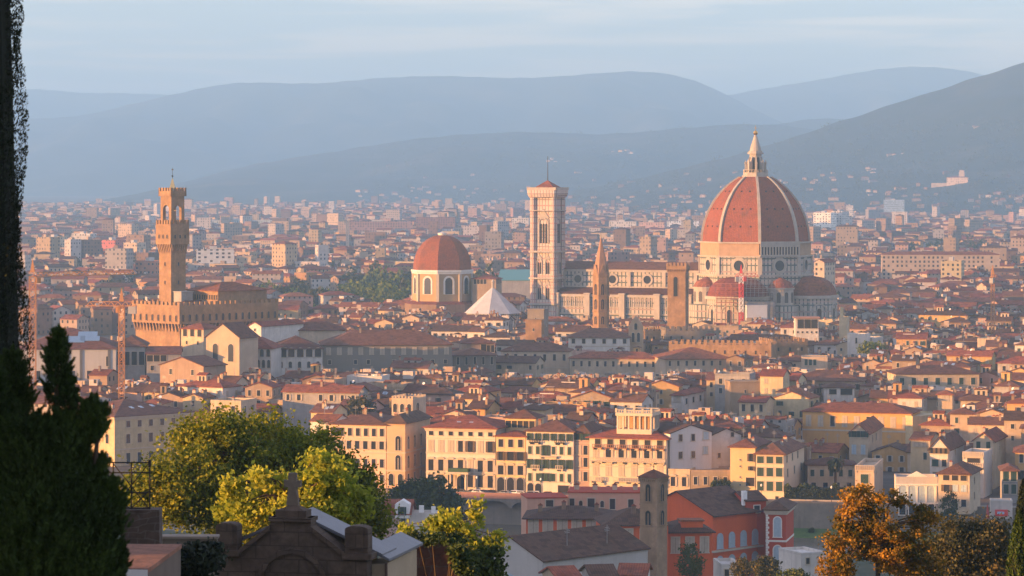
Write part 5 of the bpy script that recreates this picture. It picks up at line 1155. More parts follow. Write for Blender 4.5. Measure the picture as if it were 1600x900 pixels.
# which of them show largest from the terrace: nearer things cover farther ones, on a coarse grid
cov = np.zeros((450, 800), bool)
for a in ((0, 0, 45, 600), (0, 520, 190, 900), (240, 670, 600, 900), (1285, 770, 1465, 900), (330, 800, 620, 900)): cov[a[1]//2:a[3]//2, a[0]//2:a[2]//2] = True
todo = [(h['y'], None, h) for h in HOUSES]+[(b_[0], b_, None) for b_ in BLOCKS]
Yd = 1650; todo += [(1690, (1690, 828, 886, 290), None), (1650, (Yd, 885, 1090, 412), None), (1660, (Yd, 1085, 1305, 380), None), (1310, (1310, 212, 418, 470), None), (1480, (1480, 926, 952, 370), None), (1800, (1800, 642, 740, 420), None)]
for yy, blk, h in sorted(todo, key=lambda q: q[0]):
    if blk:
        a, b_, tp, bt = blk[1], blk[2], blk[3], HY+CZ*F/blk[0]
    else:
        e = h['w']/2+h['d']*.2; a, b_ = CX+(h['x']-e)*F/yy, CX+(h['x']+e)*F/yy
        tp = HY+(CZ-h['h']-1.5)*F/yy; bt = HY+CZ*F/yy
    i0, i1, j0, j1 = max(0, int(tp/2)), min(450, int(bt/2)), max(0, int(a/2)), min(800, int(b_/2)+1)
    if i1 <= i0 or j1 <= j0:
        if h: h['vis'] = 0
        continue
    sub = cov[i0:i1, j0:j1]
    if h: h['vis'] = int((~sub).sum())
    sub[:] = True
N_SINGLE = 232
HOUSES.sort(key=lambda h: -h['vis'])
SINGLES, REST = HOUSES[:N_SINGLE], HOUSES[N_SINGLE:]
MARKS = [(300, 505, 'battlemented palace'), (120, 565, 'grey museum hall'), (240, 685, 'yellow corner palace'), (345, 545, 'gabled church'), (460, 560, 'white gallery wing'), (610, 560, 'dark gallery wall'),
    (690, 430, 'plain red dome'), (768, 470, 'white pyramid roof'), (856, 460, 'striped bell tower'), (939, 470, 'spired hexagonal tower'), (1060, 470, 'square orange tower'), (1180, 440, 'great ribbed dome'), (1080, 530, 'battlemented wall'),
    (835, 560, 'seven-windowed convent wing'), (960, 572, 'low convent wing'), (628, 635, 'crowned loggia tower'), (560, 690, 'peach palace'), (720, 690, 'white palace'), (860, 690, 'green-shuttered house'), (1000, 660, 'rooftop loggia'),
    (1165, 615, 'brown tower house'), (1095, 635, 'glazed veranda house'), (1200, 725, 'yellow house'), (1305, 710, 'palm tree'), (1340, 655, 'long ochre palace'), (1460, 590, 'long cream palace'), (1310, 615, 'dark roof openings'),
    (1262, 508, 'white penthouse'), (1337, 540, 'white cube house'), (1450, 745, 'ornate pavilion'), (1455, 675, 'blank yellow block'), (1551, 470, 'lone crane mast'), (195, 540, 'orange crane mast'), (740, 565, 'grey shaded palace'), (1275, 565, 'trio of windows'), (400, 560, 'gallery pavilion'), (430, 700, 'big green tree'), (1000, 515, 'stone bell gable')]
def where(px, py):
    m_ = min(MARKS, key=lambda q: (q[0]-px)**2+((q[1]-py)*1.6)**2); dx, dy = px-m_[0], py-m_[1]
    if abs(dx) > abs(dy)*1.3: r = 'right of' if dx > 0 else 'left of'
    else: r = 'below' if dy > 0 else 'above'
    return '%s the %s' % (r, m_[2])
ORD = ['', 'second', 'third', 'fourth', 'fifth', 'sixth', 'seventh', 'eighth', 'ninth', 'tenth']
def unique(pairs):
    """[(object, text, px)] -> each label names one: where texts agree, its place along the row of them is added"""
    by = {}
    for o, tx, px in pairs: by.setdefault(tx, []).append((px, o))
    for tx, l in by.items():
        l.sort(key=lambda q: q[0])
        for i, (px, o) in enumerate(l):
            n = len(l); sfx = ''
            if n == 2: sfx = ', the left one' if i == 0 else ', the right one'
            elif n > 2: sfx = ', leftmost' if i == 0 else ', rightmost' if i == n-1 else ', %s from left' % ORD[min(i, 9)]
            o['label'] = tx+sfx
pairs = []
TURRET = []
for sx, sy, sz, ax_, ws in ((3.6, 3.2, 2.5, 'x', 'cream'), (2.6, 4.5, 1.8, 'y', 'white'), (5.2, 3.0, 2.0, 'x', 'tan'), (3.0, 3.0, 3.6, 'y', 'ochre'), (6.5, 3.6, 1.5, 'x', 'grey'), (2.2, 2.6, 2.9, 'x', 'tan'), (4.2, 5.0, 2.2, 'y', 'cream')):
    q = MB(); q.box(0, sx, 0, sy, -1.8, sz, 0); gable_roof(q, 0, sx, 0, sy, sz, .7 if ax_ == 'x' else .5, ax_, .3, .15, 1)
    for u in ((.5,) if sx < 3.2 else (.3, .7)): q.box(u*sx-.4, u*sx+.4, -.03, 0, .35, sz-.4, 2)
    q.box(sx, sx+.03, sy*.4, sy*.4+.8, .4, sz-.5, 2); TURRET.append(q.data('attic_turret', [WM[ws], TM['red' if sx > 3.5 else 'brown'], GLASS]))
TE = MB(); TE.box(0, 5, 0, 4, -1.2, .35, 0)
for i in range(6): TE.box(i, i+.06, 0, .06, .35, 1.35, 1); TE.box(i*.8, i*.8+.06, 3.94, 4, .35, 1.35, 1)
TE.box(0, 5, 0, .06, 1.3, 1.38, 1); TE.box(0, .06, 0, 4, 1.3, 1.38, 1); TE.box(1.5, 4.4, 2.0, 3.4, 2.3, 2.4, 2)
for q in (1.55, 4.3): TE.box(q, q+.08, 2.1, 2.18, .35, 2.3, 1); TE.box(q, q+.08, 3.2, 3.28, .35, 2.3, 1)
TERR_ = TE.data('roof_terrace', [WM['white'], IRON, stone('awning', (.55, .42, .3))])
DISH = MB(); DISH.lathe([(.05, 0), (.3, .05), (.5, .16), (.52, .18)], 12); DISH = DISH.data('dish', [WHITE])
for h in SINGLES:
    r = random.Random(h['seed']); x0 = CX+h['A'][0]*F/h['A'][1]
    rise = {'gx': h['d']*.18, 'gy': h['w']*.17, 'hip': min(h['w'], h['d'])*.19, 'flat': .9}[h['rt']]
    if h['rt'] == 'gy' and h['w'] > 14: h['rt'] = 'hip'; rise = min(h['w'], h['d'])*.19
    b = B('town_house', None, 'house', x0, x0, 0, h['A'][1], h['phi'], h['d'], h['wall'], (h['rt'], rise), h['rm'], over=r.uniform(.4, .8), group='old town houses', w=h['w'], htop=h['h'])
    feat = []; nch = r.choice((0, 1, 1, 2, 2, 3, 3))
    b.chim(*[(r.uniform(.12, .88), r.uniform(.2, .7), r.randrange(4)) for _ in range(nch)])
    q = r.random(); zr = b.roof_z(.5, .45)
    if q < .26: link('attic_turret', r.choice(TURRET), b.root, (r.uniform(.1, .6)*b.w, b.d*.35, zr-.9)); feat.append('attic turret')
    elif q < .38 and b.w > 8: link('roof_terrace', TERR_, b.root, (r.uniform(.1, .35)*b.w, b.d*.3, zr-.7)); feat.append('roof terrace')
    elif q < .47 and h['rt'] != 'flat': b.sky(r.uniform(.2, .8), .2); b.sky(r.uniform(.2, .8), .25); feat.append('skylights')
    for _ in range(r.choice((0, 0, 1, 1, 2))): b.ant(r.uniform(.15, .85), r.uniform(.4, .6))
    if r.random() < .25: o = link('dish', DISH, b.root, (r.uniform(.2, .8)*b.w, b.d*.4, zr+.5)); o.rotation_euler = (R(55), 0, R(r.uniform(-60, 60)))
    kd = r.choice(('p', 'p', 'p', 'g', 'gc', 'b', 'bc', 'w', 'l')); ww, wh_ = r.uniform(.9, 1.3), r.uniform(1.5, 2.1)
    n = max(1, int(b.w/r.uniform(2.8, 4.2)))
    for i in range(2 if n < 6 else 1): 
        for j in range(n):
            if r.random() > .12: b.row(0, 1, kd if r.random() < .7 else r.choice(('p', 'bc' if kd in 'bbcw' else kd+'c' if kd == 'g' else kd)), ww*r.choice((1, 1, .8)), wh_*r.choice((1, 1, 1, .75)), a=j/n, b=(j+1)/n, zc=b.h-1.9-3.5*i, sub=False)
    n = max(1, int(b.d/5)); kd2 = 'p' if kd == 'l' else kd
    b.row(0, n, kd2, ww, wh_, 'r', zc=b.h-2.0, sub=False); b.row(0, n, kd2, ww, wh_, 'r', zc=b.h-5.4, sub=False, skip=(0,))
    b.row(0, n, kd2, ww, wh_, 'l', zc=b.h-2.0, sub=False, skip=(0,) if r.random() < .4 else ())
    px, py = CX+h['x']*F/h['y'], HY+(CZ-h['h'])*F/h['y']
    size = 'narrow' if h['w'] < 9 else 'broad' if h['w'] > 15 else 'low' if h['h'] < 12 else 'tall' if h['h'] > 16.2 else 'plain'
    roof = {'gx': 'ridged roof', 'gy': 'gabled front', 'hip': 'hipped roof', 'flat': 'flat roof'}[h['rt']]
    tx = '%s %s house, %s%s, %s' % (size, h['wall'], '' if h['rt'] == 'flat' else {'red': 'red ', 'brown': 'brown ', 'dark': 'dark '}[h['rm']], roof, (feat[0]+', ') if feat else ('%s, ' % ('no chimney', 'one chimney', 'two chimneys', 'three chimneys')[nch]))
    pairs.append((b.root, tx+where(px, py), px))
unique(pairs)
# the rest of the old town, past what anyone would count
S = MB(); wkeys = list(WS); rkeys = list(TS); SM = [WS[k] for k in wkeys]+[TS[k] for k in rkeys]+[stone('far_chimney', (.36, .27, .2), .2, .5, island=True, var=.4)]
def add_far_house(S, x, y, phi, w_, d, h, wi, ri, rt, rise, over=.5, ch=0, r=None):
    T = MB()
    if rt == 'gx': T.yz([(0, 0), (d, 0), (d, h), (d/2, h+rise), (0, h)], 0, w_, wi); gable_roof(T, 0, w_, 0, d, h+.02, rise, 'x', over, .22, ri)
    elif rt == 'gy': T.xz([(0, 0), (w_, 0), (w_, h), (w_/2, h+rise), (0, h)], 0, d, wi); gable_roof(T, 0, w_, 0, d, h+.02, rise, 'y', over, .22, ri)
    elif rt == 'hip': T.box(0, w_, 0, d, 0, h, wi); hip_roof(T, -over, w_+over, -over, d+over, h, rise, .2, ri)
    else:
        T.box(0, w_, 0, d, 0, h, wi)
        if r: q = r.uniform(2, 4); T.box(w_*.3, w_*.3+q, d*.3, d*.3+q, h+.01, h+r.uniform(1.5, 3), len(SM)-1)
    for _ in range(ch):
        a, b_ = r.uniform(.1, .9)*w_, r.uniform(.2, .7)*d; T.box(a, a+.8, b_, b_+.7, h, h+rise+r.uniform(.6, 1.6), len(SM)-1)
    if r and rt != 'flat' and r.random() < .5:
        a, b_ = r.uniform(.1, .6)*w_, r.uniform(.2, .5)*d; e = r.uniform(1.5, 3); T.box(a, a+e*1.3, b_, b_+e, h, h+rise+r.uniform(.5, 2.2), r.choice((0, 3, 3)))
    c, s_ = math.cos(R(phi)), math.sin(R(phi)); i = len(S.v)
    S.v += [(x+p[0]*c+p[1]*s_, y-p[0]*s_+p[1]*c, p[2]) for p in T.v]; S.f += [tuple(i+k for k in f) for f in T.f]; S.m += T.m
for h in REST:
    r = random.Random(h['seed']); rise = {'gx': h['d']*.18, 'gy': min(h['w'], 14)*.17, 'hip': min(h['w'], h['d'])*.19, 'flat': .9}[h['rt']]
    add_far_house(S, *h['A'], h['phi'], h['w'], h['d'], h['h'], wkeys.index(h['wall']), len(wkeys)+rkeys.index(h['rm']), h['rt'], rise, .5, r.choice((1, 1, 2, 3)), r)
tag(S.build('old_town_roofs', SM), kind='stuff')
print('houses', len(HOUSES), 'smallest single', SINGLES[-1]['vis'])
# beyond the cathedral: red-roofed quarters thinning into modern suburbs on the plain
S = MB(); rg = random.Random(5)
Y = 1800.0
while Y < 8600:
    dY = 15+Y*.006; half = .166*Y+20; x = -half+rg.uniform(0, 20)
    old = max(0.0, min(1.0, (3300-Y)/1300))
    if Y > 2900: old = max(old, .35)
    while x < half:
        px = CX+x*F/Y; o_ = old if px < 1150 else min(1, old+.45*max(0, (4200-Y)/2400))
        if rg.random() < o_: w_ = rg.uniform(8, 24); d = rg.uniform(9, 14); h = rg.gauss(13, 2.4); rt = rg.choice(('gx', 'gx', 'hip', 'gy' if w_ < 13 else 'hip'))
        else: w_ = rg.uniform(8, 24); d = rg.uniform(10, 15); h = rg.choice((7, 9, 11, 13, 15, 18)) if rg.random() < .95 else rg.uniform(22, 34); rt = rg.choice(('flat', 'flat', 'hip'))
        gap = rg.uniform(.5, 8) if rg.random() < .7 else rg.uniform(8, 40)
        if Y > 5200: gap *= 1.5
        if rg.random() < .05: x += rg.uniform(20, 60)*Y/4000
        yy = Y+rg.uniform(-.4, .4)*dY; xc = x+w_/2
        free = not blocked(xc, yy, 8)
        belt = 2000 < yy < 2350 and (405 < px < 645 or 745 < px < 1120) or (3300 < yy < 3600 and 1405 < px < 1545) or (1950 < yy < 2200 and 1270 < px < 1320)
        if free and not belt and h > 5:
            wk = rg.choice((0, 0, 3, 3, 4, 5, 5, 2, 1, 6, 7, 7)); add_far_house(S, x, yy, rg.choice((18, 18, -25, 40, 8))+rg.gauss(0, 4), w_, d, h, wk, len(wkeys)+rg.choice((0, 0, 0, 1, 1, 2)), rt, 2.2, .5, 0, rg if Y < 3500 else None)
        x += w_+gap
    Y += dY*(1.0 if Y < 3000 else 1.1)
for _ in range(130):
    hit = hill_hit(rg.uniform(540, 1600), 330-abs(rg.gauss(0, 24)))
    if hit: k = rg.uniform(6, 12); add_far_house(S, hit[0], hit[1], rg.uniform(-20, 40), k*rg.uniform(1, 2), k, hit[2]+rg.uniform(4, 8), rg.choice((0, 4, 5, 7)), len(wkeys), 'hip', 1.6, .4)
tag(S.build('distant_suburbs', SM), kind='stuff')
print('suburb faces', len(S.f))
# big single blocks out on the plain
def block(name, label, x0, x1, ytop, Y, wall, phi=12, d=14, rt='flat', ch=3.2, cw=3.4, extra=None):
    mm = windowed('block_%s_%d' % (wall if isinstance(wall, str) else 'special', len(MATS)), WALL[wall] if isinstance(wall, str) else wall, cw, ch, island=False, ww=.22, wh=.26)
    b = B(name, label, 'building', x0, x1, ytop, Y, phi, d, roof=(rt, 2.2 if rt != 'flat' else .8), rmat='red', wallm=mm, pad=6, over=.5)
    if rt == 'flat': m = MB(); m.box(b.w*.35, b.w*.55, d*.3, d*.7, b.h, b.h+3.2); m.build('roof_hut', [WM['white']], b.root)
    return b
block('apartment_block', 'tall white apartment slab with brown balcony bands right of the great dome', 1271, 1298, 333, 4550, (.78, .72, .62), 22, 30, cw=4.2)
block('apartment_block', 'second white apartment slab with grey flank adjoining the first slab', 1299, 1316, 331, 4580, 'white', 30, 24, cw=4.0)
block('apartment_block', 'thin grey apartment tower among suburbs behind the white apartment slabs', 1322, 1333, 322, 5600, 'white', 10, 14)
block('office_tower', 'pale blue glass office tower with overhanging roof frame before the hill', 1381, 1413, 313, 6300, (.36, .46, .56), 6, 20, ch=3.6, cw=2.2)
block('apartment_block', 'row of pale concrete towers with dark stripes right of the stone lookout tower', 307, 366, 391, 2700, (.55, .54, .52), -6, 14, cw=5.0)
block('apartment_block', 'brick red flat block with sunlit side among left suburbs', 157, 180, 376, 3250, (.42, .14, .10), 35, 16)
block('apartment_block', 'bright cream apartment tower right of the brick red block', 193, 214, 380, 3150, 'cream', 30, 15)
block('apartment_block', 'sunlit yellow slab with flat roof near the dark cypress', 66, 92, 371, 3500, 'yellow', 28, 16)
block('apartment_block', 'white chequered apartment block above the brick red block', 112, 141, 366, 3700, 'white', 24, 14)
block('apartment_block', 'orange brick low block left of the stone lookout tower', 211, 243, 409, 2500, (.48, .2, .12), 20, 20)
block('apartment_block', 'long purple brown slab with white roof line behind the tree belt', 546, 645, 347, 4300, (.32, .2, .17), -3, 16)
block('apartment_block', 'dark brick slab directly above the plain red dome', 650, 711, 340, 4450, (.26, .15, .13), 4, 20)
block('apartment_block', 'small white villa block under the long purple brown slab', 620, 634, 363, 3900, 'white', 15, 12, 'hip')
block('apartment_block', 'pair of white flats left of the striped bell tower shaft', 800, 826, 341, 4700, 'white', 10, 12)
block('apartment_block', 'long blue white flats between bell tower and great dome', 1042, 1092, 346, 4700, (.62, .64, .66), 5, 14)
block('apartment_block', 'pinkish flats left of the long blue white flats', 998, 1038, 348, 4500, 'pink', 14, 14)
block('apartment_block', 'white stepped flats right of the striped bell tower', 952, 994, 347, 4600, 'white', 8, 14)
block('barracks', 'very long cream barracks with red roof and even windows right of the great dome', 1378, 1562, 398, 2450, (.40, .31, .23), 4, 16, 'hip')
block('apartment_block', 'sunlit golden block with flat roof below the long barracks', 1470, 1502, 409, 2250, 'yellow', 14, 20)
block('apartment_block', 'cream gable house front immediately right of the cathedral apse', 1272, 1288, 410, 2150, 'cream', 25, 22, 'gy')
block('apartment_block', 'long low warehouse with pale roof among left suburbs', 130, 190, 333, 6500, 'white', 0, 30)
block('apartment_block', 'pale long shed on the plain left of the stone lookout tower', 150, 232, 322, 7600, 'white', 0, 40)
block('station_shed', 'wide low pale green shed roof far left on the plain', 300, 430, 345, 4900, (.42, .46, .44), 0, 50)
# houses on the far slopes
HH = []
for wk in ('white', 'cream', 'yellow'):
    a = MB(); a.box(0, 16, 0, 11, -4, 7.5, 0); hip_roof(a, -.6, 16.6, -.6, 11.6, 7.5, 2.4, .2, 1); HH.append((a, wk))
hm_ = []
for a, wk in HH:
    w_ = MB(); n = 6; w_.v, w_.f = a.v[:8], a.f[:6]; w_.m = [0]*6
    r_ = MB(); r_.mesh(a.v[8:], [tuple(i-8 for i in f) for f in a.f[6:]])
    hm_.append((w_.data('wall', [windowed('hill_'+wk, tuple(q*.7 for q in WALL[wk]), 3.4, 3.4, island=False)]), r_.data('roof', [TM['red']])))
rg = random.Random(8)
for (px, py, sx, sy, n, txt) in ((1300, 278, 40, 10, 9, 'in the hillside hamlet right of the great dome'), (1352, 268, 12, 4, 4, 'in the knot above the blue office tower'), (1398, 245, 14, 3, 4, 'on the mid slope left of the hill villa'),
    (1400, 305, 60, 8, 9, 'at the wooded hill foot beside the blue office tower'), (1517, 201, 8, 2, 3, 'high on the right hillside'), (1560, 312, 40, 6, 9, 'at the hill foot below the hill villa'), (970, 237, 20, 3, 5, 'high on the middle slope above the spired tower'),
    (868, 252, 22, 4, 5, 'on the slope beside the striped bell tower top'), (1060, 312, 30, 6, 7, 'on the low slope left of the great dome'), (930, 322, 40, 8, 9, 'low on the slope right of the bell tower'), (700, 300, 60, 8, 8, 'on the slope above the plain red dome'), (590, 305, 60, 6, 7, 'on the low slope above the tree belt'), (1210, 290, 16, 8, 5, 'on the slope beside the great dome lantern')):
    for _ in range(n):
        hit = hill_hit(px+rg.uniform(-sx, sx), py+rg.uniform(-sy, sy))
        if not hit: continue
        wmesh, rmesh = rg.choice(hm_)
        t_ = thing('hill_house', 'tiny pale red-roofed house '+txt, 'house', (hit[0], hit[1], hit[2]-1), -R(rg.uniform(-20, 45)), 'hill houses '+txt)
        k = rg.uniform(.5, .95); t_.scale = (k*rg.uniform(.8, 1.4), k, k); link('wall', wmesh, t_); link('roof', rmesh, t_)
hit = hill_hit(1497, 287)
if hit:
    t_ = thing('hill_villa', 'large pale villa with square tower standing alone on the right hill', 'villa', (hit[0]-25, hit[1], hit[2]-3), -R(14)); kz = hit[1]/F
    m = MB(); m.box(0, 46, 0, 26, -10, 16); m.build('wall', [windowed('villa_wall', (.66, .5, .36), 4, 5, island=False)], t_)
    m = MB(); hip_roof(m, -1, 47, -1, 27, 16, 4, .3); m.build('roof', [TM['red']], t_)
    m = MB(); m.box(26, 38, 6, 18, 16, 28); m.box(27, 37, 7, 17, 28, 32); m.build('tower', [WM['cream']], t_)
    m = MB(); m.box(-34, -.1, 2, 3, -8, 4); m.build('terrace_wall', [WM['cream']], t_)
# ---------------------------------------------------------------- plants
LEAF_DK = leafmat('dark_foliage', (.020, .030, .006), (.04, .058, .010), (.08, .095, .018), .2, .15)
LEAF_GR = leafmat('green_foliage', (.035, .058, .008), (.12, .16, .014), (.33, .31, .025), .45, .45)
LEAF_YG = leafmat('plane_tree_foliage', (.13, .19, .018), (.30, .34, .035), (.48, .46, .06), .55, .8)
LEAF_OR = leafmat('autumn_foliage', (.045, .06, .010), (.21, .125, .014), (.46, .225, .02), .4, .8)
LEAF_OL = leafmat('olive_foliage', (.025, .032, .014), (.06, .06, .022), (.12, .09, .03), .3, .5)
LEAF_CY = leafmat('cypress_foliage', (.006, .012, .005), (.012, .022, .009), (.022, .034, .012), .08, 1.5)
LEAF_CN = leafmat('conifer_sprays', (.018, .036, .008), (.04, .075, .014), (.085, .13, .022), .25, 1.2)
LEAF_IV = leafmat('ivy_leaves', (.015, .03, .010), (.03, .06, .016), (.06, .09, .02), .2, 1.5)
def leaf_mesh(name, mat, P, size, rs, elong=1.6, up=0.0, out=None):
    """many small leaf-shaped faces at the points P"""
    n = len(P); a = rs.normal(size=(n, 3)); a[:, 2] += up
    if out is not None: a += out*1.0
    a /= np.linalg.norm(a, axis=1)[:, None]
    b = np.cross(a, rs.normal(size=(n, 3))); b /= np.linalg.norm(b, axis=1)[:, None]
    L_ = (size*(.6+.8*rs.random(n)))[:, None]; W_ = L_/elong
    nrm = np.cross(a, b)
    V = np.stack([P-a*L_*.5, P+b*W_*.5+nrm*W_*.12, P+a*L_*.5, P-b*W_*.5+nrm*W_*.12], 1).reshape(-1, 3).astype(np.float32)
    me = bpy.data.meshes.new(name); me.vertices.add(4*n); me.vertices.foreach_set('co', V.ravel())
    me.loops.add(4*n); me.loops.foreach_set('vertex_index', np.arange(4*n, dtype=np.int32))
    me.polygons.add(n); me.polygons.foreach_set('loop_start', np.arange(0, 4*n, 4, dtype=np.int32)); me.polygons.foreach_set('loop_total', np.full(n, 4, dtype=np.int32))
    me.materials.append(mat); me.update(calc_edges=True); me.validate()
    return me
def clumps(rs, lobes, n_cl, per, spread, flat=.75, lo=.45):
    """leaf positions gathered in clumps on and inside a set of lobes (x, y, z, rx, ry, rz)"""
    lb = np.array(lobes, float); wgt = lb[:, 3]*lb[:, 5]; wgt = wgt/wgt.sum()
    k = rs.choice(len(lb), n_cl, p=wgt); d = rs.normal(size=(n_cl, 3)); d /= np.linalg.norm(d, axis=1)[:, None]
    rad = lo+(1.06-lo)*rs.random(n_cl)**.45
    C = lb[k, :3]+d*rad[:, None]*lb[k, 3:]
    cnt = np.maximum(3, rs.poisson(per, n_cl)); idx = np.repeat(np.arange(n_cl), cnt)
    g = rs.normal(size=(len(idx), 3))*spread*(.6+.8*rs.random(n_cl))[idx][:, None]; g[:, 2] *= flat
    return C[idx]+g, C
def tree(name, label, cat, base, lobes, mat, n_cl, per, spread, leaf, seed, group=None, trunk_r=.3, limbs=14, elong=1.6, lo=.45, hue=None):
    rs = np.random.RandomState(seed); rt = thing(name, label, cat, base, 0, group)
    P, C = clumps(rs, lobes, n_cl, per, spread, lo=lo)
    link('crown', leaf_mesh('crown', mat, P, leaf, rs, elong), rt)
    m = MB(); lb = np.array(lobes); cen = lb[:, :3].mean(0); top = np.array([cen[0]*.4, cen[1]*.4, max(.5, cen[2]-lb[:, 5].mean()*.6)])
    m.tube((0, 0, -3), tuple(top), trunk_r, trunk_r*.6, 8)
    for i in rs.choice(len(C), min(limbs, len(C)), replace=False):
        mid = (top+C[i])/2+np.array([0, 0, .15*np.linalg.norm(C[i]-top)]); m.tube(tuple(top), tuple(mid), trunk_r*.42, trunk_r*.22, 5); m.tube(tuple(mid), tuple(C[i]), trunk_r*.22, trunk_r*.05, 5)
    m.build('trunk', [BARK], rt)
    return rt
def lobes_px(spec, Y, base):
    """lobes given where they show: centre and half-sizes in picture units at distance Y"""
    k = Y/F; out = []
    for px, py, rx, ry, dy in spec:
        x, y, z = PX(px, py, Y+dy); out.append((x-base[0], y-base[1], z-base[2], rx*k, rx*k*.9, ry*k))
    return out
# big green tree, its yellow-green neighbour, and the smaller plane saplings
base = PX(430, 1050, 150); base = (base[0], 150, south_h(base[0], 150))
tree('broadleaf_tree', 'big dark green and gold broadleaf tree behind the stone cross', 'tree', base, lobes_px([(330, 700, 62, 48, 0), (400, 690, 60, 40, 4), (300, 760, 60, 60, -2), (255, 770, 40, 40, -3), (380, 770, 80, 80, 2), (470, 740, 60, 60, 3), (520, 770, 60, 60, 5), (560, 800, 40, 60, 6), (450, 810, 90, 60, 0), (345, 668, 30, 20, 1), (225, 765, 22, 30, -2), (500, 700, 30, 28, 5)], 150, base), LEAF_GR, 720, 120, .36, .19, 3, trunk_r=.5, limbs=60, lo=.3)
base = PX(470, 1000, 105); base = (base[0], 105, south_h(base[0], 105))
tree('plane_tree', 'light yellow green plane tree with large leaves just behind the stone cross', 'tree', base, lobes_px([(500, 745, 45, 34, 0), (430, 775, 50, 36, 1), (370, 800, 36, 30, 0), (545, 785, 30, 38, 1), (470, 795, 70, 34, 0), (365, 755, 14, 22, 0), (510, 725, 18, 18, 1), (412, 748, 18, 14, 0)], 105, base), LEAF_YG, 230, 46, .17, .17, 4, trunk_r=.12, limbs=50, elong=1.6, lo=.2)
base = PX(690, 1000, 96); base = (base[0], 96, south_h(base[0], 96))
tree('plane_sapling', 'golden green plane sapling growing over the ivy wall beside the chapel', 'tree', base, lobes_px([(700, 828, 40, 24, 0), (735, 838, 26, 34, 1), (745, 795, 10, 16, 0), (640, 828, 34, 14, 1), (770, 850, 20, 20, 0), (690, 815, 18, 12, 0)], 96, base), LEAF_YG, 100, 30, .12, .15, 5, trunk_r=.08, limbs=26, elong=1.5, lo=.1)
base = PX(750, 1000, 92); base = (base[0], 92, south_h(base[0], 92))
tree('green_bush', 'loose green bush at the bottom edge before the white church gable', 'bush', base, lobes_px([(745, 880, 34, 26, 0), (775, 872, 14, 20, 0), (715, 890, 26, 18, 0), (765, 900, 26, 20, 0)], 92, base), leafmat('bush_foliage', (.03, .05, .012), (.07, .10, .02), (.16, .17, .03), .4, .8), 120, 26, .14, .15, 6, trunk_r=.06, limbs=20, lo=.2)
base = PX(665, 1000, 700); base = (base[0], 716, -3)
tree('evergreen_tree', 'dark round evergreen tree standing before the river wall', 'tree', base, lobes_px([(672, 785, 44, 34, 0), (645, 775, 30, 20, 0), (700, 800, 22, 34, 2), (630, 785, 20, 18, -2)], 716, base), LEAF_DK, 420, 30, .75, .8, 7, trunk_r=.5)
base = PX(1370, 1000, 150); base = (base[0], 150, south_h(base[0], 150))
tree('autumn_tree', 'rust orange autumn tree in front of the river wall', 'tree', base, lobes_px([(1350, 782, 34, 22, 0), (1392, 780, 26, 20, 1), (1325, 850, 34, 30, 0), (1390, 858, 40, 36, 0), (1442, 815, 22, 22, 1), (1308, 888, 26, 22, -1), (1420, 886, 50, 26, 1), (1322, 812, 18, 16, 0), (1372, 822, 30, 26, 0), (1425, 850, 26, 22, 0)], 150, base), LEAF_OR, 250, 90, .17, .15, 8, trunk_r=.18, limbs=60, lo=.2)
base = PX(1520, 1000, 180); base = (base[0], 180, south_h(base[0], 180))
tree('olive_tree', 'dull olive brown tree between the autumn tree and the cypress', 'tree', base, lobes_px([(1510, 850, 50, 34, 0), (1545, 840, 30, 28, 1), (1480, 880, 50, 34, 0), (1560, 880, 44, 40, 1), (1520, 900, 70, 30, 0)], 180, base), LEAF_OL, 380, 80, .32, .19, 9, trunk_r=.26)
for lab, px, py, rx, ry, Y, mt, nm in (('small dark conifer in front of the red palace wall', 1078, 876, 18, 26, 560, LEAF_DK, 'conifer'), ('dark conifer beside the cream house with hipped roof', 1483, 792, 14, 22, 838, LEAF_DK, 'conifer'), ('dusky green shrub at the bottom edge below the red palace', 1195, 890, 22, 18, 470, LEAF_OL, 'shrub'), ('small olive shrub left of the dusky green shrub', 1158, 888, 16, 14, 480, LEAF_OL, 'shrub'),
        ('loose olive tree half hidden behind roofs above the peach palace', 562, 640, 22, 18, 1030, LEAF_OL, 'tree'), ('green tree beside the peach palace left corner', 500, 690, 12, 30, 960, LEAF_GR, 'tree'), ('dark tree by the low tan house garden', 1128, 762, 14, 12, 900, LEAF_DK, 'tree'), ('round garden tree on roofs below the slim yellow tower', 1362, 545, 20, 8, 1390, LEAF_GR, 'tree'),
        ('green tree behind the grey boxy house at the water edge', 1240, 905, 26, 12, 420, LEAF_DK, 'tree'), ('dark bush hanging on the river wall', 1268, 836, 6, 10, 876, LEAF_DK, 'bush')):
    x, y, z = PX(px, py, Y); k = Y/F; zb = z-ry*k*1.3
    sp = max(.22, rx*k*.16)
    tree(nm, lab, nm, (x, y, zb), [(0, 0, z-zb, rx*k, rx*k, ry*k), (rx*k*.3, 0, z-zb-ry*k*.4, rx*k*.8, rx*k*.8, ry*k*.6), (0, 0, z-zb+ry*k*.6, rx*k*.5, rx*k*.5, ry*k*.5)], mt, 110, 24, sp, sp*1.2, abs(hash(px)) % 999, trunk_r=max(.1, rx*k*.06), limbs=8)
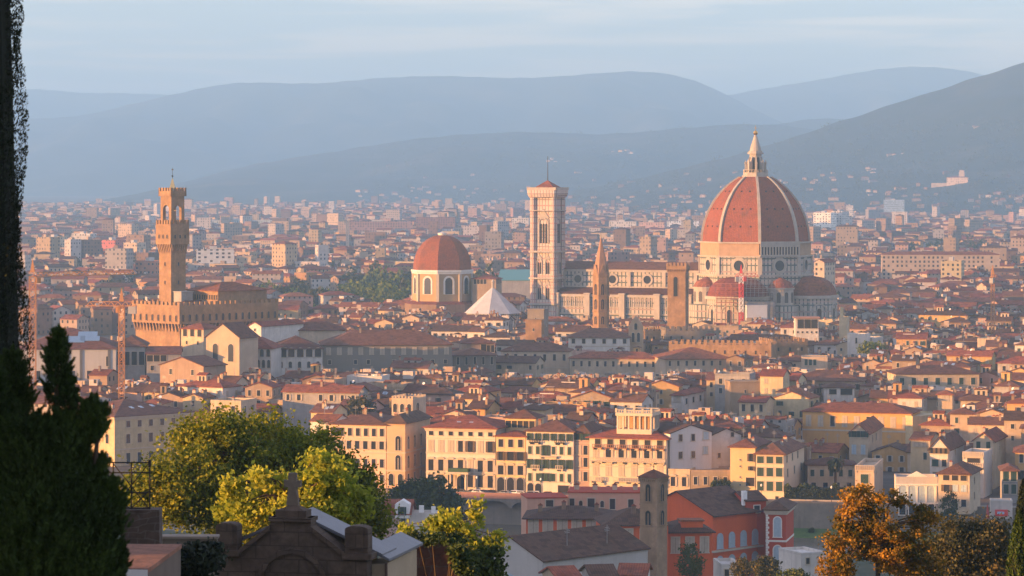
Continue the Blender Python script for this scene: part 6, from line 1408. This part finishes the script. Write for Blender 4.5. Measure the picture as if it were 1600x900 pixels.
# hedge on the garden wall
def hedge(label, x0, x1, yt, yb, Y, d, mat, seed):
    a = PX(x0, yb, Y); w_ = (x1-x0)*Y/F; h = (yb-yt)*Y/F; rs = np.random.RandomState(seed)
    n = 3400; P = np.stack([rs.random(n)*w_, rs.random(n)*d, rs.random(n)**.7*h], 1); P[:, 2] *= .82+.18*np.sin(P[:, 0]*1.1+np.sin(P[:, 0]*.37)*2)
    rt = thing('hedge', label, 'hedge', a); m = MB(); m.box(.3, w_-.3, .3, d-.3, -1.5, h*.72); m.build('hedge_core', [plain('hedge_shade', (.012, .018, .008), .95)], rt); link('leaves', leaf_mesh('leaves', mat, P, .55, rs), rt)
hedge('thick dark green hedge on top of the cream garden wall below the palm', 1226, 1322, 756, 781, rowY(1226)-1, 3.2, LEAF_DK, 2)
hedge('small dark hedge beside the plain yellow house', 1112, 1141, 752, 772, 895, 3, LEAF_DK, 3)
def palm():
    Y = 902.; x, y, z = PX(1305, 718, Y); rt = thing('palm_tree', 'tall palm with drooping crown in front of the garden house', 'palm', (x, y, -1))
    m = MB(); m.tube((0, 0, 0), (.1, 0, z-.4), .42, .36, 9); m.build('trunk', [BARK], rt)
    rs = np.random.RandomState(3); lf = leafmat('palm_fronds', (.02, .035, .01), (.05, .06, .018), (.12, .09, .03), .15, .6); m = MB()
    for i in range(100):
        a = rs.rand()*6.283; el = rs.uniform(-.5, 1.35); L_ = rs.uniform(2.8, 3.6); p = np.array([.1, 0, z]); q = el; w_ = .58
        for s_ in range(6):
            d = np.array([math.cos(a)*math.cos(q), math.sin(a)*math.cos(q), math.sin(q)]); p2 = p+d*L_/6; sd_ = np.array([-math.sin(a), math.cos(a), 0])*w_*(1-.12*s_); dr = np.array([0, 0, -.18])
            m.poly([p-sd_+dr, p, p2, p2-sd_*.86+dr]); m.poly([p, p+sd_+dr, p2+sd_*.86+dr, p2]); p = p2; q -= .34
    m.build('crown', [lf], rt)
palm()
# trees of the plain: three crowns, many trees
protos = []
for i, (mt, rx, rz, nl) in enumerate(((LEAF_GR, 5.5, 5.0, 330), (LEAF_OL, 6.5, 5.2, 330), (LEAF_DK, 4.5, 6.0, 330), (LEAF_DK, 2.2, 8.0, 260))):
    rs = np.random.RandomState(20+i); P, C = clumps(rs, [(0, 0, rz*1.25, rx, rx, rz), (rx*.5, rx*.2, rz, rx*.7, rx*.7, rz*.7), (-rx*.5, -.2*rx, rz*1.1, rx*.6, rx*.6, rz*.75)] if i < 3 else [(0, 0, rz, rx, rx, rz)], nl//6, 8, rx*.16, lo=.5)
    m = MB(); m.tube((0, 0, -1), (0, 0, rz*1.1), .45, .25, 6)
    protos.append((leaf_mesh('crown', mt, P, rx*.30, rs, 1.3), m.data('trunk', [BARK])))
rg = random.Random(77)
def belt(label, name, cat, px0, px1, Y0, Y1, n, kinds, s0, s1, group):
    for _ in range(n):
        Y = rg.uniform(Y0, Y1); px = rg.uniform(px0, px1); k = rg.choice(kinds)
        t_ = thing(name, label, cat, ((px-CX)*Y/F, Y, 0), rg.uniform(0, 6.28), group); t_.scale = (rg.uniform(s0, s1),)*2+(rg.uniform(s0, s1),)
        link('crown', protos[k][0], t_); link('trunk', protos[k][1], t_)
belt('round tree in the broad belt between stone lookout tower and red chapel dome', 'belt_tree', 'tree', 545, 650, 2050, 2450, 34, (0, 1, 0, 2), 1.1, 2.0, 'trees in the belt left of the red chapel dome')
belt('bushy olive tree in the park patch behind the battlemented palace', 'park_tree', 'tree', 402, 520, 1990, 2200, 26, (1, 0), .9, 1.6, 'trees in the park patch behind the palace')
belt('round tree in the strip behind the cathedral nave', 'belt_tree', 'tree', 745, 1110, 2250, 2500, 40, (1, 0, 2), 1.0, 1.7, 'trees behind the cathedral nave')
belt('tall dark conifer in the far cypress grove above the long barracks', 'grove_conifer', 'tree', 1412, 1545, 3250, 3600, 46, (3, 3, 2), 1.0, 1.6, 'dark conifers of the far grove')
belt('round tree in the little park right of the great dome', 'park_tree', 'tree', 1280, 1318, 1990, 2150, 7, (0, 1), .9, 1.3, 'trees in the little park right of the dome')
t_ = thing('dark_park_tree', 'single tall dark tree rising behind the white pyramid roof', 'tree', PX(764, 0, 2200)[:2]+(0,), 0); t_.scale = (1.35, 1.35, 2.1); link('crown', protos[2][0], t_); link('trunk', protos[2][1], t_)
S = MB(); allP = []; rs = np.random.RandomState(6)
for _ in range(3400):
    Y = rs.uniform(2300, 8200); px = rs.uniform(-20, 1620); x = (px-CX)*Y/F; r_ = rs.uniform(3, 8)
    c = np.array([x, Y, r_*1.1]); d = rs.normal(size=(34, 3)); d /= np.linalg.norm(d, axis=1)[:, None]; d[:, 2] = np.abs(d[:, 2])*1.1-.3; allP.append(c+d*r_*(.6+.5*rs.random((34, 1))))
for _ in range(1500):
    hit = hill_hit(rs.uniform(560, 1600), rs.uniform(190, 335))
    if hit:
        r_ = rs.uniform(5, 11); d = rs.normal(size=(16, 3)); d /= np.linalg.norm(d, axis=1)[:, None]; allP.append(np.array(hit)+np.array([0, 0, r_*.5])+d*r_*np.array([1.6, 1, .8])*(.6+.5*rs.random((16, 1))))
o = link('distant_treetops_foliage', leaf_mesh('distant_treetops_foliage', LEAF_OL, np.concatenate(allP), 3.4, rs, 1.2)); tag(o, kind='stuff')
# the wooded slopes of the nearest hill get tree clumps too
# ---------------------------------------------------------------- terrace in the foreground
def block_wall_mat(name, c1, c2, mort, bw, bh, wob=1.0):
    def b(t, p, o):
        uv = N(t, 'ShaderNodeTexCoord').outputs['UV']; P = pos(t)
        wv = N(t, 'ShaderNodeVectorMath', {0: uv, 1: N(t, 'ShaderNodeVectorMath', {0: N(t, 'ShaderNodeTexNoise', {'Vector': P, 'Scale': 1.5}).outputs[1], 3: wob*.45}, operation='SCALE').outputs[0]}, operation='ADD').outputs[0]
        k = N(t, 'ShaderNodeTexBrick', {'Vector': wv, 'Color1': rgba(c1), 'Color2': rgba(c2), 'Mortar': rgba(mort), 'Scale': 1.0, 'Mortar Size': .014, 'Brick Width': bw, 'Row Height': bh})
        cc = mixc(t, ramp(t, noise(t, P, 3.0, 5, .7), .3, .75), k.outputs[0], scl(c1, .45))
        t.links.new(cc, p.inputs['Base Color']); p.inputs['Roughness'].default_value = .95
        bn = N(t, 'ShaderNodeBump', {'Height': math_(t, 'ADD', math_(t, 'MULTIPLY', k.outputs[1], -1.0), noise(t, P, 6, 4)), 'Distance': .03, 'Strength': .7}); t.links.new(bn.outputs[0], p.inputs['Normal'])
    return node_mat(name, b)
CH = block_wall_mat('chapel_stone', (.14, .105, .078), (.115, .086, .064), (.075, .058, .045), .7, .32, .12)
CHL = stone('chapel_side_plaster', (.42, .33, .22), .12, .8, fine=4.0, streak=.2)
SLAB = stone('slate_slab', (.17, .175, .185), .14, 1.3, .45, fine=5.0, bump=.01, streak=.1)
def chapel():
    Y = 76.; k = Y/F; ph = 12
    def lp(px, py): return ((px-335)*k/math.cos(R(ph)), ZP(py, Y)-80.0)     # picture point -> facade plane
    A = PX(335, 0, Y); rt = thing('grave_chapel', 'dark stone cemetery chapel gable with stone cross and slate roof', 'chapel', (A[0], Y, 80.0), -R(ph))
    fz = lambda l: [lp(*p) for p in l]
    m = MB(); m.xz(fz([(336, 1010), (576, 1010), (576, 868), (541, 866), (488, 826), (488, 806), (424, 806), (424, 826), (374, 866), (336, 868)]), 0, .45); fa = m.build('facade', [CH], rt)
    m = MB(); x0, z0 = lp(330, 868); x1, z1 = lp(376, 859); x2, _ = lp(538, 0); x3, _ = lp(584, 0)
    for xa, xb in ((x0, x1), (x2, x3)): q = MB(); q.box(xa, xb, -.1, .5, z0, z1); q.build('capstone', [CH], rt)
    for pts in ([(374, 866), (424, 826), (424, 818), (374, 857)], [(541, 866), (541, 857), (488, 818), (488, 826)]): q = MB(); q.xz(fz(pts), -.07, .5); q.build('raking_cornice', [CH], rt)
    for a, b_ in ((337, 371), (541, 577)):
        xa, za = lp(a, 859); xb, zb = lp(b_, 822); m = MB(); pts = [(xa, za), (xb, za), (xb, zb)]+[((xa+xb)/2+(xb-xa)/2*math.cos(math.pi*q/8), zb+.08*math.sin(math.pi*q/8)) for q in range(1, 8)]+[(xa, zb)]
        m.xz(pts, .0, .42); m.xz([(xa+.1, za+.1), (xb-.1, za+.1), (xb-.1, zb-.03)]+[((xa+xb)/2+((xb-xa)/2-.1)*math.cos(math.pi*q/8), zb-.03+.1*math.sin(math.pi*q/8)) for q in range(1, 8)]+[(xa+.1, zb-.03)], -.035, 0); m.build('pinnacle', [CH], rt)
    m = MB(); xa, za = lp(422, 812); xb, zb = lp(489, 806); m.box(xa, xb, -.08, .55, za, zb); xa, za = lp(432, 806); xb, zb = lp(480, 795); m.box(xa, xb, 0, .47, za, zb); xa, za = lp(436, 795); xb, zb = lp(476, 788); m.prism([(xa, .04), (xb, .04), (xb, .43), (xa, .43)], za, zb, 0, True, [(xa+.2, .16), (xb-.2, .16), (xb-.2, .32), (xa+.2, .32)]); m.build('pedestal', [CH], rt)
    m = MB(); c = fz([(446, 788), (465, 788), (461, 760), (468, 760), (468, 749), (461, 750), (461, 738), (449, 738), (449, 750), (442, 749), (442, 760), (449, 760)]); m.xz(c, .17, .31); m.build('cross', [stone('cross_stone', (.17, .14, .105), .25, 3.0, fine=8, bump=.01)], rt)
    xl, ze = lp(345, 858); xr, _ = lp(572, 0); xc = (xl+xr)/2; zr = lp(0, 806)[1]; D = 1.6
    m = MB(); m.xz([(xl+.1, 0), (xr-.1, 0), (xr-.1, ze-.1), (xc, zr-.2), (xl+.1, ze-.1)], .46, D); m.build('side_wall', [CHL], rt)
    m = MB(); k2 = (zr-ze)/(xr-xc)
    for sgn in (-1, 1):
        e = .32; xe = xr+e if sgn > 0 else xl-e; z_e = ze-e*k2
        m.xz([(xc, zr+.0), (xe, z_e), (xe, z_e+.07), (xc, zr+.07)], .452, D+.2)
    m.build('roof', [SLAB], rt)
    # lower side aisle with its own slabs
    m = MB(); m.box(xr-.09, xr+.36, .5, 3.7, 0, ze-.32); sb = m.build('side_bay', [CHL], rt)
    m = MB(); m.xz([(xr-.08, ze+.02), (xr+.48, ze-.24), (xr+.48, ze-.18), (xr-.08, ze+.08)], .47, 3.85); m.build('slab_roof', [SLAB], sb)
    m = MB(); m.tube((xr+.41, .45, 0), (xr+.41, .45, ze-.28), .035, n=8); m.build('drainpipe', [stone('copper_pipe', (.12, .08, .06))], sb)
    m = MB(); m.xz([(xr+.37, ze-.85), (xr+1.1, ze-1.12), (xr+1.1, ze-1.05), (xr+.37, ze-.78)], .1, 1.6); m.build('lean_to_roof', [ZINC], sb)
    f = MB(); f.xz(ring(1.5, 1.5, .12, 0), -.06, 0); f.build('arch_moulding', [CH], rt, (xc, 0, lp(0, 960)[1]))
chapel()
BW = block_wall_mat('rubble_blocks', (.15, .07, .05), (.10, .055, .04), (.13, .11, .09), .55, .26)
def fg_box(name, label, cat, x0, x1, yt, Y, d, mat, zb=None, ph=0, cop=None):
    a = PX(x0, yt, Y); w_ = (x1-x0)*Y/F; zb = zb if zb is not None else ZP(1000, Y); h = a[2]-zb
    rt = thing(name, label, cat, (a[0], Y, zb), -R(ph)); m = MB(); m.box(0, w_, 0, d, 0, h); m.build('wall', [mat], rt)
    if cop: m = MB(); m.box(-.04, w_+.04, -.05, d+.05, h+.002, h+.06); m.build('coping', [cop], rt)
    return rt, w_, h
fg_box('block_wall', 'rough dark red block wall under ivy right of the chapel', 'wall', 618, 716, 848, 82, .5, BW, cop=stone('pale_coping', (.28, .23, .18), .2, 2))
fg_box('brick_pier', 'weathered brown brick pier holding the iron railing', 'pier', 188, 249, 797, 70, .6, block_wall_mat('pier_brick', (.14, .10, .075), (.10, .075, .06), (.16, .14, .12), .4, .16))
fg_box('low_wall', 'low grey parapet wall under the big green tree', 'wall', 249, 338, 842, 74, .4, stone('parapet_plaster', (.20, .17, .13), .25, 1.5), cop=stone('pale_coping', (.28, .23, .18)))
def tiled_roof():
    Y = 58.; k = Y/F; rt = thing('tiled_lean_to', 'small terracotta tiled roof with white fascia beside the dark conifer', 'roof', (0, 0, 0))
    a, b_, c, d = PX(172, 888, Y), PX(231, 889, Y), PX(284, 850, Y+4.6), PX(196, 850, Y+4.6)
    flat = stone('terracotta_paving', (.36, .17, .11), .2, 2.0, fine=8)
    tm = block_wall_mat('terracotta_tiles', (.40, .19, .12), (.30, .14, .09), (.2, .12, .09), .3, .22)
    m = MB(); m.mesh([a, b_, c, d]+[(p[0], p[1], p[2]-.08) for p in (a, b_, c, d)], [(0,1,2,3), (0,1,5,4), (1,2,6,5), (2,3,7,6), (3,0,4,7), (7,6,5,4)]); m.build('tile_slope', [tm], rt)
    m = MB(); m.mesh([(a[0]-.02, a[1]-.02, a[2]-.01), (b_[0], b_[1]-.02, b_[2]-.01), (b_[0], b_[1]-.02, b_[2]-.2), (a[0]-.02, a[1]-.02, a[2]-.2), (a[0]-.02, a[1]+.2, a[2]-.2), (b_[0], b_[1]+.2, b_[2]-.2)], [(0,1,2,3), (3,2,5,4)]); m.build('fascia', [WHITE], rt)
    m = MB(); m.mesh([(b_[0]-.02, b_[1]+.03, b_[2]-.09), (c[0]-.02, c[1], c[2]-.09), (c[0]-.02, c[1], c[2]-3), (b_[0]-.02, b_[1]+.03, b_[2]-3), (a[0], a[1]+.05, a[2]-3), (a[0], a[1]+.05, a[2]-.09)], [(0,1,2,3), (0,3,4,5)]); m.build('wall', [stone('shed_plaster', (.17, .13, .10), .2, 1.5)], rt)
tiled_roof()
def railing():
    Y = 70.2; k = Y/F; x0, _, zt = PX(150, 722, Y); zb = ZP(797, Y); w_ = 84*k; h = zt-zb; rt = thing('iron_railing', 'black iron railing panel with crossed bars on the brick pier', 'railing', (x0, Y, zb))
    m = MB(); r = .016
    for z in (h*.04, h*.36, h*.78, h*.99): m.tube((0, 0, z), (w_, 0, z), r, n=6)
    for x in (.02, w_*.16, w_*.32, w_*.66, w_): m.tube((x, 0, -.05), (x, 0, h), r*1.15, n=6)
    for a, b_ in (((w_*.32, h*.04), (w_*.98, h*.97)), ((w_*.32, h*.97), (w_*.98, h*.04)), ((.02, h*.78), (w_*.62, h*.04)), ((.02, h*.2), (w_*.3, h*.7)), ((w_*.1, h*.97), (w_*.66, h*.36)), ((w_*.66, h*.04), (w_*.98, h*.4))): m.tube((a[0], 0, a[1]), (b_[0], 0, b_[1]), r*.8, n=6)
    m.build('bar_lattice', [IRON], rt)
    m = MB(); m.tube((w_*1.0, 0, h*.9), (w_*1.0, 0, h*1.05), r*2, n=8); m.build('finial', [IRON], rt)
railing()
# ivy over the block wall and shrubs at its foot
def mass(name, label, cat, spec, Y, mat, n_cl, per, spread, leaf, seed):
    rs = np.random.RandomState(seed); b0 = PX(spec[0][0], 980, Y+1.2); P, C = clumps(rs, lobes_px(spec, Y, b0), n_cl, per, spread, lo=.3)
    rt = thing(name, label, cat, b0); link('leaves', leaf_mesh('leaves', mat, P, leaf, rs, 1.3), rt); m = MB()
    for i in range(12): m.tube((0, 0, -.3), tuple(C[i]), .03, .01, 5)
    m.build('stem', [BARK], rt)
mass('ivy', 'dark green ivy trailing over the right end of the block wall', 'ivy', [(690, 843, 34, 6, 0), (716, 868, 12, 22, -1), (650, 840, 36, 4, 0), (728, 893, 14, 16, -1)], 81, LEAF_IV, 150, 30, .06, .075, 12)
mass('shrub', 'dark shrub below the low grey parapet left of the chapel', 'shrub', [(300, 880, 34, 24, 0), (325, 870, 20, 20, 1), (270, 895, 30, 18, 0)], 68, LEAF_CY, 160, 30, .10, .12, 13)
# cypresses
def cypress(name, label, base, h, r, n, leaf, seed, mat=LEAF_CY, parts=True):
    rs = np.random.RandomState(seed); rt = thing(name, label, 'cypress', base); t = rs.random(n)**.9; a = rs.random(n)*6.283
    prof = r*np.minimum(1, (t*7+.25))*(1-t**2.6)**.75; wob = 1+.10*np.sin(a*5+t*23)+.07*np.sin(a*9-t*41)
    rr = prof*wob*(.91+.11*rs.random(n)**.8); P = np.stack([rr*np.cos(a), rr*np.sin(a), t*h], 1)
    out = np.stack([np.cos(a)*.6, np.sin(a)*.6, np.full(n, 1.5)], 1)
    link('crown', leaf_mesh('crown', mat, P, leaf, rs, 2.6, .5, out), rt)
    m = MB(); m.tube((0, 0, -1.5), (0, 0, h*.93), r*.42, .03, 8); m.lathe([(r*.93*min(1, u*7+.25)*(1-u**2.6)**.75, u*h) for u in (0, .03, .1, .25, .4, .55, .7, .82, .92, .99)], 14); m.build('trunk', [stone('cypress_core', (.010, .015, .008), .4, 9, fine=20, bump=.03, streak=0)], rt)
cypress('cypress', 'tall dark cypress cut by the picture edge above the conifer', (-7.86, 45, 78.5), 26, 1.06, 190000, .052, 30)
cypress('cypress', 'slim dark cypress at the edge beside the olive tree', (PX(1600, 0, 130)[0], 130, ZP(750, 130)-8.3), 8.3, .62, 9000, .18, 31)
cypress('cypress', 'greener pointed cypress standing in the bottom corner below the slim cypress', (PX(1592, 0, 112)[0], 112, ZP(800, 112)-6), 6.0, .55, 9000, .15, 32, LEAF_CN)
# cypresses added unseen beyond the picture edge to keep the terrace in shade
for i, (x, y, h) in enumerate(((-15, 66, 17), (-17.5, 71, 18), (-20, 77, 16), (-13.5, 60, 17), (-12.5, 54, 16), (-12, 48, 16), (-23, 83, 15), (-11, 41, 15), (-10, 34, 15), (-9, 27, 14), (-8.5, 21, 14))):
    cypress('cypress', 'unseen cypress in the row added to shade the terrace', (x, y, south_h(x, y)-1.0), h+2.5, 1.9, 3500, .55, 40+i)
for o in [o for o in bpy.data.objects if o.get('label') == 'unseen cypress in the row added to shade the terrace']: o['group'] = 'added shading cypress row'
# near conifer made of upright plumes
def conifer():
    Y = 28.; k = Y/F; rs = np.random.RandomState(50); b0 = PX(40, 1000, Y); rt = thing('conifer', 'dark bushy conifer with upright plumes filling the lower corner', 'conifer', b0)
    P = []; out = []; m = MB()
    for px, tp, bt, rx, dy in ((92, 508, 640, 22, 0), (20, 540, 760, 36, .3), (-20, 560, 900, 60, 0), (143, 615, 700, 26, -.1), (160, 632, 690, 18, -.15), (122, 650, 740, 30, 0), (112, 585, 680, 14, 0), (178, 745, 860, 30, -.1), (100, 640, 800, 42, -.2), (60, 640, 860, 60, -.3), (20, 650, 940, 70, -.3), (120, 690, 860, 44, -.2), (160, 705, 880, 30, -.1), (90, 720, 960, 70, -.4), (150, 770, 960, 44, -.3), (188, 845, 960, 20, -.2), (40, 760, 980, 90, -.5), (130, 830, 990, 60, -.4)):
        sp_ = int(rx*(bt-tp)/46)+6; ts = rs.random(sp_)**.8; as_ = rs.random(sp_)*6.283; r0 = rx*k*np.minimum(1, .3+1.9*(1-ts))*np.minimum(1, .5+ts*3)*.45
        tip = np.array(PX(px, tp, Y+dy))-b0; bot = np.array(PX(px*.9+4, bt, Y+dy))-b0
        c0 = bot+(tip-bot)*(ts*.93)[:, None]+np.stack([r0*np.cos(as_), r0*np.sin(as_), 0*as_], 1); lean = .35+.75*rs.random(sp_)
        dr = np.stack([np.cos(as_)*lean, np.sin(as_)*lean, np.ones(sp_)], 1); dr /= np.linalg.norm(dr, axis=1)[:, None]; ln_ = (rx*k*(.5+.55*rs.random(sp_))+.04)*np.minimum(1, .35+1.6*(1-ts))
        q = np.repeat(np.arange(sp_), 70); s_ = rs.random(len(q)); g = rs.normal(size=(len(q), 3))*(.022*(1.05-s_))[:, None]
        P.append(c0[q]+dr[q]*(ln_[q]*s_)[:, None]+g); out.append(dr[q]*2.0)
        n = int(40*rx*((bt-tp)/100)); t = rs.random(n); a = rs.random(n)*6.283
        pr = .72*rx*k*np.minimum(1, .35+t*.0+2.6*(1-t))*np.minimum(1, .45+t*3)*(1-t**3)**.8; rr = pr*(.25+.8*rs.random(n)**.6)*(1+.16*np.sin(a*4+t*17))
        tip = np.array(PX(px, tp, Y+dy))-b0; bot = np.array(PX(px*.9+4, bt, Y+dy))-b0
        c = bot+(tip-bot)*t[:, None]; P.append(c+np.stack([rr*np.cos(a), rr*np.sin(a), 0*a], 1)); out.append(np.stack([np.cos(a)*.7, np.sin(a)*.7, np.full(n, 1.4)], 1))
        m.tube(tuple(bot-np.array([0, 0, .2])), tuple(bot+(tip-bot)*.8), .03, .006, 5)
    m.tube((0, 0, -1), tuple(np.array(PX(60, 760, Y))-b0), .12, .05, 7)
    link('crown', leaf_mesh('crown', LEAF_CN, np.concatenate(P), .045, rs, 3.2, .5, np.concatenate(out)), rt); m.build('trunk', [BARK], rt)
conifer()
# ---------------------------------------------------------------- cars on the river road
def car_proto():
    rt = thing('parked_car', '', 'car'); p = [(-2.05, .28), (2.05, .28), (2.1, .62), (1.95, .82), (1.0, .95), (-1.9, .98), (-2.1, .7)]
    m = MB(); m.xz(p, -.84, .84); m.xz([(-1.85, .98), (.95, .955), (.35, 1.42), (-1.35, 1.45)], -.74, .74); bd = m.build('body', [WHITE], rt)
    w_ = MB(); w_.xz([(-1.55, 1.02), (.72, 1.0), (.28, 1.36), (-1.25, 1.38)], -.755, -.742); w_.xz([(-1.55, 1.02), (.72, 1.0), (.28, 1.36), (-1.25, 1.38)], .742, .755); w_.build('side_window', [GLASS], rt)
    g = MB(); g.mesh([(.97, -.66, .98), (.97, .66, .98), (.42, .62, 1.38), (.42, -.62, 1.38)], [(0,1,2,3)]); g.build('windscreen', [GLASS], rt, (.012, 0, .012))
    for x in (-1.3, 1.3):
        for y in (-.8, .8):
            t_ = MB(); t_.lathe([(.31, -.1), (.33, -.06), (.33, .06), (.31, .1)], 14); o = t_.build('wheel', [plain('tyre_rubber', (.02, .02, .02), .9)], rt, (x, y, .33)); o.rotation_euler = (R(90), 0, 0)
            h_ = MB(); h_.lathe([(.2, -.11), (.2, .11)], 12); h_.build('rim', [METAL], o)
    for y in (-.6, .6):
        l = MB(); l.box(2.05, 2.13, y-.16, y+.16, .6, .74); l.build('headlight', [WHITE], rt)
    return rt
paints = {'white': WHITE, 'silver': plain('silver_paint', (.42, .43, .45), .3, .4), 'black': plain('black_paint', (.02, .02, .024), .3), 'blue': plain('dark_blue_paint', (.03, .05, .12), .3), 'grey': plain('grey_paint', (.16, .165, .17), .3, .3)}
proto = car_proto(); prot_used = False
cars = [('white', 748, 'white parked car in front of the columned porch'), ('grey', 736, 'grey parked car left of the white car by the porch'), ('black', 772, 'black parked car at the corner of the white palace'), ('silver', 786, 'silver parked car before the ochre house arcade'), ('blue', 760, 'dark blue parked car right of the white car by the porch'), ('white', 801, 'white parked car before the right arch of the ochre house'),
        ('white', 816, 'white van-like car where ochre and green-shuttered houses meet'), ('silver', 827, 'silver car below the green-shuttered house door'), ('white', 840, 'white car at the right end of the riverside line'), ('black', 853, 'black car half hidden by the salmon wall'), ('grey', 722, 'grey car directly under the porch arch'), ('blue', 700, 'dark blue car beside the evergreen tree'), ('black', 215, 'black car at the foot of the yellow corner palace'), ('silver', 232, 'silver car at the foot of the yellow corner palace')]
for i, (pc, px, lab) in enumerate(cars):
    o = proto if i == 0 else copy_tree(proto); x = (px-CX)*895/F
    if px < 300: Y = 985.; o.location = ((px-CX)*Y/F, Y, .02)
    else: Y = Yn(x)+(2.0 if i % 2 == 0 else 2.6); x = (px-CX)*Y/F; o.location = (x, Yn(x)+2.0+(i % 3)*.3, .02)
    o.rotation_euler = (0, 0, -R(16)+(math.pi if i % 2 else 0)); o['label'] = lab; o['group'] = 'cars parked on the riverside road'
    for c in o.children:
        if c.name.startswith('body'):
            if i: c.data = c.data.copy()
            c.data.materials[0] = paints[pc]
# lamps on the river road
lm = None
for i, (px, lab) in enumerate(((668, 'white globed street lamp at the left corner of the white palace'), (745, 'street lamp at the parapet left of the columned porch'), (790, 'street lamp at the parapet before the ochre house'), (845, 'street lamp at the parapet before the green-shuttered house'), (1190, 'street lamp on the river wall below the green-shuttered cream yellow house'), (1300, 'street lamp on the river wall below the palm'))):
    x = (px-CX)*895/F; x = (px-CX)*Yn(x)/F
    if lm is None:
        lm = thing('street_lamp', lab, 'street lamp'); m = MB(); m.lathe([(.16, 0), (.16, .5), (.07, .7), (.055, 4.6)], 8); m.build('post', [IRON], lm)
        m = MB(); m.lathe([(.05, 4.6), (.2, 4.75), (.26, 5.0), (.2, 5.25), (.05, 5.4)], 10); m.build('globe', [WHITE], lm); o = lm
    else: o = copy_tree(lm)
    o.location = (x, Yn(x)+.9, .0); o['label'] = lab; o['group'] = 'street lamps on the river road'
bpy.context.view_layer.update()
